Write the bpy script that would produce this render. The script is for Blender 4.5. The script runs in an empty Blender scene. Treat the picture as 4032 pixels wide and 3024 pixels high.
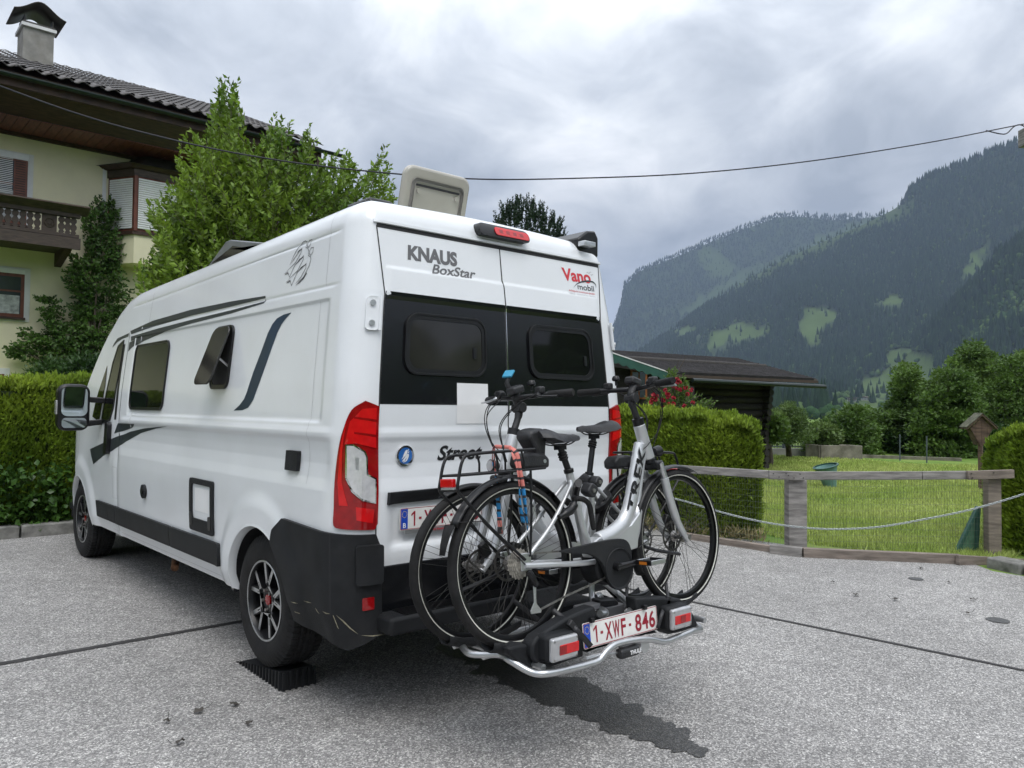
import bpy, bmesh, math, random
import numpy as np
from mathutils import Vector, Matrix, Euler
R_ = math.radians
random.seed(7); rng = np.random.default_rng(11)
SC = bpy.context.scene; COL = SC.collection
# ---------------------------------------------------------------- camera
CAM = np.array([-1.849, -3.293, 1.446]); YAW, PIT, ROL, FPX = .722, .030, .010, 3089.0
_F = np.array([math.sin(YAW)*math.cos(PIT), math.cos(YAW)*math.cos(PIT), math.sin(PIT)])
_R = np.array([math.cos(YAW), -math.sin(YAW), 0.0]); _U = np.cross(_R, _F)
_R2 = _R*math.cos(ROL)+_U*math.sin(ROL); _U2 = -_R*math.sin(ROL)+_U*math.cos(ROL)
cd = bpy.data.cameras.new('camera'); cam = bpy.data.objects.new('camera', cd); COL.objects.link(cam)
cd.sensor_width = 36; cd.lens = 36*FPX/4032; cd.clip_start = .05; cd.clip_end = 30000
m = Matrix([[_R2[0], _U2[0], -_F[0], CAM[0]], [_R2[1], _U2[1], -_F[1], CAM[1]], [_R2[2], _U2[2], -_F[2], CAM[2]], [0, 0, 0, 1]])
cam.matrix_world = m; SC.camera = cam
# ---------------------------------------------------------------- light and sky
SUN_EL, SUN_AZ = R_(58), R_(205)      # azimuth clockwise from +y
w = bpy.data.worlds.new('World'); SC.world = w; w.use_nodes = True
NT = w.node_tree; NT.nodes.clear()
def WN(t, **k):
    n = NT.nodes.new(t)
    for a, b in k.items(): setattr(n, a, b)
    return n
def WM(op, a, b=None, c=None):
    n = WN('ShaderNodeMath', operation=op)
    for i, v in enumerate((a, b, c)):
        if v is None: continue
        if isinstance(v, (int, float)): n.inputs[i].default_value = v
        else: NT.links.new(v, n.inputs[i])
    return n.outputs[0]
sky = WN('ShaderNodeTexSky', sky_type='NISHITA'); sky.sun_disc = False
sky.sun_elevation = SUN_EL; sky.sun_rotation = SUN_AZ
tc = WN('ShaderNodeTexCoord'); sx = WN('ShaderNodeSeparateXYZ'); NT.links.new(tc.outputs['Generated'], sx.inputs[0])
zc = WM('MAXIMUM', sx.outputs[2], 0.0); zz_ = WM('ADD', zc, 0.38)
cx = WN('ShaderNodeCombineXYZ')
NT.links.new(WM('DIVIDE', sx.outputs[0], zz_), cx.inputs[0]); NT.links.new(WM('DIVIDE', sx.outputs[1], zz_), cx.inputs[1])
def wnoise(scale, det, rough, off, dist=0.0):
    mp = WN('ShaderNodeMapping'); mp.inputs['Location'].default_value = off; NT.links.new(cx.outputs[0], mp.inputs[0])
    n = WN('ShaderNodeTexNoise'); n.inputs['Scale'].default_value = scale; n.inputs['Detail'].default_value = det
    n.inputs['Roughness'].default_value = rough; n.inputs['Distortion'].default_value = dist
    NT.links.new(mp.outputs[0], n.inputs['Vector']); return n.outputs[0]
n1 = wnoise(1.5, 10, .52, (22.06, -7.58, 5.6), .35); n2 = wnoise(4.6, 9, .56, (9.7, 4.2, 2), .5)
cl = WM('ADD', WM('MULTIPLY', n1, .62), WM('MULTIPLY', n2, .38))
rp = WN('ShaderNodeValToRGB'); NT.links.new(cl, rp.inputs[0])
e = rp.color_ramp.elements; e[0].position = .40; e[0].color = (.355, .385, .425, 1); e[1].position = .62; e[1].color = (.93, .94, .955, 1)
q = e.new(.48); q.color = (.525, .555, .595, 1); q = e.new(.55); q.color = (.72, .745, .77, 1)
grd = WN('ShaderNodeMapRange'); NT.links.new(sx.outputs[2], grd.inputs[0])
grd.inputs[1].default_value = 0.22; grd.inputs[2].default_value = 0.95; grd.inputs[3].default_value = 7.7; grd.inputs[4].default_value = 25.0
vm = WN('ShaderNodeVectorMath', operation='SCALE'); NT.links.new(rp.outputs[0], vm.inputs[0]); NT.links.new(grd.outputs[0], vm.inputs['Scale'])
mx = WN('ShaderNodeMix', data_type='RGBA'); mx.inputs[0].default_value = .95
NT.links.new(sky.outputs[0], mx.inputs[6]); NT.links.new(vm.outputs[0], mx.inputs[7])
bg = WN('ShaderNodeBackground'); bg.inputs[1].default_value = .1; NT.links.new(mx.outputs[2], bg.inputs[0])
wo = WN('ShaderNodeOutputWorld'); NT.links.new(bg.outputs[0], wo.inputs[0])
sd = bpy.data.lights.new('sun', 'SUN'); so = bpy.data.objects.new('sun', sd); COL.objects.link(so)
sd.energy = 1.3; sd.angle = R_(35); sd.color = (1, .97, .93)
sdir = Vector((math.sin(SUN_AZ)*math.cos(SUN_EL), math.cos(SUN_AZ)*math.cos(SUN_EL), math.sin(SUN_EL)))
so.rotation_euler = sdir.to_track_quat('Z', 'Y').to_euler()
SC.view_settings.view_transform = 'Standard'; SC.view_settings.look = 'None'
SC.view_settings.exposure = 0.54; SC.view_settings.gamma = 1; SC.view_settings.use_curve_mapping = False
SC.cycles.max_bounces = 8; SC.cycles.transparent_max_bounces = 12; SC.cycles.volume_bounces = 0
SC.cycles.volume_step_rate = 4
# ---------------------------------------------------------------- helpers: rays, tags, meshes
def ray(x, y): return _F+_R2*(x-2016)/FPX-_U2*(y-1512)/FPX
def atX(x, y, v): d = ray(x, y); return CAM+d*((v-CAM[0])/d[0])
def atY(x, y, v): d = ray(x, y); return CAM+d*((v-CAM[1])/d[1])
def atZ(x, y, v): d = ray(x, y); return CAM+d*((v-CAM[2])/d[2])
def atD(x, y, v): return CAM+ray(x, y)*v
def gz(y): return -.11+.0223*y
def atG(x, y, h=0.0):
    d = ray(x, y); n = np.array([0, -.0223, 1.0]); t = (-.11+h-CAM@n)/(d@n); return CAM+d*t
def proj(p):
    d = np.asarray(p)-CAM; z = d@_F
    return 2016+FPX*(d@_R2)/z, 1512-FPX*(d@_U2)/z
def zm(x0, y0, s): return lambda x, y: (x0+x/s, y0+y/s)
def tag(o, label=None, cat=None, group=None, kind=None):
    if label: o['label'] = label
    if cat: o['category'] = cat
    if group: o['group'] = group
    if kind: o['kind'] = kind
    return o
def thing(name, label, cat, loc=(0, 0, 0), rz=0, group=None):
    o = bpy.data.objects.new(name, None); COL.objects.link(o); o.location = loc; o.rotation_euler = (0, 0, rz)
    o.empty_display_size = .1
    return tag(o, label, cat, group)
def link(name, me, mat=None, parent=None, world=True):
    o = bpy.data.objects.new(name, me); COL.objects.link(o)
    if mat is not None and len(me.materials) == 0:
        for q in (mat if isinstance(mat, (list, tuple)) else [mat]): me.materials.append(q)
    if parent is not None:
        o.parent = parent
        if world:
            p = parent; off = Vector((0, 0, 0))
            while p is not None: off += p.location; p = p.parent
            o.location = -off
    return o
def smooth(me, ang=35):
    me.polygons.foreach_set('use_smooth', [True]*len(me.polygons))
    try: me.set_sharp_from_angle(angle=R_(ang))
    except Exception: pass
def bez(pts, n=8, closed=False):
    P = [np.array(p, float) for p in pts]; out = []
    L = len(P); rngi = range(L if closed else L-1)
    for i in rngi:
        p0 = P[(i-1) % L] if (closed or i > 0) else P[i]*2-P[i+1]
        p1 = P[i]; p2 = P[(i+1) % L]
        p3 = P[(i+2) % L] if (closed or i+2 < L) else p2*2-p1
        for k in range(n):
            t = k/n
            out.append(.5*((2*p1)+(-p0+p2)*t+(2*p0-5*p1+4*p2-p3)*t*t+(-p0+3*p1-3*p2+p3)*t**3))
    if not closed: out.append(P[-1])
    return out
class MB:
    def __init__(s): s.v = []; s.f = []; s.mi = []; s.cur = 0
    def add(s, vs, fs):
        b = len(s.v); s.v += [tuple(map(float, q)) for q in vs]; s.f += [tuple(b+i for i in f) for f in fs]; s.mi += [s.cur]*len(fs); return s
    def box(s, c, d, rot=None, taper=1.0):
        hx, hy, hz = d[0]/2, d[1]/2, d[2]/2
        vs = [Vector((x*hx*(taper if z > 0 else 1), y*hy*(taper if z > 0 else 1), z*hz)) for x in (-1, 1) for y in (-1, 1) for z in (-1, 1)]
        if rot is not None:
            M = rot if isinstance(rot, Matrix) else Euler(rot).to_matrix()
            vs = [M @ q for q in vs]
        vs = [(q.x+c[0], q.y+c[1], q.z+c[2]) for q in vs]
        return s.add(vs, [(0, 1, 3, 2), (4, 6, 7, 5), (0, 4, 5, 1), (2, 3, 7, 6), (0, 2, 6, 4), (1, 5, 7, 3)])
    def beam(s, a, b, w, h, up=(0, 0, 1)):
        a = Vector(a); b = Vector(b); t = (b-a).normalized(); u = Vector(up); r = t.cross(u).normalized(); u = r.cross(t)
        vs = [p+r*(x*w/2)+u*(y*h/2) for p in (a, b) for x, y in ((-1, -1), (1, -1), (1, 1), (-1, 1))]
        return s.add(vs, [(0, 3, 2, 1), (4, 5, 6, 7), (0, 1, 5, 4), (1, 2, 6, 5), (2, 3, 7, 6), (3, 0, 4, 7)])
    def tube(s, pts, r, n=8, cap=True, closed=False, flat=1.0):
        P = [Vector(tuple(p)) for p in pts]; L = len(P)
        rr = r if isinstance(r, (list, tuple, np.ndarray)) else [r]*L
        prev = None; b0 = []
        for i, p in enumerate(P):
            if closed: t = (P[(i+1) % L]-P[i-1])
            else: t = (P[min(i+1, L-1)]-P[max(i-1, 0)])
            if t.length < 1e-9: t = Vector((0, 0, 1))
            t.normalize()
            if prev is None:
                a = Vector((0, 0, 1)) if abs(t.z) < .9 else Vector((1, 0, 0))
                u = t.cross(a).normalized()
            else:
                u = (prev-t*prev.dot(t))
                u = u.normalized() if u.length > 1e-6 else t.orthogonal().normalized()
            prev = u; v = t.cross(u)
            b0.append([p+(u*math.cos(2*math.pi*k/n)*rr[i]*flat+v*math.sin(2*math.pi*k/n)*rr[i]) for k in range(n)])
        vs = [q for ring in b0 for q in ring]; fs = []
        for i in range(L if closed else L-1):
            j = (i+1) % L
            for k in range(n):
                fs.append((i*n+k, i*n+(k+1) % n, j*n+(k+1) % n, j*n+k))
        if cap and not closed:
            fs.append(tuple(range(n-1, -1, -1))); fs.append(tuple((L-1)*n+k for k in range(n)))
        return s.add(vs, fs)
    def cyl(s, a, b, r, n=16, r2=None): return s.tube([a, b], [r, r if r2 is None else r2], n)
    def lathe(s, prof, c, axis=(0, 1, 0), n=32, closed=False, a0=0, a1=2*math.pi):
        ax = Vector(axis).normalized(); u = ax.orthogonal().normalized(); v = ax.cross(u); c = Vector(tuple(c))
        vs = []; fs = []; m_ = len(prof); full = abs(a1-a0-2*math.pi) < 1e-6; nn = n if full else n+1
        for k in range(nn):
            t = a0+(a1-a0)*k/n; d = u*math.cos(t)+v*math.sin(t)
            for (r, h) in prof: vs.append(c+d*r+ax*h)
        for k in range(n):
            k2 = (k+1) % nn
            for i in range(m_ if closed else m_-1):
                j = (i+1) % m_
                fs.append((k*m_+i, k2*m_+i, k2*m_+j, k*m_+j))
        return s.add(vs, fs)
    def sph(s, c, r, n=12, m_=8, sc=(1, 1, 1), rot=None):
        vs = []; fs = []
        for i in range(m_+1):
            a = math.pi*i/m_
            for k in range(n):
                t = 2*math.pi*k/n
                q = Vector((r*sc[0]*math.sin(a)*math.cos(t), r*sc[1]*math.sin(a)*math.sin(t), r*sc[2]*math.cos(a)))
                if rot is not None: q = Euler(rot).to_matrix() @ q
                vs.append((c[0]+q.x, c[1]+q.y, c[2]+q.z))
        for i in range(m_):
            for k in range(n): fs.append((i*n+k, (i+1)*n+k, (i+1)*n+(k+1) % n, i*n+(k+1) % n))
        return s.add(vs, fs)
    def prism(s, poly, f, d0, d1):
        """poly 2D list, f(u,v,d)->xyz"""
        n = len(poly); vs = [f(u, v, d0) for u, v in poly]+[f(u, v, d1) for u, v in poly]
        fs = [tuple(range(n)), tuple(range(2*n-1, n-1, -1))]+[(i, (i+1) % n, n+(i+1) % n, n+i) for i in range(n)]
        return s.add(vs, fs)
    def grid(s, rows):
        m_ = len(rows[0]); vs = [p for r in rows for p in r]
        fs = [(i*m_+j, i*m_+j+1, (i+1)*m_+j+1, (i+1)*m_+j) for i in range(len(rows)-1) for j in range(m_-1)]
        return s.add(vs, fs)
    def mesh(s, name, sm=None, fix=True):
        me = bpy.data.meshes.new(name); me.from_pydata(s.v, [], s.f)
        if fix:
            bm = bmesh.new(); bm.from_mesh(me); bmesh.ops.recalc_face_normals(bm, faces=bm.faces); bm.to_mesh(me); bm.free()
        if s.cur or any(s.mi):
            me.polygons.foreach_set('material_index', s.mi)
        if sm: smooth(me, sm)
        return me
    def obj(s, name, mat=None, parent=None, sm=None, bevel=0, world=True, fix=True, seg=2):
        o = link(name, s.mesh(name, sm, fix), mat, parent, world)
        if bevel:
            b = o.modifiers.new('bevel', 'BEVEL'); b.width = bevel; b.segments = seg; b.limit_method = 'ANGLE'; b.angle_limit = R_(40)
            if sm is None: smooth(o.data, 40)
        return o
def npmesh(name, V, k, tris=None):
    """V (N,k,3): N little faces; tris: list of index tuples within each"""
    N = V.shape[0]; me = bpy.data.meshes.new(name)
    if tris is None: tris = [tuple(range(k))]
    me.vertices.add(N*k); me.vertices.foreach_set('co', V.reshape(-1).astype(np.float32))
    lt = [len(t) for t in tris]; idx = np.concatenate([np.array(t) for t in tris])
    loops = (np.arange(N)[:, None]*k+idx[None, :]).reshape(-1)
    me.loops.add(len(loops)); me.loops.foreach_set('vertex_index', loops.astype(np.int32))
    tot = np.tile(np.array(lt), N); st = np.concatenate([[0], np.cumsum(tot)[:-1]])
    me.polygons.add(len(tot)); me.polygons.foreach_set('loop_start', st.astype(np.int32)); me.polygons.foreach_set('loop_total', tot.astype(np.int32))
    me.update(calc_edges=True); return me
# ---------------------------------------------------------------- materials
def nd(nt, t, **k):
    n = nt.nodes.new(t)
    for a, b in k.items(): setattr(n, a, b)
    return n
def mk(name, col, rough=.5, metal=0., var=.12, scale=6., bump=0., bscale=60., coat=0., spec=.5, col2=None, det=4, rvar=0., trans=0., aniso=(1, 1, 1), alpha=1., island=0., sheen=0., ior=None, dirt=0., dirtcol=(.09, .075, .055)):
    M = bpy.data.materials.new(name); M.use_nodes = True; nt = M.node_tree; b = nt.nodes['Principled BSDF']
    b.inputs['Roughness'].default_value = rough; b.inputs['Metallic'].default_value = metal
    b.inputs['Coat Weight'].default_value = coat; b.inputs['Coat Roughness'].default_value = .06
    b.inputs['Specular IOR Level'].default_value = spec; b.inputs['Transmission Weight'].default_value = trans
    if ior: b.inputs['IOR'].default_value = ior
    if alpha < 1: b.inputs['Alpha'].default_value = alpha
    tcn = nd(nt, 'ShaderNodeTexCoord'); mp = nd(nt, 'ShaderNodeMapping'); mp.inputs['Scale'].default_value = aniso
    nt.links.new(tcn.outputs['Object'], mp.inputs[0])
    n = nd(nt, 'ShaderNodeTexNoise'); n.inputs['Scale'].default_value = scale; n.inputs['Detail'].default_value = det
    nt.links.new(mp.outputs[0], n.inputs['Vector'])
    rp = nd(nt, 'ShaderNodeValToRGB'); nt.links.new(n.outputs[0], rp.inputs[0])
    c2 = col2 if col2 else tuple(max(0, c*(1-var*1.4)) for c in col)
    c1 = col if col2 else tuple(min(1, c*(1+var*.8)) for c in col)
    rp.color_ramp.elements[0].position = .3; rp.color_ramp.elements[1].position = .7
    rp.color_ramp.elements[0].color = (*c2[:3], 1); rp.color_ramp.elements[1].color = (*c1[:3], 1)
    out = rp.outputs[0]
    if island:
        g = nd(nt, 'ShaderNodeNewGeometry'); hs = nd(nt, 'ShaderNodeHueSaturation'); mr = nd(nt, 'ShaderNodeMapRange')
        nt.links.new(g.outputs['Random Per Island'], mr.inputs[0]); mr.inputs[3].default_value = 1-island; mr.inputs[4].default_value = 1+island
        nt.links.new(mr.outputs[0], hs.inputs['Value']); nt.links.new(out, hs.inputs['Color']); out = hs.outputs[0]
    if dirt:
        nn = nd(nt, 'ShaderNodeTexNoise'); nn.inputs['Scale'].default_value = 3.1; nn.inputs['Detail'].default_value = 9; nn.inputs['Roughness'].default_value = .7
        nt.links.new(tcn.outputs['Object'], nn.inputs['Vector'])
        mr = nd(nt, 'ShaderNodeMapRange'); nt.links.new(nn.outputs[0], mr.inputs[0]); mr.inputs[1].default_value = .45; mr.inputs[2].default_value = .75; mr.inputs[4].default_value = dirt
        mxn = nd(nt, 'ShaderNodeMix', data_type='RGBA'); nt.links.new(mr.outputs[0], mxn.inputs[0]); nt.links.new(out, mxn.inputs[6]); mxn.inputs[7].default_value = (*dirtcol, 1); out = mxn.outputs[2]
    nt.links.new(out, b.inputs['Base Color'])
    if rvar:
        mr = nd(nt, 'ShaderNodeMapRange'); nt.links.new(n.outputs[0], mr.inputs[0]); mr.inputs[3].default_value = max(0, rough-rvar); mr.inputs[4].default_value = rough+rvar
        nt.links.new(mr.outputs[0], b.inputs['Roughness'])
    if bump:
        n2 = nd(nt, 'ShaderNodeTexNoise'); n2.inputs['Scale'].default_value = bscale; n2.inputs['Detail'].default_value = 5
        nt.links.new(mp.outputs[0], n2.inputs['Vector'])
        bp = nd(nt, 'ShaderNodeBump'); bp.inputs['Strength'].default_value = min(1, bump); bp.inputs['Distance'].default_value = .01*max(1, bump)
        nt.links.new(n2.outputs[0], bp.inputs['Height']); nt.links.new(bp.outputs[0], b.inputs['Normal'])
    return M
def leafmat(name, c1, c2, island=.35, scale=1.2, transl=.3, rough=.5):
    M = mk(name, c1, rough, 0, col2=c2, scale=scale, island=island, spec=.35)
    nt = M.node_tree; b = nt.nodes['Principled BSDF']; out = nt.nodes['Material Output']
    tr = nd(nt, 'ShaderNodeBsdfTranslucent'); mxs = nd(nt, 'ShaderNodeMixShader'); mxs.inputs[0].default_value = transl
    src = b.inputs['Base Color'].links[0].from_socket
    hs = nd(nt, 'ShaderNodeHueSaturation'); hs.inputs['Value'].default_value = 1.3; hs.inputs['Hue'].default_value = .49; nt.links.new(src, hs.inputs['Color'])
    nt.links.new(hs.outputs[0], tr.inputs[0]); nt.links.new(b.outputs[0], mxs.inputs[1]); nt.links.new(tr.outputs[0], mxs.inputs[2]); nt.links.new(mxs.outputs[0], out.inputs['Surface'])
    return M
M = {}
M['paint'] = mk('white_paint', (.76, .78, .80), .32, var=.03, scale=1.3, coat=.6, rvar=.06, dirt=.10, dirtcol=(.5, .49, .46))
M['blackpl'] = mk('black_plastic', (.013, .014, .016), .58, spec=.3, var=.25, scale=9, bump=.25, bscale=500, dirt=.25, dirtcol=(.05, .048, .045))
M['darkpl'] = mk('smooth_black_plastic', (.009, .009, .010), .32, spec=.4, var=.2, scale=5, bump=.08, bscale=90)
M['rubber'] = mk('rubber', (.012, .012, .013), .75, spec=.3, var=.3, scale=14, bump=.3, bscale=200, dirt=.35, dirtcol=(.06, .055, .05))
M['silver'] = mk('silver_frame_paint', (.60, .61, .62), .34, metal=.55, var=.06, scale=4, coat=.3, bump=.03, bscale=400, dirt=.12, dirtcol=(.25, .23, .2))
M['alu'] = mk('brushed_aluminium', (.60, .61, .62), .33, metal=.9, var=.08, scale=20, bump=.05, bscale=300, aniso=(1, 1, 6), dirt=.1)
M['steel'] = mk('worn_steel', (.34, .33, .32), .4, metal=.9, var=.25, scale=30, bump=.1, bscale=200, dirt=.4, dirtcol=(.11, .085, .06))
M['revlens'] = mk('reversing_lens_clear', (.66, .66, .67), .14, metal=.25, var=.10, scale=40, coat=.5)
M['chrome'] = mk('chrome', (.75, .75, .76), .08, metal=1, var=.04)
M['glassdark'] = mk('dark_window_glass', (.006, .0065, .007), .04, var=.2, scale=2, spec=.32)
M['glassgrey'] = mk('tinted_acrylic', (.028, .027, .025), .07, var=.35, scale=2.2, spec=.45)
M['blackgloss'] = mk('black_door_foil', (.006, .0065, .008), .20, spec=.45, var=.15, scale=2, coat=.12, rvar=.05)
M['white'] = mk('white_sticker', (.8, .8, .8), .4, var=.03)
M['redlens'] = mk('red_lens', (.60, .008, .010), .10, var=.12, scale=14, coat=.35)
M['redlens2'] = mk('deep_red_lens', (.28, .004, .006), .10, var=.2, scale=20, coat=.35)
M['clearlens'] = mk('clear_lens', (.46, .46, .47), .14, metal=.35, var=.10, scale=30, coat=.6)
M['seam'] = mk('seam_shadow_gap', (.02, .02, .022), .8, var=.1)
M['red'] = mk('red_print', (.62, .035, .05), .45, var=.05)
M['plred'] = mk('plate_red', (.30, .012, .03), .45, var=.06)
M['plwhite'] = mk('plate_white', (.78, .77, .74), .35, var=.07, scale=14, dirt=.15, dirtcol=(.5, .47, .4))
M['plblue'] = mk('plate_blue', (.010, .06, .42), .35, var=.08)
M['blue'] = mk('emblem_blue', (.02, .13, .42), .3, var=.08, coat=.5)
M['navy'] = mk('navy_decal', (.012, .035, .075), .35, var=.3, scale=2)
M['greyprint'] = mk('grey_print', (.13, .13, .135), .45, var=.05)
M['lightgrey'] = mk('light_grey_print', (.42, .42, .43), .45, var=.05)
M['darkprint'] = mk('dark_print', (.028, .035, .04), .4, var=.12)
M['blackprint'] = mk('black_print', (.012, .012, .014), .4, var=.1)
M['yellow'] = mk('yellow_star', (.75, .55, .03), .5, var=.05)
M['orange'] = mk('orange_reflector', (.55, .17, .02), .3, var=.1)
M['paleline'] = mk('reflective_line', (.62, .62, .55), .45, var=.15, scale=30)
M['softblack'] = mk('soft_black_vinyl', (.020, .020, .022), .48, var=.25, scale=18, bump=.2, bscale=120)
M['screen'] = mk('grey_display', (.06, .06, .065), .25, var=.2)
M['cyan'] = mk('blue_plastic', (.03, .26, .42), .4, var=.1)
# ================================================================ VAN
van = thing('camper_van', 'white high-roof camper van with black rear door panel, rear wheel on a ramp', 'camper van', (1.02, 2.9, 0))
# plan outline
_f = bez([(1.025, 5.95), (.62, 5.935), (.32, 5.86), (.13, 5.64), (.045, 5.32), (.012, 4.95), (0, 4.5)], 14)
pl = [tuple(p) for p in _f]; y = 4.48
while y > .15: pl.append((0.0, y)); y -= .02
for k in range(13):
    a = math.pi/2*k/12; pl.append((.14-.14*math.cos(a), .14-.14*math.sin(a)))
x = .16
while x < 1.02: pl.append((x, 0.0)); x += .02
pl.append((1.025, 0.0))
pl += [(2.05-x, y) for x, y in reversed(pl[:-1])]
PL = np.array(pl); seg = np.linalg.norm(np.diff(PL, axis=0), axis=1); SS = np.concatenate([[0], np.cumsum(seg)])
i0 = next(i for i, p in enumerate(pl) if p[0] == 0.0 and p[1] <= .1601 and i > 60)
s_at = SS[i0]; s_corner = s_at+(PL[i0][1]-.14); SS = SS-s_corner          # s=0 where the left side meets the rear corner
SMID = SS[len(SS)//2]
tn = np.gradient(PL, axis=0); tn /= np.linalg.norm(tn, axis=1)[:, None]
NX, NY = tn[:, 1], -tn[:, 0]                 # one normal; make it point outwards
sgn = np.sign((PL[:, 0]-1.025)*NX+(PL[:, 1]-3)*NY); NX = NX*sgn; NY = NY*sgn
def sY(y): return .14-y                        # left side: s from y
def sX(x): return .14*math.pi/2+(x-.14)        # rear: s from x
Tz = ([.3, .45, .9, 1.3, 1.55, 1.95, 2.25, 2.4, 2.6], [.045, .012, .0, .0, .018, .058, .098, .118, .14])
Rz = ([0, 1.46, 2.02, 2.35, 2.6], [0, 0, .037, .080, .11])
Zf = ([.25, 1.0, 2.2, 3.45, 3.75, 3.95, 4.15, 4.4, 4.65, 4.95, 5.15, 5.4, 5.65, 5.85, 5.96], [2.50, 2.482, 2.445, 2.415, 2.405, 2.375, 2.30, 2.13, 1.90, 1.60, 1.40, 1.25, 1.10, .95, .85])
def smst(x, a, b): t = min(1, max(0, (x-a)/(b-a))); return t*t*(3-2*t)
def bump_(x, a, b, w): return smst(x, a-w, a+w)*(1-smst(x, b-w, b+w))
def gs(x, c, w): return math.exp(-((x-c)/w)**2)
WHEELS = [(.91, .36), (4.94, .36)]
def ztop(s):
    yy = float(np.interp(s, SS, PL[:, 1])); xx = float(np.interp(s, SS, PL[:, 0]))
    zt = float(np.interp(yy, Zf[0], Zf[1])); return zt+.025*(1-((xx-1.025)/1.025)**2)*(1 if yy < .3 else 0)
def disp(px, py, z):
    if px < .02 or px > 2.03:                     # sides
        y = py; d = 0
        ms = bump_(y, .25, 3.50, .02)
        d += -.011*ms*bump_(z, 1.365, 1.985, .007)
        mr = bump_(y, .14, 3.66, .06)
        prof = float(np.interp(z, [.36, .45, .55, .75, .95, 1.03, 1.09, 1.16, 1.22, 1.27, 1.295, 1.315, 1.345], [-.012, .0, .010, .014, .013, .009, -.004, -.014, -.013, -.008, .007, .009, 0]))
        d += prof*(mr if y < 3.7 else 0)
        if y >= 3.66: d += float(np.interp(z, [.36, .6, .95, 1.15, 1.3], [-.01, .008, .014, .004, 0]))*smst(y, 3.66, 3.8)
        d += -.005*gs(z, 2.055, .008)*bump_(y, .18, 3.5, .05)
        d += -.006*gs(z, 2.345-.024*y, .007)*bump_(y, .2, 3.7, .05)
        for wy, wz in WHEELS:
            r = math.hypot(y-wy, z-wz); d += .022*smst(r, .62, .50)*(1 if z > .3 else 0)*(1 if r > .30 else 0)
        return d
    if py < .02:                                  # rear
        x = px; md = bump_(x, .19, 1.86, .012); d = 0
        d += -.010*bump_(z, .6, 2.34, .008)*(1-md)*0
        d += .007*md*(smst(z, 2.155, 2.135))*(smst(z, 1.98, 2.01))
        d += md*float(np.interp(z, [.66, .7, .95, 1.03, 1.09, 1.16, 1.22, 1.27, 1.295, 1.315, 1.345], [.0, .006, .010, .010, -.003, -.012, -.011, -.005, .005, .006, 0]))
        d += -.028*bump_(x, .27, .93, .02)*bump_(z, .76, 1.00, .02)
        d += -.008*(1-bump_(x, .02, 2.03, .1)) if False else 0
        return d
    return 0.
def body_pt(s, z, off=0.):
    px = float(np.interp(s, SS, PL[:, 0])); py = float(np.interp(s, SS, PL[:, 1]))
    nx = float(np.interp(s, SS, NX)); ny = float(np.interp(s, SS, NY)); l = math.hypot(nx, ny); nx /= l; ny /= l
    zt = ztop(s); rt = min(.13, max(.04, (zt-.8)*.09)) if py > 3.6 else .13
    q = min(1, max(0, (z-(zt-rt))/rt)); ins = rt*(1-math.sqrt(max(0, 1-q*q)))*.98
    d = disp(px, py, z)+off-ins
    fr = smst(py, 4.3, 5.4)                      # front: tumblehome fades into the bonnet
    T = float(np.interp(z, Tz[0], Tz[1]))*(1-.5*fr)*(1-px/1.025)
    Rr = float(np.interp(z, Rz[0], Rz[1]))*(1-smst(py, .1, .8))
    return np.array([px+nx*d+T, py+ny*d+Rr, z])
def S(px, py, s0=None, z0=1.4):
    """(s, z) on the body behind a point of the view"""
    s = s0 if s0 is not None else (sY(atX(px, py, .02)[1]) if px < 1430 else sX(atY(px, py, .0)[0])); z = z0
    s = min(max(s, -4.6), 2.1)
    for _ in range(25):
        def P(s_, z_):
            return np.array(proj(np.array([np.interp(s_, SS, PL[:, 0])+np.interp(z_, Tz[0], Tz[1])*(1-np.interp(s_, SS, PL[:, 0])/1.025), np.interp(s_, SS, PL[:, 1])+np.interp(z_, Rz[0], Rz[1])*(1-smst(float(np.interp(s_, SS, PL[:, 1])), .1, .8)), z_])))
        p = P(s, z); J = np.array([(P(s+1e-3, z)-p)/1e-3, (P(s, z+1e-3)-p)/1e-3]).T
        dd = np.linalg.solve(J, np.array([px, py])-p); n = np.abs(dd).max()
        dd = dd*min(1, .25/n) if n > 0 else dd
        s += dd[0]; z += dd[1]
        if n < 1e-5: break
    return (s, z)
def flatmesh(poly=None, ring=None):
    bm = bmesh.new()
    if poly is not None:
        vs = [bm.verts.new((a, b, 0)) for a, b in poly]
        
        from mathutils.geometry import tessellate_polygon
        for tr in tessellate_polygon([[Vector((a, b, 0)) for a, b in poly]]):
            try: bm.faces.new([vs[i] for i in tr])
            except ValueError: pass
    else:
        A, B = ring; n = len(A); va = [bm.verts.new((a, b, 0)) for a, b in A]; vb = [bm.verts.new((a, b, 0)) for a, b in B]
        for i in range(n): bm.faces.new((va[i], va[(i+1) % n], vb[(i+1) % n], vb[i]))
    return bm
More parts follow.
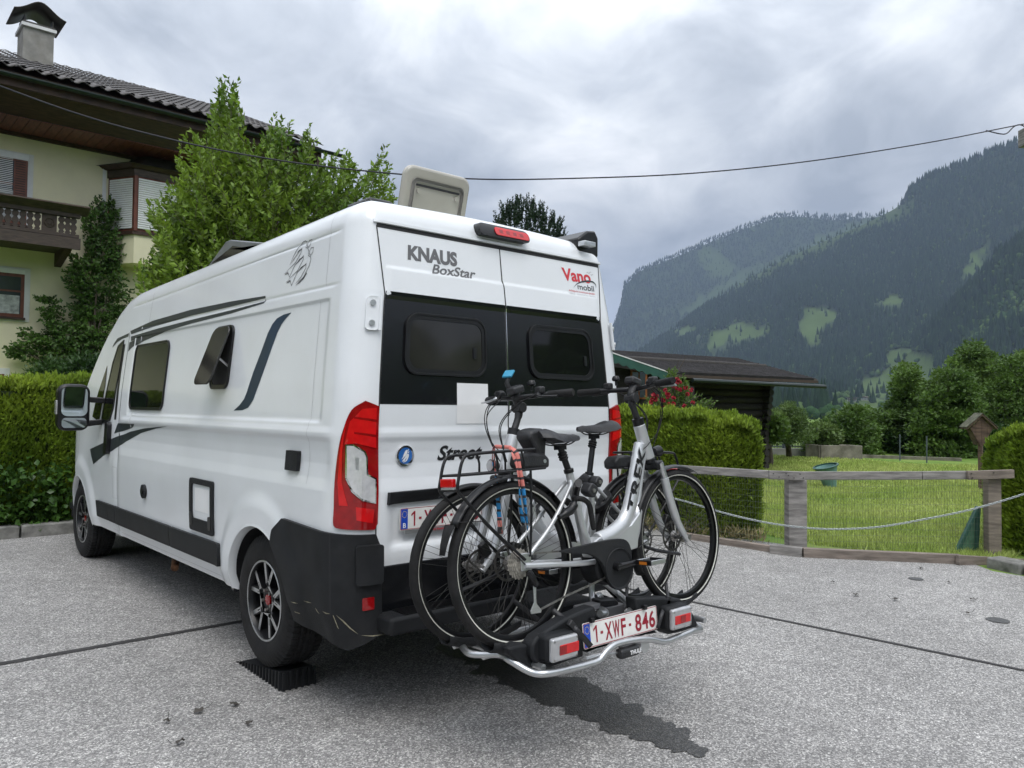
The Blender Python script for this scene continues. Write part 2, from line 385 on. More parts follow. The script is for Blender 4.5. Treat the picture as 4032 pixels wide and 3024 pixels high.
def cutmap(bm, off, thick, step=(.04, .02), wrap=None):
    wrap = wrap or body_pt
    xs = [v.co.x for v in bm.verts]; ys = [v.co.y for v in bm.verts]
    for ax, lo, hi, st in ((0, min(xs), max(xs), step[0]), (1, min(ys), max(ys), step[1])):
        if st is None: continue
        k = math.ceil(lo/st)
        while k*st < hi:
            co = (k*st, 0, 0) if ax == 0 else (0, k*st, 0); no = (1, 0, 0) if ax == 0 else (0, 1, 0)
            bmesh.ops.bisect_plane(bm, geom=bm.verts[:]+bm.edges[:]+bm.faces[:], plane_co=co, plane_no=no, dist=1e-6); k += 1
    bm.verts.ensure_lookup_table(); bm.verts.index_update()
    n = len(bm.verts); mb = MB()
    top = [wrap(v.co.x, v.co.y, off+thick) for v in bm.verts]
    fs = [tuple(v.index for v in f.verts) for f in bm.faces]
    if thick > 0:
        bot = [wrap(v.co.x, v.co.y, off) for v in bm.verts]
        for e_ in bm.edges:
            if len(e_.link_faces) == 1: a, b = e_.verts[0].index, e_.verts[1].index; fs.append((a, b, b+n, a+n))
        mb.add(top+bot, fs)
    else: mb.add(top, fs)
    bm.free(); return mb
def decal(name, mat, poly=None, ring=None, off=.0015, thick=0., parent=None, step=(.04, .02), sm=None, bevel=0):
    return cutmap(flatmesh(poly, ring), off, thick, step).obj(name, mat, parent, sm=sm, bevel=bevel, fix=thick > 0)
def rr(x0, z0, x1, z1, r, n=6):
    out = []
    for cx_, cz_, a0 in ((x1-r, z1-r, 0), (x0+r, z1-r, 90), (x0+r, z0+r, 180), (x1-r, z0+r, 270)):
        for k in range(n+1): a = R_(a0+90*k/n); out.append((cx_+r*math.cos(a), cz_+r*math.sin(a)))
    return out
def textmesh(body, size=1., off=0., shear=0., sx=1., align='LEFT', space=1.):
    c = bpy.data.curves.new('txt', 'FONT'); c.body = body; c.size = size; c.offset = off; c.shear = shear; c.align_x = align; c.space_character = space; c.resolution_u = 4
    o = bpy.data.objects.new('txt', c); COL.objects.link(o); dg = bpy.context.evaluated_depsgraph_get(); dg.update()
    me = bpy.data.meshes.new_from_object(o.evaluated_get(dg)); bpy.data.objects.remove(o); bpy.data.curves.remove(c)
    bm = bmesh.new(); bm.from_mesh(me); bpy.data.meshes.remove(me)
    for v in bm.verts: v.co.x *= sx
    return bm
def text_between(name, mat, body, p0, p1, h_, off=.0015, bold=.0, shear=0., parent=None, surf=S, step=(.05, .03), wrap=None, thick=0.):
    """fit text between two surface points (baseline ends) with cap height h_"""
    bm = textmesh(body, 1., bold, shear); xs = [v.co.x for v in bm.verts]; ys = [v.co.y for v in bm.verts]
    a = np.array(p0); b = np.array(p1); L = np.linalg.norm(b-a); u = (b-a)/L; vv = np.array([-u[1], u[0]])
    if vv[1] < 0: vv = -vv
    k = L/(max(xs)-min(xs)); kh = h_/.70; x0 = min(xs)
    for v in bm.verts:
        q = a+u*((v.co.x-x0)*k)+vv*(v.co.y*kh); v.co = (q[0], q[1], 0)
    return cutmap(bm, off, thick, step, wrap).obj(name, mat, parent, fix=thick > 0)
# ---- body walls
cols = []
ys_ = list(np.arange(5.95, 4.5, -.0)) if False else None
scol = [s for s in SS if s <= -0.02]; scol = scol[::1]
scor = list(np.linspace(0, .14*math.pi/2, 11))
xr_ = sorted(set([.18, 1.025]+list(np.round(np.arange(.20, 1.025, .025), 4))+[.155]))
sre = [sX(x) for x in xr_]
half = scol+scor+sre
half = sorted(set(np.round(half, 5))); full = half+[2*SMID-s for s in reversed(half[:-1])]
zl = sorted(set(np.round(list(np.arange(.36, 2.36, .016))+[.66, 1.45, 2.35]+list(np.arange(1.0, 1.39, .007))+list(np.arange(1.96, 2.16, .006))+list(np.arange(2.32, 2.35, .005))+[2.37, 2.39, 2.41, 2.43, 2.45, 2.465, 2.48, 2.49, 2.4965, 2.5], 4)))
zl = [z for i, z in enumerate(zl) if i == 0 or z-zl[i-1] > .003]
NZ = len(zl); V = []
for s in full:
    zt = ztop(s)
    for z in zl:
        zz = .36+(z-.36)/(2.5-.36)*(zt-.36) if abs(zt-2.5) > 1e-6 and (float(np.interp(s, SS, PL[:, 1])) > 3.4) else z+(zt-2.5)*smst(z, 2.05, 2.5)
        p = body_pt(s, zz)
        for wy, wz in WHEELS:                      # snap to a clean wheel arch circle
            if p[0] < .12 or p[0] > 1.93:
                rr_ = math.hypot(p[1]-wy, p[2]-wz); RA = .405 if wy > 2 else .415
                if abs(rr_-RA) < .0115:
                    k = RA/max(rr_, 1e-6); p[1] = wy+(p[1]-wy)*k; p[2] = wz+(p[2]-wz)*k
        V.append(p)
V = np.array(V); fb, fdl, fdr, fcab, top_l = [], [], [], [], []
XL, XR, ZB, ZT = .18, 1.87, .66, 2.35
for i in range(len(full)-1):
    for j in range(NZ-1):
        q = (i*NZ+j, (i+1)*NZ+j, (i+1)*NZ+j+1, i*NZ+j+1); c = V[list(q)].mean(0); skip = False
        for wy, wz in WHEELS:
            RA = .405 if wy > 2 else .415
            if (c[0] < .12 or c[0] > 1.93) and math.hypot(c[1]-wy, c[2]-wz) < RA: skip = True
        if skip: continue
        sm_ = (full[i]+full[i+1])/2; zz = (zl[j]+zl[j+1])/2
        if sX(XL) < sm_ < SMID and ZB < zz < ZT: fdl.append(q)
        elif SMID < sm_ < 2*SMID-sX(XL) and ZB < zz < ZT: fdr.append(q)
        else: fb.append(q)
def sub(name, faces, mat, parent=van, sm=50):
    idx = sorted(set(k for f in faces for k in f)); mp = {k: i for i, k in enumerate(idx)}
    me = bpy.data.meshes.new(name); me.from_pydata([tuple(V[k]) for k in idx], [], [tuple(mp[k] for k in f) for f in faces]); smooth(me, sm)
    return link(name, me, mat, parent)
body = sub('body', fb, M['paint']); doorL = sub('rear_door', fdl, M['paint']); doorR = sub('rear_door', fdr, M['paint'])
doorL['label'] = 'left rear door with the grey lettering'; doorR['label'] = 'right rear door with the small red logo'
# roof and windscreen
n = len(full); h = [i for i, s in enumerate(half)]; topv = V.reshape(n, NZ, 3)[:, -1, :]
rows = []
for i in range(len(half)):
    a = topv[i]; b = topv[n-1-i]; yy = a[1]; row = []
    if half[i] > sX(.16): break
    for k in range(33):
        t = k/32; cr = .025*(1-(2*t-1)**2)*(1 if yy > .2 else 0) if True else 0
        xx = a[0]*(1-t)+b[0]*t; zz = a[2]+(.025*(1-(2*t-1)**2))
        g = 0
        if .25 < yy < 3.6:
            for gx in (.22, .55, 1.025, 1.5, 1.83): g += -.012*gs(xx, gx, .03)
        row.append((xx, yy, zz+g*smst(yy, .25, .4)))
    rows.append(row)
yb = topv[len(half)-1][1]
rows.append([(topv[len(half)-1-10][0]*0+(.16+(1.89-.16)*k/32), yb, 2.5+.025*(1-((.16+(1.89-.16)*k/32-1.025)/1.025)**2)-.004) for k in range(33)])
rf = [r for r in rows if r[0][1] < 4.05]; ws = [r for r in rows if 4.02 <= r[0][1] <= 5.2]; hd = [r for r in rows if r[0][1] > 5.15]
MB().grid(rf).obj('roof', M['paint'], van, sm=40); MB().grid(ws).obj('windscreen', M['glassdark'], van, sm=60); MB().grid(hd).obj('bonnet', M['paint'], van, sm=60)
# underside and inner dark core
u = MB(); u.box((1.025, 2.95, .40), (1.86, 5.6, .06)); u.obj('underbody', M['blackpl'], van)
for wy, wz in WHEELS:
    for xs_, xe_ in ((.03, .36), (2.02, 1.69)):
        u = MB(); A_ = [R_(-8+196*k/24) for k in range(25)]
        u.grid([[(xs_, wy+.425*math.cos(a), max(.33, wz+.425*math.sin(a))), (xe_, wy+.425*math.cos(a), max(.33, wz+.425*math.sin(a))), (xe_, wy, wz)] for a in A_])
        u.obj('wheel_arch_liner', M['seam'], van)
for wy, RA in ((.91, .415), (4.94, .405)):
    for side in (0, 1):
        u = MB()
        pts_o = []; pts_i = []
        for k in range(41):
            a = R_(-2+184*k/40); yy = wy+RA*math.cos(a); zz = .36+RA*math.sin(a)
            if zz < .36: zz = .36
            s = sY(yy); px = float(np.interp(s, SS, PL[:, 0]))+float(np.interp(zz, Tz[0], Tz[1])); o = px-disp(0, yy, zz)-.004
            yo = wy+(RA+.016)*math.cos(a); zo = .36+(RA+.016)*math.sin(a)
            ox = float(np.interp(sY(yo), SS, PL[:, 0]))+float(np.interp(zo, Tz[0], Tz[1]))-disp(0, yo, zo)-.004
            row = [(ox+.003, yo, zo), (o, yy, zz), (o+.03, wy+(RA-.012)*math.cos(a), .36+(RA-.012)*math.sin(a)), (o+.045, wy+(RA-.012)*math.cos(a), .36+(RA-.012)*math.sin(a))]
            if side: row = [(2.05-p[0], p[1], p[2]) for p in row]
            pts_o.append(row)
        u.grid(pts_o); u.obj('wheel_arch_lip', M['paint'], van, sm=60)
# ---- seams (thin recessed gaps drawn as dark strips standing in the joint)
sm_ = MB()
def strip(pts, wd, mat=None, name='door_seam', off=.0014):
    L = []; Rr = []
    for i, p in enumerate(pts):
        a = np.array(pts[max(0, i-1)]); b = np.array(pts[min(len(pts)-1, i+1)]); t = (b-a)/np.linalg.norm(b-a); nn = np.array([-t[1], t[0]])*wd/2
        L.append(tuple(np.array(p)+nn)); Rr.append(tuple(np.array(p)-nn))
    return decal(name, mat or M['seam'], poly=L+Rr[::-1], off=off, parent=van, step=(.03, .016))
z4 = zm(1400, 800, 1.8436)
sA, sB = sX(.18), 2*SMID-sX(.18)
def lin(a, b, k=14): return [(a[0]+(b[0]-a[0])*i/k, a[1]+(b[1]-a[1])*i/k) for i in range(k+1)]
tl = S(*z4(153, 150)); tr = S(*z4(1757, 447)); tmid = S(*z4(1052, 322))
strip(lin((tl[0], 2.352), (tr[0]+.004, 2.352), 30), .022)
strip(lin((tl[0]-.001, 2.352), (sX(.182), 2.0))+lin((sX(.182), 1.99), (sX(.18), .66), 20), .007)
strip(lin((tr[0], 2.352), (sX(1.868), 2.0))+lin((sX(1.868), 1.99), (sX(1.87), .66), 20), .009)
strip(lin((SMID-.012, 2.345), (SMID-.010, 2.16), 6)+[(SMID-.004, 2.12), (SMID-.002, 2.04)]+lin((SMID, 2.0), (SMID, .66), 20), .008)
strip(lin((SMID+.005, 2.02), (SMID+.006, 1.40), 10), .004, M['chrome'], 'seam_trim', .0022)
# raised gutter lip above the doors and the roof spoiler edge
decal('drip_rail', M['paint'], poly=[(tl[0]-.02, 2.366), (tr[0]+.03, 2.366), (tr[0]+.03, 2.380), (tl[0]-.02, 2.380)], off=.0, thick=.012, parent=van, step=(.06, None), bevel=.003)
# ---- black panel of the doors
bl = S(*z4(165, 1462)); bc = S(*z4(1105, 1468)); br = S(*z4(1843, 1475)); ul = S(*z4(150, 629)); uc = S(*z4(1080, 742)); ur = S(*z4(1813, 832))
zb0 = (bl[1]+bc[1]+br[1])/3; zb1 = (ul[1]+uc[1]+ur[1])/3
dp = [decal('door_panel', M['blackgloss'], poly=[(sA+.005, zb0), (SMID-.005, zb0), (SMID-.005, zb1), (sA+.006, zb1)], off=.0014, parent=doorL, step=(.05, .02)),
      decal('door_panel', M['blackgloss'], poly=[(SMID+.005, zb0), (sB-.006, zb0), (sB-.006, zb1), (SMID+.005, zb1)], off=.0014, parent=doorR, step=(.05, .02))]
def win(parent, x0, z0, x1, z1, r, mat_, fw=.032, th=.014, name='window'):
    """outer extents given in (s, z)"""
    wdw = decal(name, mat_, poly=rr(x0+fw*.9, z0+fw*.9, x1-fw*.9, z1-fw*.9, r*.72, 8), off=.0035, thick=.0035, parent=parent, step=(.06, .05))
    decal('frame', M['darkpl'], ring=(rr(x0, z0, x1, z1, r, 8), rr(x0+fw*.35, z0+fw*.35, x1-fw*.35, z1-fw*.35, r*.85, 8)), off=.0015, thick=th, parent=wdw, step=(.06, .05), bevel=.002)
    decal('frame', M['darkpl'], ring=(rr(x0+fw*.35, z0+fw*.35, x1-fw*.35, z1-fw*.35, r*.85, 8), rr(x0+fw, z0+fw, x1-fw, z1-fw, r*.7, 8)), off=.0015, thick=th-.005, parent=wdw, step=(.06, .05))
    return wdw
a = S(*z4(350, 1040)); b = S(*z4(942, 1090)); c = S(*z4(640, 815)); d = S(*z4(640, 1255))
WL = win(doorL, a[0], d[1], b[0], c[1], .085, M['glassgrey'])
a2 = S(*z4(1252, 1090)); b2 = S(*z4(1715, 1120)); c2_ = S(*z4(1480, 900)); d2_ = S(*z4(1480, 1280))
WR = win(doorR, a2[0], d2_[1], b2[0], c2_[1], .085, M['glassdark'])
for p_ in ((b[0]-.085, d[1]+.13, WL), (b2[0]-.075, d2_[1]+.12, WR)):
    decal('window_latch', M['darkpl'], poly=rr(p_[0]-.012, p_[1]-.03, p_[0]+.012, p_[1]+.03, .004, 2), off=.007, thick=.006, parent=p_[2], step=(.1, .1))
# ---- lettering on the rear doors
text_between('lettering', M['greyprint'], 'KNAUS', S(*z4(378, 402)), S(*z4(738, 455)), .070, bold=.05, parent=doorL)
text_between('lettering', M['greyprint'], 'BoxStar', S(*z4(552, 508)), S(*z4(872, 549)), .050, bold=.02, shear=.25, parent=doorL)
z5 = zm(2200, 1020, 9.217)
text_between('lettering', M['red'], 'Vano', S(*z5(150, 745)), S(*z5(1180, 875)), .074, bold=.03, parent=doorR)
text_between('lettering', M['darkprint'], 'mobil', S(*z5(690, 1090)), S(*z5(1285, 1180)), .036, bold=.008, parent=doorR)
text_between('lettering', M['red'], 'de Belgische motorhome specialist', S(*z5(370, 1158)), S(*z5(1310, 1300)), .011, parent=doorR)
text_between('lettering', M['lightgrey'], 'DEERLIJK \u2022 HOOGSTRATEN \u2022 TREMELO', S(*z5(370, 1260)), S(*z5(1325, 1400)), .010, parent=doorR)
arc = [S(*z5(*p)) for p in ((520, 1055), (620, 930), (760, 850), (900, 815), (1070, 805), (1220, 830), (1310, 900), (1345, 980), (1340, 1060))]
arc = [tuple(p) for p in bez(arc, 5)]; L_ = []; R2_ = []
for i, p in enumerate(arc):
    a_ = np.array(arc[max(0, i-1)]); b_ = np.array(arc[min(len(arc)-1, i+1)]); t_ = (b_-a_)/np.linalg.norm(b_-a_); nn_ = np.array([-t_[1], t_[0]])*.0052*math.sin(math.pi*(i+.3)/(len(arc)-.4))
    L_.append(tuple(np.array(p)+nn_)); R2_.append(tuple(np.array(p)-nn_))
decal('logo_arc', M['darkprint'], poly=L_+R2_[::-1], off=.002, parent=doorR, step=(.1, .1))
def vgull(pts, wd, mt, off=.0018):
    P_ = [S(*z5(*p)) for p in pts]; P_ = [tuple(p) for p in bez(P_, 4)]; L = []; Q = []
    for i, p in enumerate(P_):
        a_ = np.array(P_[max(0, i-1)]); b_ = np.array(P_[min(len(P_)-1, i+1)]); t_ = (b_-a_)/max(1e-9, np.linalg.norm(b_-a_)); nn_ = np.array([-t_[1], t_[0]])*wd
        L.append(tuple(np.array(p)+nn_)); Q.append(tuple(np.array(p)-nn_))
    decal('logo_gull', mt, poly=L+Q[::-1], off=off, parent=doorR, step=(.1, .1))
vgull([(1005, 490), (1050, 485), (1095, 522), (1125, 480), (1170, 475)], .0016, M['lightgrey']); vgull([(1140, 572), (1165, 570), (1190, 595), (1205, 565), (1240, 558)], .0014, M['lightgrey'])
text_between('lettering', M['blackprint'], 'Street', S(*zm(1500, 1400, 1.58)(357, 650)), S(*zm(1500, 1400, 1.58)(636, 640)), .072, bold=.03, shear=.3, parent=doorL)
# blank white sticker (its printed code is left out)
z6 = zm(1700, 1400, 2.765)
st = [S(*z6(272, 298)), S(*z6(607, 302)), S(*z6(607, 742)), S(*z6(272, 742))]
decal('white_sticker', M['white'], poly=[(st[0][0], st[3][1]), (st[1][0], st[3][1]), (st[1][0], st[0][1]), (st[0][0], st[0][1])], off=.0024, parent=doorL, step=(.05, .01))
# round emblem with swallows
z7 = zm(1500, 1750, 2.074); ec = S(*z7(200, 92)); er = abs(S(*z7(286, 92))[0]-S(*z7(116, 92))[0])/2
circ = lambda c, r, k=32: [(c[0]+r*math.cos(2*math.pi*i/k), c[1]+r*math.sin(2*math.pi*i/k)) for i in range(k)]
er = .052
decal('emblem', M['chrome'], poly=circ(ec, er), off=.001, thick=.010, parent=doorL, step=(.1, .1), bevel=.003)
em = decal('emblem_disc', M['blue'], poly=circ(ec, er*.78), off=.0115, parent=doorL, step=(.1, .1))
z8 = zm(1050, 900, 6.636)
SWL = {'a': [(1030, 500), (1055, 400), (1030, 320), (960, 350), (840, 480), (730, 680), (610, 950), (720, 800), (850, 600), (935, 510), (900, 640), (765, 880), (465, 1185), (560, 1135), (605, 1270), (740, 960), (975, 700), (960, 810), (820, 1090), (512, 1400), (620, 1350), (655, 1490), (800, 1150), (1045, 905), (1020, 1050), (900, 1270), (750, 1450), (960, 1280), (1120, 960), (1165, 800), (1150, 730), (1095, 710), (1110, 590), (1080, 505)],
       'b': [(1070, 390), (1120, 310), (1185, 285), (1150, 420), (1105, 490), (1070, 455)], 'c': [(1125, 590), (1170, 505), (1235, 487), (1210, 620), (1160, 700), (1125, 660)]}
def sw_local(k):     # logo polygon normalised around its middle, y up
    return [((x_-860)/1200, -(y_-890)/1200) for x_, y_ in SWL[k]]
def brush(pts, w, mat, par, c, k, off, nm):
    P = [tuple(p) for p in bez([(c[0]+(x_-860)/1200*k, c[1]-(y_-890)/1200*k) for x_, y_ in pts], 4)]; A_ = []; B_ = []
    for i, p in enumerate(P):
        a_ = np.array(P[max(0, i-1)]); b_ = np.array(P[min(len(P)-1, i+1)]); t_ = (b_-a_)/np.linalg.norm(b_-a_); n_ = np.array([-t_[1], t_[0]])*w*(.12+.88*math.sin(math.pi*min(1, (i+1)/len(P)*.8)))
        A_.append(tuple(np.array(p)+n_)); B_.append(tuple(np.array(p)-n_))
    decal(nm, mat, poly=A_+B_[::-1], off=off, parent=par, step=(.1, .1))
for P in ([(610, 950), (760, 700), (900, 480), (1030, 400)], [(465, 1185), (700, 950), (850, 800), (975, 600), (1040, 500)], [(510, 1400), (760, 1150), (930, 950), (1080, 720)], [(655, 1490), (800, 1170), (1000, 970), (1090, 740)], [(750, 1450), (960, 1280), (1120, 960), (1150, 740)]):
    brush(P, .0042, M['white'], doorL, ec, er*1.3, .0128, 'emblem_bird')
for k in 'bc': decal('emblem_bird', M['white'], poly=[(ec[0]+x_*er*1.3, ec[1]+y_*er*1.3) for x_, y_ in sw_local(k)], off=.0128, parent=doorL, step=(.1, .1))
# ---- rear number plate, handle strip
z9 = z7
hs0 = S(*z9(40, 440)); hs1 = (sX(.78), 0)
decal('handle_strip', M['blackpl'], poly=[(hs0[0], .965), (hs0[0]+.004, 1.025), (hs0[0]+.60, 1.035), (hs0[0]+.60, .975)], off=.0, thick=.022, parent=doorL, step=(.06, .1), bevel=.004)
def plate(parent, fpt, label_strip=False, name='number_plate'):
    """EU plate 520x110; fpt(u,v,d) -> point, u,v from the lower left"""
    W_ = lambda u_, v_, o_=0: fpt(u_, v_, o_)
    b_ = MB().prism(rr(0, 0, .52, .11, .008, 3), W_, 0, .003)
    p_ = b_.obj(name, M['plwhite'], parent, world=parent is None or parent.location.length > 0)
    def put(poly, mt, o_, nm):
        m_ = MB(); m_.add([W_(u_, v_, o_) for u_, v_ in poly], [tuple(range(len(poly)))]); return m_.obj(nm, mt, p_, fix=False)
    bm = flatmesh(ring=(rr(.002, .002, .518, .108, .007, 3), rr(.005, .005, .515, .105, .005, 3)))
    cutmap(bm, .0036, 0, (None, None), W_).obj('plate_border', M['plred'], p_, fix=False)
    put([(.006, .006), (.046, .006), (.046, .104), (.006, .104)], M['plblue'], .0035, 'blue_band')
    bm = textmesh('B', .034, .0006)
    for v in bm.verts: v.co.x += .0155; v.co.y += .012
    cutmap(bm, .0042, 0, (None, None), W_).obj('lettering', M['white'], p_, fix=False)
    st_ = MB()
    for k in range(12):
        a_ = 2*math.pi*k/12; cxs, czs = .026+.0135*math.cos(a_), .078+.0155*math.sin(a_)
        P5 = [(cxs+(.003 if j % 2 == 0 else .0013)*math.sin(math.pi*j/5), czs+(.003 if j % 2 == 0 else .0013)*math.cos(math.pi*j/5)) for j in range(10)]
        st_.add([W_(u_, v_, .0042) for u_, v_ in P5], [tuple(range(10))])
    st_.obj('star_ring', M['yellow'], p_, fix=False)
    # characters, condensed bold
    put([(.081, .0175), (.090, .0175), (.090, .091), (.082, .091), (.066, .076), (.066, .066), (.081, .079)], M['plred'], .0045, 'character')
    for ch, x0, x1 in (('X', .143, .190), ('W', .195, .244), ('F', .253, .286), ('8', .354, .398), ('4', .404, .450), ('6', .456, .500)):
        bm = textmesh(ch, .105, .0022); xs = [v.co.x for v in bm.verts]; k = (x1-x0)/(max(xs)-min(xs)); mn = min(xs)
        for v in bm.verts: v.co.x = x0+(v.co.x-mn)*k; v.co.y = .0175+v.co.y
        cutmap(bm, .0045, 0, (None, None), W_).obj('character', M['plred'], p_, fix=False)
    for x0 in (.112, .308): put([(x0, .048), (x0+.016, .048), (x0+.016, .060), (x0, .060)], M['plred'], .0045, 'hyphen')
    return p_
pc0 = S(*z9(137, 517)); pc1 = S(*z9(160, 697)); px0 = PL[0][0]
x0p = (pc0[0]+pc1[0])/2-.14*math.pi/2+.14
vp = plate(doorL, lambda u_, v_, o_: (x0p+u_, -.006-o_, .832+v_-.0), name='number_plate')
b_ = MB(); b_.prism(rr(.03, -.02, .50, .0, .004, 2), lambda u_, v_, o_: (x0p+u_, -.002-o_, .832+v_), 0, .006); pb = b_.obj('plate_holder', M['alu'], doorL)
bm = textmesh('my Vanomobil', .016, .0003)
for v in bm.verts: v.co.x += .20; v.co.y -= .0155
cutmap(bm, .0085, 0, (None, None), lambda u_, v_, o_: (x0p+u_, -.002-o_, .832+v_)).obj('lettering', M['red'], doorL, fix=False)
# ---- hinges
def hinge(s, z, mir=1, par=doorL):
    W_ = lambda u_, v_, o_: body_pt(s+u_*mir, z+v_, o_)
    g = cutmap(flatmesh(rr(-.062, -.085, .004, .085, .02, 5)), -.002, .020, (None, None), W_).obj('hinge', M['paint'], par, bevel=.006)
    a_ = MB(); p0 = W_(.010, -.085, .018); p1 = W_(.010, .085, .018); a_.cyl(p0, p1, .010, 10); a_.obj('hinge_pin', M['paint'], g, sm=40)
    for v_ in (-.05, .05):
        a_ = MB(); p0 = W_(-.032, v_, .014); p1 = W_(-.032, v_, .024); a_.cyl(p0, p1, .015, 12); a_.obj('hinge_bolt', M['alu'], g, sm=30)
hl = S(*z4(150, 800)); hr = S(*z4(1870, 970))
hinge(hl[0]+.004, hl[1]); hinge(hr[0]-.012, hr[1], -1, doorR)
# ---- third brake light
z10 = zm(1500, 600, 2.458)
c0 = S(*z10(905, 800), z0=2.4); c1 = S(*z10(1378, 850), z0=2.4)
cz = 2.436
bl_ = decal('brake_light_housing', M['darkpl'], poly=rr(c0[0]+.005, cz-.040, c1[0]+.01, cz+.035, .034, 8), off=-.05, thick=.10, parent=van, step=(.05, None), bevel=.014)
LW = c1[0]-c0[0]
decal('brake_light_lens', M['redlens'], poly=rr(c0[0]+LW*.30, cz-.026, c1[0]+.002, cz+.022, .022, 8), off=.042, thick=.014, parent=bl_, step=(.05, None), bevel=.005)
for k in range(4):
    xx = c0[0]+LW*(.42+.14*k); decal('light_cell', M['redlens2'], poly=rr(xx-.015, cz-.012, xx+.015, cz+.008, .003, 2), off=.0565, parent=bl_, step=(.1, None))
def offs(poly, d_):
    n_ = len(poly); out = []
    for i in range(n_):
        a_, b_, c_ = np.array(poly[i-1]), np.array(poly[i]), np.array(poly[(i+1) % n_]); t1 = (b_-a_)/np.linalg.norm(b_-a_); t2 = (c_-b_)/np.linalg.norm(c_-b_)
        n1_ = np.array([t1[1], -t1[0]]); n2_ = np.array([t2[1], -t2[0]]); nn = n1_+n2_; nn /= max(.3, np.linalg.norm(nn)); out.append(tuple(b_+nn*d_))
    return out
# ---- tail lamps, wrapping the corner
z3 = zm(700, 1900, 1.843)
lampL = [(1437, 1578), (1385, 1615), (1352, 1700), (1334, 1790), (1323, 1900), (1320, 2000), (1319, 2068), (1345, 2082), (1470, 2085), (1482, 2060), (1487, 1850), (1489, 1600)]
lp = [S(*p, s0=.10, z0=1.2) for p in lampL]
lp = [tuple(p) for p in bez(lp[:8], 4)]+lp[8:]
def mirs(P): return [(2*SMID-a, b) for a, b in P]
def lamp(mir):
    mm = (lambda P: mirs(P)) if mir else (lambda P: P)
    out = [tuple(p) for p in lp]
    o = decal('tail_lamp', M['redlens2'], poly=mm(out), off=-.004, thick=.016, parent=van, step=(.02, .03), bevel=.004)
    q = lambda *P: mm([S(*p, s0=.12, z0=1.2) for p in P])
    decal('lamp_lens', M['redlens'], poly=q((1425, 1610), (1380, 1660), (1365, 1730), (1360, 1750), (1400, 1745), (1475, 1765), (1478, 1605)), off=.013, thick=.002, parent=o, step=(.02, .05))
    decal('reversing_lens', M['revlens'], poly=q((1366, 1752), (1392, 1752), (1432, 1778), (1440, 1800), (1441, 1868), (1474, 1885), (1472, 1980), (1425, 1968), (1388, 1935), (1366, 1880)), off=.013, thick=.003, parent=o, step=(.02, .05))
    RP = q((1366, 1752), (1392, 1752), (1432, 1778), (1440, 1800), (1441, 1868), (1474, 1885), (1472, 1980), (1425, 1968), (1388, 1935), (1366, 1880))
    decal('lens_rim', M['chrome'], ring=(offs(RP, .004), offs(RP, -.004)), off=.0165, parent=o, step=(.02, .05))
    for yy_ in (1640, 1700): decal('lamp_shading', M['redlens2'], poly=q((1395, yy_), (1476, yy_+12), (1476, yy_+22), (1395, yy_+8)), off=.0155, parent=o, step=(.02, .05))  # flat darker red strips, shading of the lamp chambers put into the colour
    decal('bulb', M['alu'], poly=q((1398, 1800), (1412, 1803), (1410, 1850), (1400, 1848)), off=.0165, parent=o, step=(.02, .05))
    decal('lamp_lens', M['redlens'], poly=q((1400, 1995), (1468, 2005), (1462, 2060), (1402, 2048)), off=.013, thick=.002, parent=o, step=(.02, .05))
    decal('lamp_lens', M['redlens'], poly=q((1370, 1650), (1345, 1760), (1335, 1900), (1340, 1990), (1372, 1992), (1350, 1900), (1352, 1780)), off=.013, thick=.002, parent=o, step=(.02, .05))
lamp(False); lamp(True)
# ---- rear bumper corners, bumper step, lower panel
bpL = [(1133, 2042), (1090, 2110), (1083, 2180), (1120, 2210), (1160, 2320), (1180, 2430)]
bs = [S(*p, z0=.8) for p in bpL]
def bumper(mir):
    P = [(sY(.44), .86), (sY(.43), .845), (sY(.47), .72), (sY(.50), .60), (sY(.49), .48), (sY(.47), .355), (sX(.20), .355), (sX(.20), .80), (sX(.185), .835)]
    P = [(sY(.57), .858), (sY(.645), .79), (sY(.672), .72)]+[(sY(.91-math.sqrt(.424**2-(z_-.36)**2)), z_) for z_ in (.68, .64, .59, .53, .47, .41, .345)]+[(sY(.10), .30), (sX(.02), .285), (sX(.20), .36), (sX(.20), .75), (sX(.17), .83)]
    if mir: P = mirs(P)
    o = decal('bumper_corner', M['blackpl'], poly=P, off=.004, thick=.020, parent=van, step=(.03, .04), bevel=.006)
    Q = [(sX(.075), .60), (sX(.19), .60), (sX(.19), .79), (sX(.075), .79)]; Q = mirs(Q) if mir else Q
    decal('bumper_block', M['blackpl'], poly=rr(min(p[0] for p in Q), .60, max(p[0] for p in Q), .785, .012, 3), off=.022, thick=.035, parent=o, step=(.05, .1), bevel=.006)
    Q = [sX(.10), sX(.155)]; Q = [2*SMID-a for a in Q] if mir else Q
    decal('reflector', M['redlens2'], poly=rr(min(Q), .475, max(Q), .535, .004, 2), off=.024, thick=.004, parent=o, step=(.05, .1), bevel=.001)
    s_ = [(sY(.12)+.02, .84), (sY(.12)+.026, .84), (sY(.12)+.026, .33), (sY(.12)+.02, .33)]; s_ = mirs(s_) if mir else s_
    decal('bumper_joint', M['seam'], poly=s_, off=.0245, parent=o, step=(.05, .05))
bumper(False); bumper(True)
SCR = mk('scratch_mark', (.34, .31, .22), .8, var=.3, scale=40)
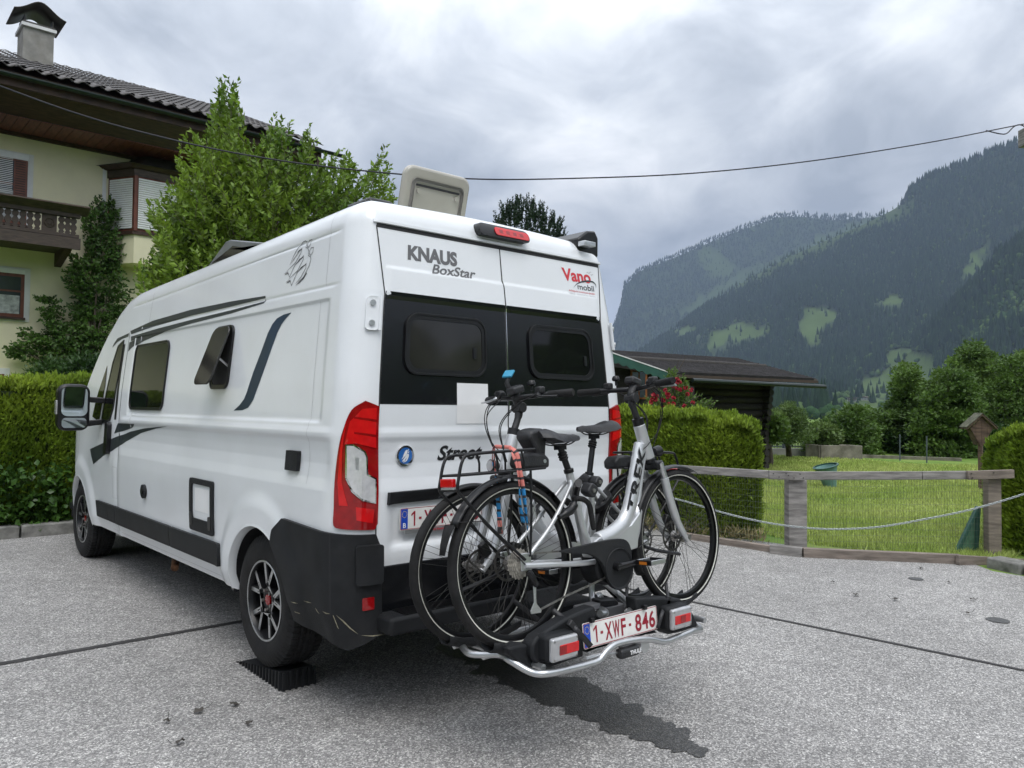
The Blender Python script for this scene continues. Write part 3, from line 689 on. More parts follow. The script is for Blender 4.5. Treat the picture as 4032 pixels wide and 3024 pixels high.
for P in ([(878, 853), (905, 858), (930, 868), (908, 864)], [(955, 850), (985, 858), (1010, 868), (980, 864)], [(1032, 900), (1045, 918), (1062, 948), (1052, 940)], [(1085, 925), (1110, 938), (1135, 944), (1108, 946)], [(1150, 950), (1156, 960), (1190, 1055), (1180, 1040)], [(1170, 950), (1215, 990), (1262, 1045), (1310, 1092), (1255, 1048), (1205, 992)], [(1320, 1098), (1400, 1100), (1490, 1090), (1400, 1108)], [(900, 925), (935, 938), (938, 943), (905, 932)]):
    pts = [S(*z3(*p), s0=0., z0=.45) for p in P]
    decal('scratch', SCR, poly=pts, off=.0262, parent=van, step=(.05, .05))
b_ = MB(); b_.box((1.025, .02, .545), (1.66, .05, .25)); b_.obj('door_sill', M['blackgloss'], van, bevel=.008)
b_ = MB(); b_.box((1.025, -.055, .405), (1.68, .17, .085)); stp = b_.obj('bumper_step', M['blackpl'], van, bevel=.018)
b_ = MB()
for k in range(7): b_.box((1.025, -.12+.018*k, .450), (1.5, .008, .006))
b_.obj('step_tread', M['darkpl'], stp)
# ---- side windows
zs = zm(0, 1050, 1.382); zA = zm(900, 800, 1.659)
w1 = [S(*zs(*p)) for p in ((745, 425), (922, 398), (880, 782), (692, 778))]
w1a = (w1[0][0]+w1[3][0])/2; w1b = (w1[1][0]+w1[2][0])/2
win(van, w1a, (w1[2][1]+w1[3][1])/2, w1b, (w1[0][1]+w1[1][1])/2, .07, M['glassdark'], fw=.022, th=.012, name='side_window')
w2 = [S(*zs(*p)) for p in ((1165, 335), (1234, 400), (1212, 640), (1120, 668))]
sx0, sx1 = sY(1.77), sY(1.475); z0w, z1w = w2[3][1], S(*zs(1200, 326))[1]
sw_ = win(van, sx0, z0w, sx1, z1w, .06, M['seam'], fw=.026, th=.014, name='side_window')
# the flap, hinged at the top edge and propped open
e0 = body_pt(sx0+.012, z1w-.012, .016); e1 = body_pt(sx1-.012, z1w-.012, .016); H_ = z1w-z0w-.012; an = R_(20)
def flap(u_, v_, o_):     # u 0..1 across, v metres down, o outward
    p = e0+(e1-e0)*u_
    return (p[0]-v_*math.sin(an)-o_*math.cos(an), p[1], p[2]-v_*math.cos(an)+o_*math.sin(an))
wd_ = np.linalg.norm(e1-e0); PF = [(u_, v_) for u_, v_ in rr(0, 0, 1, H_, .02, 2)]
PF = [((a_)/wd_, b_) for a_, b_ in rr(0, .0, wd_, H_, .055, 7)]
b_ = MB(); b_.prism(PF, flap, .0, .012); fl = b_.obj('window_flap', M['glassgrey'], sw_, bevel=.003)
b_ = MB(); PI = [((a_)/wd_, b_) for a_, b_ in rr(.025, .025, wd_-.025, H_-.025, .045, 7)]; b_.prism(PI, flap, -.004, .0); b_.obj('flap_frame', M['darkpl'], sw_)
b_ = MB(); q0 = flap(.93, H_*.55, 0); q1 = body_pt(sx1-.04, z0w+.14, .0); b_.tube([q0, q1], .007, 8); b_.obj('window_stay', M['alu'], sw_)
# ---- cab door window and its surrounds
cw = [(368, 1255), (470, 1345), (480, 1354)]
gl = [S(*p, z0=1.6) for p in ((488, 1346), (468, 1368), (448, 1430), (428, 1520), (405, 1640), (402, 1665), (434, 1648), (447, 1600), (462, 1500), (478, 1410))]
cabw = decal('cab_window', M['glassdark'], poly=gl, off=.003, thick=.002, parent=van, step=(.05, .05))
ar = sum(gl[i][0]*gl[(i+1) % len(gl)][1]-gl[(i+1) % len(gl)][0]*gl[i][1] for i in range(len(gl))); sg = 1 if ar > 0 else -1
decal('window_frame', M['darkpl'], ring=(offs(gl, .022*sg), gl), off=.0015, thick=.006, parent=cabw, step=(.05, .05))
# quarter light and mirror base
ql = [S(*p, z0=1.5) for p in ((424, 1440), (404, 1500), (380, 1575), (366, 1640), (392, 1660), (400, 1610), (416, 1520))]
decal('quarter_window', M['glassdark'], poly=ql, off=.003, thick=.002, parent=van, step=(.05, .05))
# door outline
def pxstrip(pts, wd=.006, mat=None, name='panel_seam', z0=1.2, k=5):
    P = [S(*p, z0=z0) for p in pts]; P = [tuple(p) for p in bez(P, k)]; return strip(P, wd, mat, name)
pxstrip([zs(708, 358), zs(700, 420), zs(680, 560), zs(655, 760), zs(648, 850), zs(648, 975)], .009, k=3)
strip(lin((S(*zs(648, 975))[0], 1.2), (S(*zs(648, 975))[0]-.01, .66), 12)+lin((S(*zs(648, 975))[0]-.01, .64), (S(*zs(648, 975))[0]-.0, .40), 6), .006, name='panel_seam')
b0 = S(*zs(620, 1088)); b1 = S(*zs(610, 1252)); sF = b0[0]
strip([(sF, b0[1]), (sF+.10, b0[1]), (sF+.10, b1[1]), (sF-.0, b1[1]), (sF, b0[1]-.002)], .004, M['lightgrey'], 'panel_seam')
strip(lin((sY(3.22), 2.33), (sY(3.22), 2.06), 8), .006, M['lightgrey'], 'panel_seam')
strip(lin((sY(.30), 2.47), (sY(.30), 2.06), 8), .003, M['lightgrey'], 'panel_seam')
strip(lin((sY(.36), 2.0), (sY(.36), 1.05), 20), .0025, M['lightgrey'], 'panel_seam')
# ---- decals on the side
def pd(pts, mat, z0=1.5, off=.0016, name='stripe_decal', sub_=0, stz=.016):
    P = [S(*p, z0=z0) for p in pts]
    if sub_: P = [tuple(p) for p in bez(P, sub_, True)]
    return decal(name, mat, poly=P, off=off, parent=van, step=(.04, stz))
z11 = zA
pd([z11(*p) for p in ((400, 713), (350, 726), (305, 752), (275, 790), (245, 850), (200, 975), (150, 1105), (110, 1230), (90, 1280), (60, 1320), (22, 1355), (80, 1352), (118, 1335), (150, 1285), (190, 1175), (240, 1035), (275, 935), (308, 845), (335, 790), (365, 750))], M['navy'])
ls = lambda x_, y_: (x_*1.8228, y_*1.8228)
for poly in ([ls(574, 639), ls(500, 651), ls(413, 669), ls(330, 693), ls(282, 715), ls(284, 722), ls(330, 706), ls(413, 682), ls(500, 662), ls(574, 644)],
             [ls(573, 646), ls(574, 650), ls(500, 670), ls(413, 691), ls(340, 710), ls(283, 727), ls(283, 737), ls(340, 721), ls(413, 699), ls(500, 677), ls(570, 655)]):
    pd([p for p in poly], M['darkprint'], z0=2.0, stz=.005)
pd([zs(*p) for p in ((702, 362), (640, 390), (620, 420), (612, 440), (640, 410), (668, 392), (700, 380))], M['darkprint'], z0=1.95)
pd([zs(*p) for p in ((892, 355), (840, 362), (780, 380), (705, 412), (698, 462), (720, 438), (780, 402), (840, 376))], M['darkprint'], z0=1.9)
pd([zs(*p) for p in ((684, 420), (672, 425), (655, 520), (640, 650), (625, 790), (622, 832), (632, 832), (645, 700), (662, 560))], M['blackprint'], z0=1.7)
pd([zs(*p) for p in ((642, 852), (733, 856), (712, 878), (624, 908))], M['darkprint'], z0=1.3)
pd([zs(*p) for p in ((915, 869), (860, 872), (780, 880), (700, 898), (630, 928), (600, 942), (560, 962), (497, 993), (518, 1075), (570, 1030), (620, 1000), (680, 950), (760, 905), (840, 882))], M['darkprint'], z0=1.25)
pd([zs(*p) for p in ((590, 905), (565, 932), (590, 928))], M['darkprint'], z0=1.3)
# swallow outline high on the side
for k in 'abc':
    P = [S(*z8(*p), z0=2.2) for p in SWL[k]]; ar = sum(P[i][0]*P[(i+1) % len(P)][1]-P[(i+1) % len(P)][0]*P[i][1] for i in range(len(P))); sg = 1 if ar > 0 else -1
    decal('logo_outline', M['greyprint'], ring=(offs(P, .0026*sg), offs(P, -.0026*sg)), off=.002, parent=van, step=(.04, .016))
for P in ([(780, 930), (860, 800), (975, 725), (975, 740), (880, 820)], [(820, 1140), (900, 1010), (1035, 925), (1035, 945), (930, 1020)], [(800, 640), (860, 560), (925, 525), (925, 540), (870, 590)], [(465, 1225), (510, 1180), (570, 1162), (575, 1178), (520, 1195)], [(515, 1440), (560, 1395), (620, 1372), (625, 1388), (570, 1410)], [(755, 1490), (960, 1290), (1050, 1150), (1060, 1160), (970, 1310), (860, 1420)]):
    pd([z8(*p) for p in P], M['blackprint'], z0=2.2, off=.0022, name='logo_shade')
# ---- hatch, vents, handle, black block
hA = S(*zs(1055, 1150)); hB = S(*zs(1178, 1460)); hx0 = hA[0]; hx1 = S(*zs(1186, 1170))[0]; hz1 = (hA[1]+S(*zs(1180, 1165))[1])/2; hz0 = (hB[1]+S(*zs(1052, 1430))[1])/2
hx0 = (hx0+S(*zs(1050, 1420))[0])/2; hx1 = (hx1+S(*zs(1172, 1460))[0])/2
ht = decal('service_hatch', M['blackpl'], ring=(rr(hx0, hz0, hx1, hz1, .02, 4), rr(hx0+.045, hz0+.08, hx1-.04, hz1-.035, .012, 4)), off=.001, thick=.014, parent=van, step=(.1, .1), bevel=.004)
decal('hatch_panel', M['paint'], poly=rr(hx0+.045, hz0+.08, hx1-.04, hz1-.035, .012, 4), off=.003, thick=.002, parent=ht, step=(.1, .1))
decal('hatch_sticker', M['white'], poly=rr(hx0+.085, hz0+.13, hx1-.075, hz1-.06, .001, 1), off=.006, parent=ht, step=(.1, .1))
for xx in (hx0+.035, hx1-.045): decal('hatch_latch', M['darkpl'], poly=rr(xx-.028, hz0+.03, xx+.022, hz0+.115, .015, 4), off=.012, thick=.006, parent=ht, step=(.1, .1), bevel=.002)
bk = [S(*ls(621, 972), z0=1.1), S(*ls(645, 1018), z0=1.1)]
decal('socket_cover', M['blackpl'], poly=rr(bk[0][0], bk[1][1], bk[1][0], bk[0][1], .005, 2), off=.001, thick=.022, parent=van, step=(.1, .1), bevel=.004)
so_ = S(*ls(317, 1061), z0=.8); decal('round_vent', M['blackpl'], poly=circ(so_, .052, 24), off=.001, thick=.018, parent=van, step=(.1, .1), bevel=.005)
decal('vent_cap', M['darkpl'], poly=circ(so_, .026, 20), off=.019, thick=.008, parent=van, step=(.1, .1))
hd_ = S(*zs(602, 920), z0=1.2); decal('door_handle', M['darkpl'], poly=rr(hd_[0]-.055, hd_[1]-.155, hd_[0]+.035, hd_[1]+.115, .03, 5), off=.001, thick=.035, parent=van, step=(.1, .1), bevel=.012)
# ---- lower rubbing strips
sk0 = sY(4.28); zk0, zk1 = .462, .600
segs = [(sk0, sY(3.92)), (sY(3.915), sY(3.72)), (sY(3.712), sY(2.36)), (sY(2.352), sY(1.47))]
for a_, b_ in segs:
    decal('side_moulding', M['blackpl'], poly=rr(a_, zk0, b_, zk1+.002, .012, 3), off=.0, thick=.022, parent=van, step=(.1, .05), bevel=.006)
decal('sill_line', M['lightgrey'], poly=[(sY(3.9), .392), (sY(1.42), .392), (sY(1.42), .396), (sY(3.9), .396)], off=.001, parent=van, step=(.1, .1))
# ---- door mirror
mc = atX(162*1.8228, 880*1.8228, -.22)
mg = MB(); mg.prism(rr(-.125, -.20, .125, .20, .075, 8), lambda u_, v_, o_: (mc[0]+u_, mc[1]+.02+o_, mc[2]+v_), 0, .12); mir_ = mg.obj('door_mirror', M['darkpl'], van, bevel=.03, seg=4)
mg = MB(); mg.prism(rr(-.10, -.075, .10, .175, .05, 6), lambda u_, v_, o_: (mc[0]+u_, mc[1]+.02-o_, mc[2]+v_), 0, .004); mg.obj('mirror_glass', mk('mirror_glass', (.55, .60, .63), .03, metal=1, var=.05), mir_)
mg = MB(); mg.prism(rr(-.095, -.175, .095, -.09, .03, 6), lambda u_, v_, o_: (mc[0]+u_, mc[1]+.02-o_, mc[2]+v_), 0, .006); mg.obj('mirror_glass', bpy.data.materials['mirror_glass'], mir_)
mg = MB()
for zz in (.07, -.14): mg.beam((mc[0]+.11, mc[1]+.07, mc[2]+zz), (.09, mc[1]+.02, mc[2]+zz*.8), .05, .05)
mg.prism([(-.1, -.2), (.02, -.22), (.05, .02), (-.02, .22), (-.06, .2)], lambda u_, v_, o_: (.045+o_+max(0, v_)*.1, mc[1]+.0+u_, mc[2]+v_), 0, .05)
mg.obj('mirror_arm', M['darkpl'], mir_, bevel=.008)
mg = MB(); mg.box((mc[0]-.128, mc[1]+.07, mc[2]+.0), (.012, .06, .12)); mg.obj('turn_signal', M['clearlens'], mir_, bevel=.004)
# ---- roof furniture
zr = zm(1500, 600, 2.458)
HY = .95; hz = 2.52
hc = [atY(*zr(*p), HY) for p in ((145, 560), (285, 118), (848, 285), (775, 648))]
hxL = .33; 
hbl = atY(*zr(150, 560), HY); hbr = atY(*zr(775, 648), HY)
HX0, HX1 = hbl[0], hbr[0]; HH = -.035+max(atY(*zr(285, 120), HY)[2], atY(*zr(700, 232), HY)[2])-hz; ht_ = R_(-14)
def hat(u_, v_, o_): return (u_, HY+v_*math.sin(ht_)+o_*math.cos(ht_), hz+v_*math.cos(ht_)-o_*math.sin(ht_))
hb = M['beige'] = mk('smoky_acrylic', (.40, .38, .33), .22, var=.1, scale=3, coat=.4)
hm = MB(); hm.prism(rr(HX0, -.05, HX1, HH/math.cos(ht_), .07, 8), hat, .0, .055); hob = hm.obj('roof_hatch', M['beige'], van, bevel=.02, seg=3)
bm = flatmesh(ring=(rr(HX0+.055, -.02, HX1-.055, HH-.06, .04, 6), rr(HX0+.075, 0, HX1-.075, HH-.08, .03, 6)))
cutmap(bm, -.012, .012, (None, None), hat).obj('hatch_rim', mk('hatch_rim', (.24, .23, .21), .4), hob, bevel=.002)
hm = MB(); hm.prism([(HX0+.09, HH-.11), (HX1-.09, HH-.11), (HX1-.09, HH-.097), (HX0+.09, HH-.097)], hat, -.010, 0)
for xx in (HX0+.035, HX1-.075): hm.prism([(xx, -.04), (xx+.012, -.04), (xx+.018, .17), (xx+.006, .17)], hat, -.016, 0)
hm.obj('hatch_gasket', M['seam'], hob)
hm = MB()
for u_, v_ in ((HX0+.11, HH-.14), (HX1-.11, HH-.14), (HX0+.11, .05), (HX1-.11, .05), ((HX0+HX1)/2, .10)):
    hm = MB(); hm.cyl(hat(u_, v_, -.018), hat(u_, v_, 0), .016, 10); hm.obj('hatch_catch', M['beige'], hob)
hm = MB(); hm.box(((HX0+HX1)/2, HY+.28, hz+.02), (HX1-HX0, .62, .05)); hm.obj('hatch_frame', M['beige'], hob, bevel=.015)
k0 = atX(*ls(462, 572), .38); k1 = atX(*ls(500, 520), .38); k2 = atX(*ls(572, 524), .38)
hm = MB(); hm.prism([(k0[1]+.20, 2.46), (k1[1]+.06, k1[2]-.0), (k1[1]-.03, k1[2]), (k2[1]-.15, k2[2]-.03), (k2[1]-.15, 2.50)], lambda u_, v_, o_: (.36+o_, u_, v_), 0, .62); sk_ = hm.obj('skylight', mk('skylight_grey', (.16, .17, .18), .3, coat=.3), van, bevel=.03, seg=3)
hm = MB(); hm.prism([(k0[1]-.02, 2.52), (k1[1]-.03, k1[2]-.07), (k1[1]-.09, k1[2]-.055), (k2[1]-.1, k2[2]-.08), (k2[1]-.1, 2.52)], lambda u_, v_, o_: (.352+o_, u_, v_), 0, .01); hm.obj('skylight_glass', M['glassgrey'], sk_)
bx = atX(*ls(826, 449), .35); hm = MB(); hm.box((bx[0]+.02, bx[1]+.16, 2.52), (.16, .24, .07)); hm.obj('roof_vent', M['darkpl'], van, bevel=.02)
# awning case on the right roof edge
aw = [atY(*z10(*p), .10) for p in ((1712, 870), (2010, 787), (2105, 860), (2095, 992), (1940, 940))]
ax1 = atY(*z10(2105, 900), .10)[0]
PA = [(-.19, -.10), (-.19, -.005), (-.10, .055), (-.03, .065), (.0, .02), (.0, -.10), (-.06, -.13)]
hm = MB(); hm.prism(PA, lambda u_, v_, o_: (ax1+u_, .10+o_, 2.515+v_), 0, 3.6); hm.obj('awning_case', M['darkpl'], van, bevel=.012)
hm = MB(); hm.box((ax1-.15, .06, 2.47), (.10, .06, .03)); hm.obj('awning_bracket', M['alu'], van, bevel=.004)
# ---- under the van
hm = MB(); hm.tube([(.35, 3.3, .36), (.22, 2.9, .33), (.14, 2.70, .24)], .028, 10); hm.obj('exhaust_pipe', mk('rusty_pipe', (.22, .11, .06), .7, metal=.5, var=.4, scale=30), van, sm=40)
hm = MB(); hm.cyl((.22, 1.60, .30), (.13, 1.60, .30), .022, 10); hm.box((.25, 1.53, .32), (.06, .16, .06)); hm.obj('water_valve', M['steel'], van)
hm = MB(); hm.prism([(.18, .28), (.42, .28), (.42, .50), (.18, .50)], lambda u_, v_, o_: (u_, .16+o_, v_), 0, .01); hm.prism([(1.63, .28), (1.87, .28), (1.87, .50), (1.63, .50)], lambda u_, v_, o_: (u_, .30+o_, v_), 0, .01); hm.obj('mud_flap', M['rubber'], van)
# ---- wheels
def van_wheel(cx_, cy_, out, label=None):
    c = (cx_, cy_, .36)
    ax = (out, 0, 0); W_ = .225; Rr = .366; mb = MB(); n_ = 120
    prof = [(.222, .09), (.225, .105), (.250, .116), (.290, .120), (.325, .112), (.345, .100), (.358, .094)]
    tread = []
    xs_ = np.linspace(.090, -.090, 25)
    for x_ in xs_:
        g = .010 if min(abs(x_-q) for q in (.052, .018, -.018, -.052)) < .0045 else 0
        tread.append((.366-g-.006*(x_/.09)**2, x_))
    prof2 = [(r, -a) for r, a in reversed(prof)]
    full_ = prof+tread+prof2
    vs = []; m_ = len(full_)
    axv = Vector(ax); u_ = Vector((0, 1, 0)); v_ = Vector((0, 0, 1))
    for k in range(n_*2):
        t = 2*math.pi*k/(n_*2)
        for (r, a) in full_:
            rr_ = r
            if abs(a) > .050 and r > .335 and k % 4 == 0: rr_ -= .009
            if abs(a) <= .050 and r > .35 and (k+int(a*400)) % 6 == 0: rr_ -= .005
            d = u_*math.cos(t)+v_*math.sin(t); vs.append(Vector(c)+d*rr_+axv*a)
    fs = [(k*m_+i, ((k+1) % (n_*2))*m_+i, ((k+1) % (n_*2))*m_+i+1, k*m_+i+1) for k in range(n_*2) for i in range(m_-1)]
    # rim = wheel part
    rim = MB(); rim.lathe([(.222, .095), (.219, .106), (.212, .108), (.206, .098), (.200, .06), (.19, -.08), (.05, -.085), (.0, -.085)], c, ax, 60)
    wh = rim.obj('wheel', M['darkpl'], van, sm=40)
    t_ = MB().add(vs, fs).obj('tyre', M['rubber'], wh, sm=30)
    mb = MB(); mb.lathe([(.222, .1065), (.2195, .1085), (.213, .1085), (.2105, .1065)], c, ax, 60, closed=True); mb.obj('rim_edge', M['alu'], wh, sm=50)
    P = lambda r, a, d_: Vector(c)+(u_*math.cos(a)+v_*math.sin(a))*r+axv*d_
    sp = MB(); fc = MB()
    for k in range(5):
        a0 = 2*math.pi*k/5+math.pi/2+.12
        for sg_ in (-1, 1):
            pts = [(.055, a0+sg_*.22), (.10, a0+sg_*.17), (.205, a0+sg_*.33), (.215, a0+sg_*.20), (.13, a0+sg_*.035), (.06, a0)]
            poly = [P(r_, a_, 0) for r_, a_ in pts]
            q = []; 
            for d_ in (.03, .088): q += [P(r_, a_, d_-(.02 if r_ < .08 else 0)) for r_, a_ in pts]
            n6 = len(pts); sp.add(q, [tuple(range(n6)), tuple(range(2*n6-1, n6-1, -1))]+[(i, (i+1) % n6, n6+(i+1) % n6, n6+i) for i in range(n6)])
            # machined edge faces
            e1_ = [(.088, a0+sg_*.24), (.205, a0+sg_*.34), (.208, a0+sg_*.225), (.108, a0+sg_*.06)]
            fc.add([P(r_, a_, .0895) for r_, a_ in e1_], [(0, 1, 2, 3)])
        e2 = [(.088, a0-.24), (.074, a0), (.088, a0+.24), (.108, a0+.06), (.108, a0-.06)]
        fc.add([P(r_, a_, .0895) for r_, a_ in e2], [tuple(range(6))])
    sp.lathe([(.075, .04), (.07, .078), (.045, .082), (.03, .070), (.0, .070)], c, ax, 30)
    sp.obj('spokes', M['darkpl'], wh, bevel=.003); fc.obj('spoke_face', M['alu'], wh, fix=False)
    mb = MB(); mb.lathe([(.029, .068), (.029, .084), (.0, .086)], c, ax, 24); mb.obj('centre_cap', M['redlens2'], wh, sm=40)
    for k in range(5):
        mb = MB(); a_ = 2*math.pi*k/5+math.pi/2+.75; mb.cyl(P(.055, a_, .070), P(.055, a_, .094), .010, 6); mb.obj('wheel_nut', M['steel'], wh)
    return wh
van_wheel(.135, .91, -1); van_wheel(.135, 4.94, -1); van_wheel(1.915, .91, 1); van_wheel(1.915, 4.94, 1)
mb = MB(); mb.tube([(.2, .91, .36), (1.85, .91, .36)], .04, 10); mb.tube([(.2, 4.94, .36), (1.85, 4.94, .36)], .04, 10); mb.box((1.025, 2.6, .33), (.5, 2.4, .18)); mb.obj('axle', M['blackpl'], van)
# ---- wheel ramp
rp_ = thing('wheel_ramp', 'ribbed black plastic levelling ramp under the left rear wheel', 'wheel ramp', (.13, .95, gz(.95)))
RX0, RX1 = .035, .245; y0, y1 = 1.30, .70
rm = MB(); hgt = .105; prf = [(y0, 0.002)]
for k in range(9):
    t0 = k/9; prf.append((y0+(y1-y0)*t0, .004+hgt*t0**.8)); 
prf.append((y1+.02, hgt)); prf.append((y1, .002))
rm.prism(prf, lambda u_, v_, o_: (RX0+.012+o_, u_, gz(u_)+v_), 0, RX1-RX0-.024); rm.obj('ramp_body', M['blackpl'], rp_)
for k in range(15):
    t = (k+.5)/15; yy = y0+(y1-y0)*t; hh = .004+hgt*t**.8
    a_ = MB(); a_.box((RX0+.006, yy, gz(yy)+hh/2+.001), (.012, .014, hh)); a_.obj('rib', M['blackpl'], rp_)
for k in range(6):
    xx = RX0+.018+k*(RX1-RX0-.03)/5; a_ = MB(); a_.box((xx, y1-.006, gz(y1)+hgt/2), (.012, .014, hgt+.002)); a_.obj('rib', M['blackpl'], rp_)
M['spoke'] = mk('black_spoke', (.05, .048, .045), .4, metal=.6)
M['cass'] = mk('worn_cassette', (.50, .47, .42), .45, metal=.6, var=.25, scale=60)
M['rotor'] = mk('dark_rotor', (.10, .095, .09), .45, metal=.7, var=.3, scale=40)
# ================================================================ BICYCLES
SPK = {}
def make_bike(name, label, loc, rz, lean, front_dir, saddle_dz=0., phone=True, bar=None):
    t = thing(name, label, 'electric bicycle', loc, rz, 'bicycles on the rear carrier')
    t.rotation_euler = (lean, 0, rz)
    def ob(mb, nm, mt, par=None, **k):
        return mb.obj(nm, mt, par or t, world=False, **k)
    WB = 1.17; Rt = .356
    def wheel(cx_, front):
        r = MB(); r.lathe([(.318, -.012), (.311, -.0125), (.300, -.0095), (.298, 0), (.300, .0095), (.311, .0125), (.318, .012), (.310, .008), (.309, -.008)], (cx_, 0, 0), (0, 1, 0), 72, closed=True)
        w_ = ob(r, 'wheel', M['darkpl'], sm=50); w_['label'] = 'front wheel' if front else 'rear wheel'
        ty = MB(); prof = []
        for k in range(25):
            a = -math.radians(128)+math.radians(256)*k/24
            prof.append((.333+.0235*math.cos(a), .0235*math.sin(a)))
        n_ = 144; vs = []; m_ = len(prof)
        for k in range(n_):
            tt = 2*math.pi*k/n_
            for i, (r_, y_) in enumerate(prof):
                g = 0
                if 7 <= i <= 17 and (k+abs(i-12)) % 4 == 0: g = -.0022
                if i in (10, 14): g -= .001
                vs.append((cx_+(r_+g)*math.cos(tt), y_, (r_+g)*math.sin(tt)))
        ty.add(vs, [(k*m_+i, ((k+1) % n_)*m_+i, ((k+1) % n_)*m_+i+1, k*m_+i+1) for k in range(n_) for i in range(m_-1)])
        ob(ty, 'tyre', M['rubber'], w_, sm=40)
        for sg_ in (-1, 1):
            rl = MB(); rl.lathe([(.3225, sg_*.0212), (.3275, sg_*.0236)], (cx_, 0, 0), (0, 1, 0), 72); ob(rl, 'reflective_line', M['paleline'], w_, fix=False)
        hb = MB(); fl = .034 if not front else .03
        hb.lathe([(.0, -.05), (.014, -.05), (.014, -.034), (fl, -.032), (fl, -.027), (.016, -.02), (.016, .02), (fl, .027), (fl, .032), (.014, .034), (.014, .05), (0, .05)], (cx_, 0, 0), (0, 1, 0), 20); ob(hb, 'hub', M['steel'], w_, sm=40)
        sp0 = None
        for k in range(32):
            sd_ = 1 if k % 2 else -1; ah = 2*math.pi*(k//2)/16+(0.1 if k % 2 else 0); ar_ = ah+(.55 if (k//2) % 2 else -.55)+(.1 if k % 2 else 0)
            sp = MB(); sp.tube([(cx_+fl*math.cos(ah), sd_*.029, fl*math.sin(ah)), (cx_+.301*math.cos(ar_), sd_*.003, .301*math.sin(ar_))], .0011, 5)
            ob(sp, 'spoke', M['spoke'], w_)
        vv = MB(); a_ = 2.2 if front else 1.1; vv.tube([(cx_+.302*math.cos(a_), 0, .302*math.sin(a_)), (cx_+.262*math.cos(a_), 0, .262*math.sin(a_))], .0035, 6); ob(vv, 'valve', M['alu'], w_)
        rt = MB(); ry = .040                      # disc rotor on the left
        rt.lathe([(.068, ry), (.080, ry), (.080, ry+.002), (.068, ry+.002)], (cx_, 0, 0), (0, 1, 0), 40, closed=True)
        for k in range(6):
            a_ = 2*math.pi*k/6; rt.beam((cx_+.02*math.cos(a_), ry+.001, .02*math.sin(a_)), (cx_+.07*math.cos(a_+.5), ry+.001, .07*math.sin(a_+.5)), .002, .010, up=(-math.sin(a_), 0, math.cos(a_)))
        ob(rt, 'disc_rotor', M['rotor'], w_)
        return w_
    wr = wheel(0, False); wf = wheel(WB, True)
    HT = np.array((.905, 0, .60)); HB = np.array((.965, 0, .42)); BB = np.array((.475, 0, -.055)); ST = np.array((.372, 0, .375))
    fr = MB(); fr.tube([HB, HB*.5+HT*.5, HT], [.034, .032, .031], 16)
    dt = bez([(.905, 0, .50), (.855, 0, .36), (.795, 0, .20), (.735, 0, .11), (.64, 0, .06), (.54, 0, .035)], 6)
    fr.tube(dt, list(np.linspace(.036, .047, len(dt))), 16, flat=.78)
    fr.tube(bez([(.925, 0, .44), (.88, 0, .29), (.845, 0, .16), (.80, 0, .03), (.72, 0, -.02)], 5), [.016]*10+[.03]*11, 12, flat=.9)
    fr.prism([(.44, .02), (.52, .06), (.62, .065), (.76, .10), (.84, .16), (.80, -.02), (.70, -.03), (.56, -.02), (.46, -.03)], lambda u_, v_, o_: (u_, o_, v_), -.030, .030)
    frame = ob(fr, 'frame', M['silver'], sm=50, bevel=.006)
    s_ = MB(); s_.tube([BB+np.array((0, 0, .05)), (BB*.6+ST*.4), ST], [.030, .022, .019], 14); ob(s_, 'seat_tube', M['silver'], frame, sm=50)
    for sg_ in (-1, 1):
        s_ = MB(); s_.tube(bez([(.362, sg_*.012, .335), (.335, sg_*.03, .30), (.18, sg_*.058, .15), (.03, sg_*.066, .035)], 4), .0105, 10); ob(s_, 'seat_stay', M['silver'], frame, sm=50)
        s_ = MB(); s_.tube(bez([(.46, sg_*.045, -.045), (.36, sg_*.052, -.040), (.15, sg_*.064, -.02), (.0, sg_*.068, -.006)], 4), .0135, 10, flat=.8); ob(s_, 'chain_stay', M['silver'], frame, sm=50)
        s_ = MB(); s_.box((.01, sg_*.066, .01), (.06, .008, .075)); ob(s_, 'dropout', M['alu'], frame, bevel=.003)
    # brand lettering on the lower frame tube, both faces
    for sg_ in (-1, 1):
        bm = textmesh('TREK', 1, .022, .15); xs = [v.co.x for v in bm.verts]; a = np.array((.760, .165)); b = np.array((.888, .475)); 
        if sg_ > 0: a, b = b, a
        L = np.linalg.norm(b-a); u_ = (b-a)/L; vv_ = np.array([-u_[1], u_[0]])
        if sg_ > 0: vv_ = vv_
        k_ = L/(max(xs)-min(xs)); x0_ = min(xs); kh = .056/.7
        for v in bm.verts:
            p_ = a+u_*((v.co.x-x0_)*k_)+vv_*((v.co.y-.35)*kh)*(1)-vv_*(-.000)
            dd_ = (p_-a)@vv_
            lat = .0345*math.sqrt(max(0.05, 1-(dd_/.043)**2))+.002
            v.co = (p_[0], sg_*lat, p_[1])
        bm.verts.index_update(); me = bpy.data.meshes.new('lettering'); bm.to_mesh(me); bm.free(); link('lettering', me, M['blackprint'], frame, world=False)
    # motor, chain case, cranks
    mo = MB(); mo.lathe([(.0, -.062), (.078, -.060), (.088, -.05), (.09, .04), (.082, .052), (0, .055)], (.545, 0, -.075), (0, 1, 0), 32)
    mot = ob(mo, 'motor', M['blackpl'], sm=40)
    cc = MB(); cc.prism([tuple(p) for p in bez([(.20, .035), (.34, .045), (.50, .052), (.62, .045), (.665, .0), (.665, -.09), (.64, -.155), (.58, -.185), (.52, -.165), (.485, -.10), (.45, -.04), (.38, .0), (.26, .018)], 4, True)], lambda u_, v_, o_: (u_, o_, v_), -.098, -.076); ob(cc, 'chain_case', M['blackpl'], mot, bevel=.008)
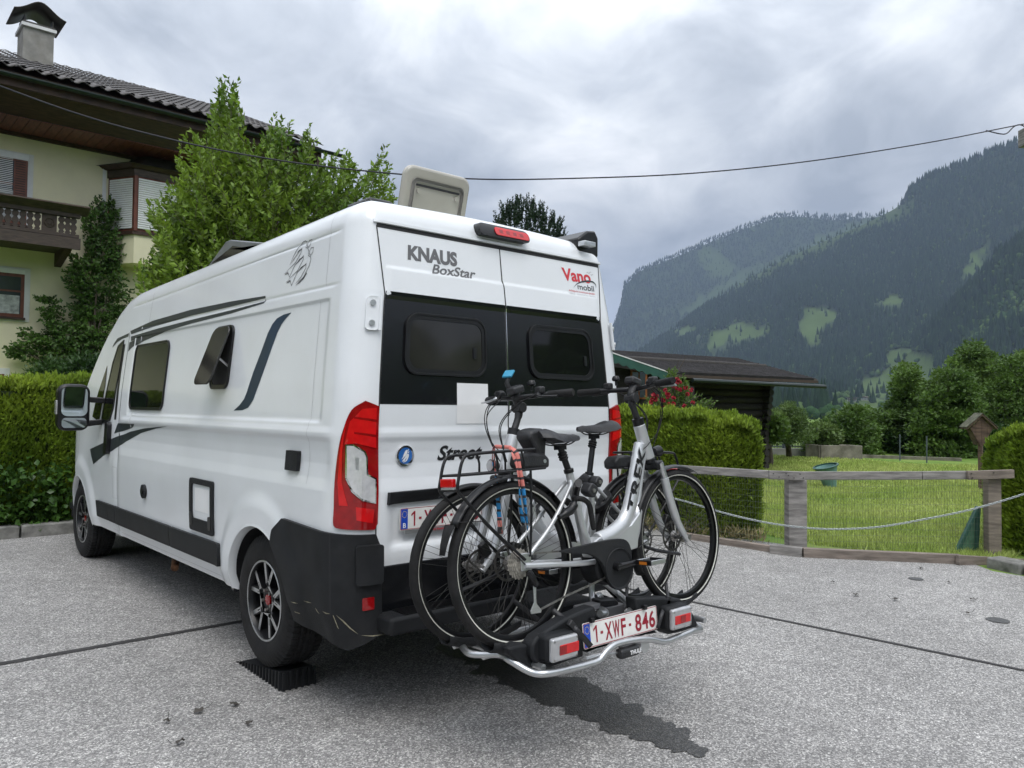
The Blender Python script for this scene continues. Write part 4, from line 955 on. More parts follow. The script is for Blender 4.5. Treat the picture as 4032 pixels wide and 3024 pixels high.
    rg = MB(); rg.lathe([(.085, -.099), (.095, -.105), (.098, -.099)], (.572, 0, -.088), (0, 1, 0), 32, closed=True); ob(rg, 'chain_case_rim', M['blackpl'], mot, sm=40)
    cr_ = MB(); cr_.lathe([(0, -.128), (.018, -.128), (.020, -.10)], (.545, 0, -.075), (0, 1, 0), 16)
    cr_.beam((.545, -.118, -.075), (.705, -.122, -.065), .030, .016, up=(0, 1, 0)) if False else cr_.tube([(.535, -.118, -.076), (.60, -.119, -.072), (.710, -.122, -.066)], [.018, .014, .011], 10, flat=.7)
    ck = ob(cr_, 'crank', M['darkpl'], sm=40)
    def pedal(px_, py_, pz_, sg_):
        pd_ = MB(); w2, l2 = .046, .052
        pd_.beam((px_-l2, py_-w2, pz_), (px_+l2, py_-w2, pz_), .008, .022); pd_.beam((px_-l2, py_-w2+.004, pz_), (px_-l2, py_+w2, pz_), .006, .012); pd_.beam((px_-l2+.004, py_+w2, pz_), (px_+l2, py_+w2, pz_), .008, .022)
        o = ob(pd_, 'pedal', M['alu'], bevel=.002)
        p2_ = MB(); p2_.cyl((px_, py_-w2, pz_), (px_, py_+w2, pz_), .008, 8)
        for q in (-1, 1): p2_.beam((px_+q*l2, py_-w2, pz_), (px_+q*l2, py_+w2, pz_), .010, .024)
        ob(p2_, 'pedal_cage', M['darkpl'], o, bevel=.002)
        p3_ = MB()
        for q in (-1, 1): p3_.box((px_+q*(l2+.004), py_, pz_-.002), (.003, .045, .014))
        ob(p3_, 'pedal_reflector', M['orange'], o)
    pedal(.712, -.175, -.066, -1)
    c2 = MB(); c2.tube([(.555, .108, -.078), (.46, .110, -.083), (.375, .113, -.088)], [.018, .014, .011], 10, flat=.7); ob(c2, 'crank', M['darkpl'], sm=40)
    pedal(.372, .165, -.088, 1)
    # cassette, derailleur, chain
    cs = MB()
    for k, (r_, y_) in enumerate(((.068, -.032), (.062, -.037), (.056, -.042), (.050, -.047), (.043, -.052), (.033, -.056), (.028, -.060), (.024, -.064))):
        n_ = int(r_*620/2)*2; P_ = [(r_*(1 if i % 2 else .90)*math.cos(2*math.pi*i/n_), r_*(1 if i % 2 else .90)*math.sin(2*math.pi*i/n_)) for i in range(n_)]
        cs.prism(P_, lambda u_, v_, o_: (u_, o_, v_), y_-.001, y_+.001)
    ob(cs, 'cassette', M['cass'])
    de = MB(); de.tube([(.015, -.075, -.03), (.03, -.08, -.06), (.055, -.078, -.095)], [.014, .018, .012], 8)
    dr = ob(de, 'derailleur', M['darkpl'], sm=40, bevel=0)
    de = MB(); de.prism([(.045, -.075), (.062, -.08), (.055, -.17), (.085, -.205), (.080, -.215), (.025, -.212), (.022, -.200), (.045, -.165)], lambda u_, v_, o_: (u_, o_, v_), -.070, -.064); ob(de, 'derailleur_cage', M['alu'], dr, bevel=.001)
    for (x_, z_) in ((.052, -.09), (.052, -.198)):
        de = MB(); de.cyl((x_, -.063, z_), (x_, -.055, z_), .013, 12); ob(de, 'jockey_wheel', M['blackpl'], dr)
    ch = MB()
    def chain(pts):
        L = [np.array(p) for p in pts]; tot = sum(np.linalg.norm(L[i+1]-L[i]) for i in range(len(L)-1)); n_ = int(tot/.0127)
        d = 0; out = []
        for i in range(len(L)-1):
            sl = np.linalg.norm(L[i+1]-L[i])
            while d <= sl: out.append(L[i]+(L[i+1]-L[i])*d/sl); d += .0127
            d -= sl
        for i in range(len(out)-1):
            ch.beam(out[i], out[i+1], .003 if i % 2 else .006, .008)
    chain([(.0, -.054, .040), (.20, -.058, .032), (.46, -.062, .02)]); chain([(.075, -.060, -.205), (.25, -.062, -.168), (.42, -.064, -.140), (.52, -.066, -.12)]); chain([(.062, -.058, -.105), (.060, -.058, -.15), (.068, -.059, -.195)])
    ob(ch, 'chain', M['steel'])
    # fork
    fk = MB(); fk.tube([HB+np.array((.0, 0, .01)), HB+np.array((.008, 0, -.03))], [.036, .030], 16); fk.box((.985, 0, .385), (.06, .13, .05)); fkc = ob(fk, 'fork_crown', M['darkpl'], bevel=.015, seg=3)
    for sg_ in (-1, 1):
        f1 = MB(); f1.tube([(.985, sg_*.058, .395), (1.020, sg_*.058, .30)], .0165, 12); ob(f1, 'stanchion', M['alu'], fkc, sm=50)
        f1 = MB(); f1.tube(bez([(1.012, sg_*.058, .315), (1.045, sg_*.059, .20), (1.09, sg_*.060, .09), (1.135, sg_*.060, .02), (1.17, sg_*.058, -.018)], 4), [.023]*8+[.020]*5+[.016]*4, 12, flat=.9); ob(f1, 'fork_leg', M['silver'], fkc, sm=50)
    f1 = MB(); f1.tube([(1.17, -.07, 0), (1.17, .07, 0)], .008, 8); f1.cyl((1.17, -.075, 0), (1.17, -.060, 0), .014, 10); ob(f1, 'axle', M['steel'])
    ca = MB(); ca.box((1.155, .062, .078), (.045, .03, .07), (0, .5, 0)); ob(ca, 'brake_caliper', M['darkpl'], bevel=.006)
    ca = MB(); ca.box((.075, .062, .055), (.07, .03, .045), (0, .3, 0)); ob(ca, 'brake_caliper', M['darkpl'], bevel=.006)
    # mudguards
    def guard(cx_, a0, a1, R0, nm):
        g = MB(); rows = []
        for k in range(40):
            a = R_(a0+(a1-a0)*k/39); row = []
            for j in range(7):
                q = -1+2*j/6; rr_ = R0-.014*q*q; row.append((cx_+rr_*math.cos(a), q*.030, rr_*math.sin(a)))
            rows.append(row)
        g.grid(rows); o = ob(g, nm, M['darkpl'], sm=60); so_ = o.modifiers.new('solid', 'SOLIDIFY'); so_.thickness = .002; return o
    g1 = guard(0, 8, 150, .384, 'rear_mudguard'); g2 = guard(WB, 62, 205, .381, 'front_mudguard')
    fp = MB(); fp.grid([[(q_*.0+(-.384+.02*k_)*1.0*math.cos(R_(150-150))-.0 if False else .392*math.cos(R_(150+6.2*k_)), (j-2)*.016*(1-.15*k_), .392*math.sin(R_(150+6.2*k_))) for j in range(5) for q_ in (0,)] for k_ in range(4)]); o_ = ob(fp, 'mud_flap', M['rubber'], g1, sm=60); sl_ = o_.modifiers.new('solid', 'SOLIDIFY'); sl_.thickness = .003
    mg_ = MB(); mg_.tube([(0, -.072, .0), (-.20, -.04, .20), (-.315, -.032, .205)], .0022, 6); ob(mg_, 'mudguard_stay', M['darkpl'], g1)
    mg_ = MB(); mg_.tube([(0, .072, .0), (-.20, .04, .20), (-.315, .032, .205)], .0022, 6); ob(mg_, 'mudguard_stay', M['darkpl'], g1)
    for sg_ in (-1, 1):
        mg_ = MB(); mg_.tube([(1.17, sg_*.07, 0), (.92, sg_*.038, .03), (.800, sg_*.031, -.02)], .0022, 6); ob(mg_, 'mudguard_stay', M['darkpl'], g2)
    # rack
    rk = None
    for sg_ in (-1, 1):
        r1 = MB(); yy = sg_*.062
        r1.tube(bez([(.10, yy, .49), (-.05, yy, .487), (-.26, yy, .478), (-.305, yy, .455), (-.33, yy, .38), (-.335, yy, .335), (-.30, yy, .295), (-.16, yy, .16), (.0, sg_*.074, .02)], 5), .0068, 8)
        o = ob(r1, 'rear_rack', M['darkpl'], rk, sm=50); rk = rk or o
        r1 = MB(); r1.tube([(.16, yy, .405), (-.10, yy, .398), (-.325, yy, .395)], .0055, 8); ob(r1, 'rack_rail', M['darkpl'], rk, sm=50)
        r1 = MB(); r1.tube([(.07, yy, .40), (.055, sg_*.068, .2), (.03, sg_*.074, .03)], .0055, 8); ob(r1, 'rack_leg', M['darkpl'], rk, sm=50)
        for x_ in (.02, -.13):
            r1 = MB(); r1.tube([(x_, yy, .488), (x_+.012, yy, .44), (x_+.01, yy, .40)], .005, 8); ob(r1, 'rack_strut', M['darkpl'], rk, sm=50)
    for x_, z_ in ((.10, .49), (-.05, .487), (-.24, .478), (-.335, .335), (-.32, .395), (-.05, .40)):
        r1 = MB(); r1.tube([(x_, -.062, z_), (x_, .062, z_)], .0055, 8); ob(r1, 'rack_crossbar', M['darkpl'], rk, sm=50)
    ba = MB(); ba.prism([tuple(p) for p in ((.205, .405), (.21, .445), (.18, .470), (.10, .476), (.045, .468), (.035, .43), (.045, .408))], lambda u_, v_, o_: (u_, o_, v_), -.045, .045); bt = ob(ba, 'battery', M['softblack'], bevel=.012, seg=3)
    ba = MB(); ba.cyl((.175, -.047, .435), (.175, -.040, .435), .009, 12); ob(ba, 'battery_lock', M['alu'], bt)
    tl_ = MB(); tl_.box((-.338, 0, .365), (.022, .085, .036)); tlo = ob(tl_, 'tail_light', M['redlens'], bevel=.005)
    tl_ = MB(); tl_.box((-.334, 0, .342), (.020, .085, .008)); ob(tl_, 'reflector_strip', M['clearlens'], tlo)
    # front lamp
    hl_ = MB(); hl_.lathe([(0, -.02), (.020, -.018), (.027, .0), (.030, .025), (0, .028)], (1.03, 0, .455), (1, 0, .1), 16); hlo = ob(hl_, 'headlight', M['darkpl'], sm=40)
    hl_ = MB(); hl_.lathe([(0, .029), (.026, .0285)], (1.03, 0, .455), (1, 0, .1), 16); ob(hl_, 'headlight_lens', M['clearlens'], hlo)
    # stem and bar
    st_ = MB(); st_.tube([HT-np.array((-.003, 0, .01)), HT+np.array((-.008, 0, .03))], .030, 16)
    ob(st_, 'headset', M['darkpl'], sm=40)
    KN = (.862, 0, .735); TP = (.885, 0, .795)
    st_ = MB(); st_.tube(bez([(.897, 0, .625), (.875, 0, .67), (.858, 0, .72), (.862, 0, .755), (.885, 0, .80)], 4), [.017]*6+[.020]*5+[.024]*6, 12); ob(st_, 'stem', M['softblack'], sm=50)
    st_ = MB(); st_.cyl((.860, -.032, .735), (.860, .032, .735), .026, 16); ob(st_, 'stem_joint', M['softblack'], sm=40, bevel=.003)
    st_ = MB(); st_.box((.880, 0, .822), (.075, .062, .036), (0, .25, 0)); dsp = ob(st_, 'display', M['softblack'], bevel=.010, seg=3)
    st_ = MB(); st_.box((.876, 0, .842), (.045, .045, .003), (0, .25, 0)); ob(st_, 'display_screen', M['screen'], dsp)
    barp = [(.80, -.31, .790), (.835, -.19, .790), (.875, -.09, .785), (.888, 0, .782), (.875, .09, .785), (.835, .19, .790), (.80, .31, .790)]
    hb_ = MB(); hb_.tube(bez(barp, 5), .0125, 12); hbo = ob(hb_, 'handlebar', M['darkpl'], sm=50)
    for sg_ in (-1, 1):
        gp = MB(); gp.tube([(.835-.0, sg_*.19, .790), (.822, sg_*.235, .790), (.800, sg_*.31, .790), (.797, sg_*.318, .790)], [.0165, .0175, .0195, .016], 14); ob(gp, 'grip', M['rubber'], sm=50)
        lv = MB(); lv.tube(bez([(.855, sg_*.150, .80), (.885, sg_*.165, .785), (.880, sg_*.21, .778), (.865, sg_*.28, .775)], 3), [.010]*3+[.0055]*7, 8, flat=1.3); ob(lv, 'brake_lever', M['darkpl'] if sg_ > 0 else M['alu'], sm=40)
        cb = MB(); cb.box((.855, sg_*.150, .812), (.035, .045, .035)); ob(cb, 'brake_clamp', M['softblack'], bevel=.008)
    be = MB(); be.lathe([(0, .022), (.014, .020), (.020, .010), (.021, .0), (.015, -.006)], (.868, .105, .842), (0, 0, 1), 18); be.cyl((.868, .105, .812), (.868, .105, .838), .006, 8); ob(be, 'bell', M['darkpl'], sm=50)
    sh = MB(); sh.cyl((.862, -.115, .80), (.858, -.150, .80), .022, 12); ob(sh, 'gear_shifter', M['darkpl'], sm=40, bevel=.003)
    if phone:
        ph = MB(); ph.tube([(.885, -.03, .81), (.905, -.035, .86), (.892, -.035, .885)], .012, 10); po = ob(ph, 'phone_mount', M['softblack'], sm=40)
        ph = MB(); ph.box((.892, -.035, .905), (.012, .055, .050), (0, -.8, .3)); ob(ph, 'mount_clip', M['cyan'], po, bevel=.004)
    # cables
    for sg_, off_ in ((-1, 0), (-1, .012), (1, 0), (1, -.01)):
        cb = MB(); cb.tube(bez([(.868, sg_*.13, .79), (.97+off_, sg_*.10, .74), (1.03+off_, sg_*.045, .64), (.985, sg_*.03, .50), (.96, sg_*.02, .46)], 7), .0026, 6); ob(cb, 'cable', M['rubber'], sm=60)
    cb = MB(); cb.tube(bez([(.868, -.11, .79), (.99, -.09, .70), (1.00, -.06, .58), (.93, -.040, .50), (.885, -.036, .47)], 7), .0024, 6); ob(cb, 'cable', M['rubber'], sm=60)
    # seat post and saddle
    d_ = saddle_dz
    sp = MB(); sp.tube([ST, ST+np.array((-.004, 0, .018))], .024, 14); clampo = ob(sp, 'seat_clamp', M['darkpl'], sm=40, bevel=.002)
    sp = MB(); sp.tube([ST, (.340, 0, .46+d_*.7), (.325, 0, .505+d_)], .0155, 14); pst = ob(sp, 'seat_post', M['darkpl'], sm=50)
    bl2 = MB(); bl2.tube([(.343, 0, .45+d_), (.341, 0, .455+d_), (.339, 0, .46+d_), (.337, 0, .466+d_), (.335, 0, .472+d_), (.333, 0, .478+d_), (.331, 0, .484+d_)], [.020, .024, .020, .024, .020, .024, .020], 14); bl2.box((.322, 0, .510+d_), (.05, .035, .028)); ob(bl2, 'suspension_boot', M['rubber'], pst, sm=60)
    sd_ = MB(); rows = []
    for i in range(15):
        u_ = i/14; x_ = .165+.285*u_; wdt = float(np.interp(u_, [0, .08, .25, .45, .7, .93, 1], [.055, .085, .092, .062, .030, .022, .010])); top = float(np.interp(u_, [0, .15, .45, .8, 1], [.588, .596, .574, .571, .560]))+d_; th = float(np.interp(u_, [0, .2, .5, .9, 1], [.035, .052, .045, .032, .015]))
        row = []
        for j in range(17):
            a = math.pi*(j/16); yy = -wdt*math.cos(a); q = abs(math.cos(a)); row.append((x_, yy, top-th*(q**3)-.006*gs(yy, 0, .012)*(1 if u_ < .8 else 0)))
        row += [(x_, wdt*.6, top-th*1.05), (x_, -wdt*.6, top-th*1.05)]
        rows.append(row+[row[0]])
    sd_.grid(rows); sd_.add(rows[0][:-1], [tuple(range(19))]); sd_.add(rows[-1][:-1], [tuple(range(19))])
    sdo = ob(sd_, 'saddle', M['softblack'], sm=60)
    for sg_ in (-1, 1):
        r_ = MB(); r_.tube(bez([(.20, sg_*.03, .54+d_), (.27, sg_*.022, .520+d_), (.36, sg_*.022, .520+d_), (.43, sg_*.010, .545+d_)], 4), .0035, 6); ob(r_, 'saddle_rail', M['darkpl'], sdo)
    # ring lock and kickstand
    lk = MB(); lk.lathe([(.052, -.012), (.075, -.012), (.078, 0), (.075, .012), (.052, .012)], (.300, 0, .235), (-.55, 0, -.65), 22, closed=True, a0=.5, a1=5.8); ob(lk, 'frame_lock', M['darkpl'], sm=40)
    ks = MB(); ks.tube([(.03, .075, -.03), (-.06, .085, -.06), (-.25, .10, -.10)], .010, 8); ob(ks, 'kickstand', M['darkpl'], sm=40)
    return t
A0 = (.432, -.76, .770)
def lean_at(loc, an):      # lean about the tyre contact, which stays put
    x, y, z = loc; return (x, y+.356*math.sin(an), z-.356+.356*math.cos(an))
LA = R_(5.2)
bikeA = make_bike('electric_bicycle', 'outer silver step-through electric bicycle with striped strap, facing right', lean_at(A0, LA), 0, -LA, 1, phone=False, saddle_dz=-.012)
bikeA.delta_location = (0, 0, 0)
LB = R_(3.5)
bx_, by_, bz_ = (1.612, -.46, .712)
bikeB = make_bike('electric_bicycle', 'inner silver step-through electric bicycle between van doors and other bicycle, facing left', (bx_, by_+.356*math.sin(LB), bz_), math.pi, LB, -1, saddle_dz=.075)
# ================================================================ CARRIER
ca_ = thing('bicycle_carrier', 'black and silver towbar bicycle carrier with two lamps and number plate', 'bicycle carrier', (1.05, -.6, .3))
z12 = zm(2000, 2250, 2.765); YP = -.87
def cy(p, y=YP): q = atY(*z12(*p), y); return (q[0], q[1], q[2])
# silver outer tube
tubep = [(.36, -.45, .37), (.30, -.60, .375), cy((-90, 905), -.72), cy((20, 965), -.80), cy((250, 1095), -.88), cy((430, 1110), -.93), cy((700, 1055), -.93), cy((960, 985), -.93), cy((1030, 920), -.93), cy((1080, 860), -.93), cy((1180, 790), -.93), cy((1400, 745), -.93), cy((1550, 740), -.93), cy((1700, 765), -.93), cy((1850, 715), -.92), cy((2010, 650), -.90), cy((2080, 610), -.84), (1.63, -.62, .375), (1.62, -.45, .37)]
tb = MB(); tb.tube(bez(tubep, 6), .0155, 12); tb.obj('frame_tube', M['alu'], ca_, sm=50)
tb = MB(); tb.tube([(1.08, -.93, .335), (1.08, -.45, .30), (1.05, .1, .33)], .032, 12); tb.obj('drawbar', M['alu'], ca_, sm=50)
# dark shell halves
def shell(pts, back, nm, y=YP):
    P = [cy(p, y) for p in pts]; c = MB(); n_ = len(P)
    B_ = [(p[0], back if not callable(back) else back(p), p[2]-.0) for p in P]
    c.add(P+B_, [tuple(range(n_)), tuple(range(2*n_-1, n_-1, -1))]+[(i, (i+1) % n_, n_+(i+1) % n_, n_+i) for i in range(n_)])
    return c.obj(nm, M['blackpl'], ca_, bevel=.012, seg=3)
shell([(255, 900), (265, 800), (320, 720), (480, 610), (640, 510), (860, 410), (950, 380), (975, 480), (900, 540), (820, 600), (830, 930), (640, 985), (450, 1060), (330, 1020), (275, 960)], -.80, 'carrier_shell')
shell([(20, 905), (0, 840), (120, 800), (260, 800), (300, 900), (420, 1055), (330, 1090), (180, 1060)], -.60, 'carrier_shell', -.84)
shell([(1390, 290), (1700, 285), (1880, 300), (1960, 345), (2000, 420), (2060, 540), (2075, 600), (1900, 660), (1760, 690), (1680, 650), (1500, 640), (1400, 420)], -.80, 'carrier_shell')
shell([(820, 830), (1600, 640), (1640, 670), (1400, 710), (1100, 790), (860, 890)], -.80, 'carrier_shell')
# wheel trays and cross bars
for yy, zz in ((-.76, .425), (-.46, .385)):
    for x0_, x1_ in ((.26, .68), (1.36, 1.66)):
        tr_ = MB(); rows = []
        for k in range(13):
            xx = x0_+(x1_-x0_)*k/12; u_ = k/12*2-1; rows.append([(xx, yy+dy, zz+.035*u_*u_-.02+dz+(.003 if k % 2 else 0)) for dy, dz in ((-.05, .035), (-.042, .005), (-.02, -.012), (.02, -.012), (.042, .005), (.05, .035))])
        tr_.grid(rows); o = tr_.obj('wheel_tray', M['blackpl'], ca_, sm=50); sl_ = o.modifiers.new('solid', 'SOLIDIFY'); sl_.thickness = .006
        # ratchet strap over the tyre
        xs_ = .55 if x0_ < 1 else 1.47
for (x_, yy, zb) in ((.40, -.76, .43), (1.60, -.76, .42), (.44, -.46, .39), (1.58, -.46, .38)):
    pass
tb = MB(); tb.tube([(.45, -.9, .36), (.45, -.35, .345)], .015, 8); tb.tube([(1.6, -.9, .36), (1.6, -.35, .345)], .015, 8); tb.tube([(.36, -.61, .352), (1.62, -.61, .352)], .014, 8); tb.tube([(.36, -.40, .35), (1.62, -.40, .35)], .014, 8); tb.obj('cross_bar', M['alu'], ca_, sm=40)
tb = MB(); tb.box((1.08, -.30, .40), (.34, .30, .10)); tb.box((1.05, -.55, .37), (.26, .22, .08)); tb.obj('coupling_housing', M['blackpl'], ca_, bevel=.02)
tb = MB(); tb.tube(bez([cy((1000, 460), -.83), cy((1060, 440), -.8), (1.07, -.6, .50), (1.06, -.61, .80), (1.05, -.61, 1.02)], 5), .016, 10); tb.obj('upright_arm', M['alu'], ca_, sm=50)
tb = MB(); tb.tube(bez([cy((1290, 470), -.84), cy((1340, 380), -.8), (1.24, -.62, .50), (1.06, -.63, .62)], 5), .016, 10); tb.obj('upright_arm', M['alu'], ca_, sm=50)
tb = MB(); tb.tube(bez([cy((960, 280), -.60), cy((1000, 260), -.60), cy((1020, 320), -.6)], 5), .015, 10); tb.obj('folding_handle', M['alu'], ca_, sm=50)
hl2 = [cy(p, -.72) for p in ((1000, 310), (1180, 300), (1215, 340), (1200, 385), (1010, 395))]
tb = MB(); tb.add(hl2+[(p[0], -.66, p[2]) for p in hl2], [tuple(range(5)), tuple(range(9, 4, -1))]+[(i, (i+1) % 5, 5+(i+1) % 5, 5+i) for i in range(5)]); tb.obj('release_handle', M['softblack'], ca_, bevel=.008)
tb = MB(); q_ = cy((860, 390), -.70); tb.box((q_[0], -.70, q_[2]), (.13, .06, .03)); q_ = cy((1150, 430), -.72); tb.box((q_[0], -.70, q_[2]), (.16, .05, .05)); tb.obj('release_lever', mk('grey_plastic', (.16, .16, .165), .5), ca_, bevel=.006)
# clamp arms with knobs
def clamp(p0, p1, kn, r=.030):
    c = MB(); c.tube([p0, ((p0[0]+p1[0])/2, (p0[1]+p1[1])/2, (p0[2]+p1[2])/2+.02), p1], [.020, .024, .022], 8, flat=.8); o = c.obj('clamp_arm', M['softblack'], ca_, sm=40)
    c = MB(); n_ = 16; P = [(r*(1 if i % 4 < 2 else .86)*math.cos(2*math.pi*i/n_), r*(1 if i % 4 < 2 else .86)*math.sin(2*math.pi*i/n_)) for i in range(n_)]
    c.prism(P, lambda u_, v_, o_: (kn[0]+u_, kn[1]+o_, kn[2]+v_), -.025, .03); c.obj('clamp_knob', M['softblack'], o, bevel=.006)
    c = MB(); c.cyl((kn[0], kn[1]-.031, kn[2]), (kn[0], kn[1]-.024, kn[2]), .009, 10); c.obj('knob_pin', M['steel'], o)
z13 = zm(2150, 1750, 4.1475)
kq = atY(*z13(765, 750), -.86); kb = atY(*z13(480, 850), -.74); clamp((kb[0], kb[1], kb[2]), (kq[0]-.03, -.80, kq[2]+.03), (kq[0], -.84, kq[2]), .034)
k2 = atY(*z13(765, 600), -.66); clamp(tuple(atY(*z13(540, 620), -.56)), (k2[0]-.02, -.66, k2[2]), (k2[0], -.68, k2[2]), .028)
c = MB(); hp = [tuple(atY(*z13(*p), -.83)) for p in ((440, 860), (470, 890), (560, 885), (650, 920), (710, 1000), (740, 1150), (770, 1340), (785, 1370))]
c.tube(bez(hp, 4), .0125, 8); c.obj('lock_cable', M['rubber'], ca_, sm=50)
c = MB(); c.tube(bez([tuple(atY(*z13(*p), -.85)) for p in ((450, 850), (465, 920), (430, 1030), (330, 1120), (210, 1190))], 4), [.012]*6+[.020]*8+[.012]*3, 8); c.obj('wheel_lock', M['darkpl'], ca_, sm=50)
# lamps
def clamp_lamp(c_, w, h_, mir):
    b = MB(); b.box((c_[0], c_[1]+.02, c_[2]), (w+.012, .085, h_+.012)); o = b.obj('lamp_housing', M['blackpl'], ca_, bevel=.018, seg=3)
    b = MB(); b.box((c_[0], c_[1]-.034, c_[2]), (w, .03, h_)); l_ = b.obj('lamp_lens', M['clearlens'], o, bevel=.012, seg=3)
    b = MB(); x_ = c_[0]+(.020 if not mir else -.0); b.box((x_, c_[1]-.0485, c_[2]-.002), (w*.80 if mir else w*.72, .006, h_*.42)); b.obj('red_lens', M['redlens'], o, bevel=.002)
    b = MB(); x2 = c_[0]-w*.12 if not mir else c_[0]-.0; b.box((x2, c_[1]-.0508, c_[2]-.002), (w*.25, .004, h_*.34)); b.obj('reflector_lens', M['redlens2'], o)
    for sx_ in (-1, 1):
        for sz_ in (-1, 1):
            b = MB(); b.cyl((c_[0]+sx_*(w/2-.012), c_[1]-.050, c_[2]+sz_*(h_/2-.012)), (c_[0]+sx_*(w/2-.012), c_[1]-.045, c_[2]+sz_*(h_/2-.012)), .0045, 8); b.obj('screw', M['steel'], o)
LY = -.90
p = [cy(q, LY-.05) for q in ((490, 740), (775, 690), (770, 930), (500, 1000))]; cxl = sum(q[0] for q in p)/4; czl = sum(q[2] for q in p)/4
clamp_lamp((cxl, LY, czl), abs(p[1][0]-p[0][0]), .100, False)
p = [cy(q, LY-.05) for q in ((1795, 430), (2005, 380), (2010, 590), (1815, 645))]; cxr = sum(q[0] for q in p)/4; czr = sum(q[2] for q in p)/4
clamp_lamp((cxr, LY, czr), abs(p[1][0]-p[0][0]), .100, True)
# plate: lower left corner from the calibration
pb0 = (.779, -.885, .352); q0 = atY(*z12(826, 838), -.885); q1 = atY(*z12(1612, 640), -.885)
def pf(u_, v_, o_): return (q0[0]+u_, -.885-o_+v_*.12, (q0[2]+q1[2])/2+v_)
plate(ca_, pf)
for (px_, py_) in ((915, 540), (1490, 400)):
    b = MB(); q = cy((px_, py_), -.885); b.box((q[0], q[1]-.0, q[2]+.004), (.022, .018, .022)); b.obj('plate_clip', M['darkpl'], ca_, bevel=.003)
# badge block under the tube
kb_ = [cy(q, -.93) for q in ((1185, 860), (1425, 870))]; kc = cy((1305, 872), -.93)
b = MB(); b.box((kc[0], kc[1], kc[2]), (.135, .045, .046), (0, 0, 0)); bd = b.obj('badge_grip', M['softblack'], ca_, bevel=.016, seg=3)
bm = textmesh('THULE', .026, .0012)
for v in bm.verts: v.co.x += kc[0]-.01; v.co.y += kc[2]-.008
cutmap(bm, 0, 0, (None, None), lambda u_, v_, o_: (u_, kc[1]-.0235-o_, v_)).obj('lettering', M['white'], ca_, fix=False)
b = MB(); b.tube([cy((850, 945), -.92), cy((980, 905), -.92), cy((1190, 885), -.92)], .007, 8); b.obj('pedal_rod', M['alu'], ca_, sm=40)
# straps over the tyres
def rstrap(pts, wd=.024, nm='wheel_strap'):
    P = bez(pts, 5); c = MB(); rows = []
    for i, p in enumerate(P):
        a = P[min(i+1, len(P)-1)]-P[max(i-1, 0)]; vdir = np.array(p)-CAM; s__ = np.cross(a, vdir); s__ = s__/np.linalg.norm(s__)*wd/2
        k = (.0015 if i % 2 else 0); nrm = -vdir/np.linalg.norm(vdir)*k
        rows.append([tuple(p-s__+nrm), tuple(p+nrm), tuple(p+s__+nrm)])
    c.grid(rows); o = c.obj(nm, M['softblack'], ca_, sm=40); sl_ = o.modifiers.new('solid', 'SOLIDIFY'); sl_.thickness = .003; return o
s1 = rstrap([cy((480, 420), -.79), cy((560, 480), -.82), cy((650, 555), -.87), cy((740, 640), -.92), cy((830, 730), -.93), cy((905, 820), -.93)], .026)
b = MB(); q = cy((700, 590), -.90); b.box((q[0], q[1], q[2]), (.055, .02, .03), (0, .75, 0)); b.obj('strap_buckle', M['softblack'], s1, bevel=.004)
s2 = rstrap([cy((1720, 130), -.74), cy((1735, 260), -.78), cy((1725, 340), -.84), cy((1680, 450), -.90), cy((1630, 620), -.90)], .018)
b = MB(); q = cy((1735, 330), -.86); b.box((q[0], q[1], q[2]), (.03, .02, .055), (0, .3, 0)); b.obj('strap_buckle', M['softblack'], s2, bevel=.004)
s3 = rstrap([cy((60, 320), -.50), cy((130, 370), -.52), cy((220, 440), -.54), cy((330, 530), -.56)], .024)
s4 = rstrap([cy((1290, 100), -.46), cy((1295, 230), -.50), cy((1260, 420), -.54)], .018)
# ================================================================ striped strap draped over the outer rack
stp_m = M['strapm'] = bpy.data.materials.new('striped_webbing'); stp_m.use_nodes = True; nt = stp_m.node_tree; bs_ = nt.nodes['Principled BSDF']; bs_.inputs['Roughness'].default_value = .75
uvn = nd(nt, 'ShaderNodeAttribute'); uvn.attribute_name = 'along'; wv = nd(nt, 'ShaderNodeMath', operation='FRACT'); ml_ = nd(nt, 'ShaderNodeMath', operation='MULTIPLY'); ml_.inputs[1].default_value = 26
nt.links.new(uvn.outputs['Fac'], ml_.inputs[0]); nt.links.new(ml_.outputs[0], wv.inputs[0]); gt = nd(nt, 'ShaderNodeMath', operation='GREATER_THAN'); gt.inputs[1].default_value = .72; nt.links.new(wv.outputs[0], gt.inputs[0])
m2_ = nd(nt, 'ShaderNodeMath', operation='MULTIPLY'); m2_.inputs[1].default_value = 2.7; f2_ = nd(nt, 'ShaderNodeMath', operation='FRACT'); g2_ = nd(nt, 'ShaderNodeMath', operation='GREATER_THAN'); g2_.inputs[1].default_value = .5
nt.links.new(uvn.outputs['Fac'], m2_.inputs[0]); nt.links.new(m2_.outputs[0], f2_.inputs[0]); nt.links.new(f2_.outputs[0], g2_.inputs[0])
a_ = nd(nt, 'ShaderNodeMix', data_type='RGBA'); a_.inputs[6].default_value = (.62, .20, .17, 1); a_.inputs[7].default_value = (.02, .22, .48, 1); nt.links.new(g2_.outputs[0], a_.inputs[0])
b_ = nd(nt, 'ShaderNodeMix', data_type='RGBA'); b_.inputs[7].default_value = (.03, .03, .035, 1); nt.links.new(gt.outputs[0], b_.inputs[0]); nt.links.new(a_.outputs[2], b_.inputs[6]); nt.links.new(b_.outputs[2], bs_.inputs['Base Color'])
z14 = zm(1700, 1400, 2.765); z15 = zm(1500, 1750, 2.074)
root = thing('elastic_strap', 'red and blue striped luggage strap hanging over the outer bicycle rack', 'strap', tuple(atY(*z14(880, 1000), -.78)))
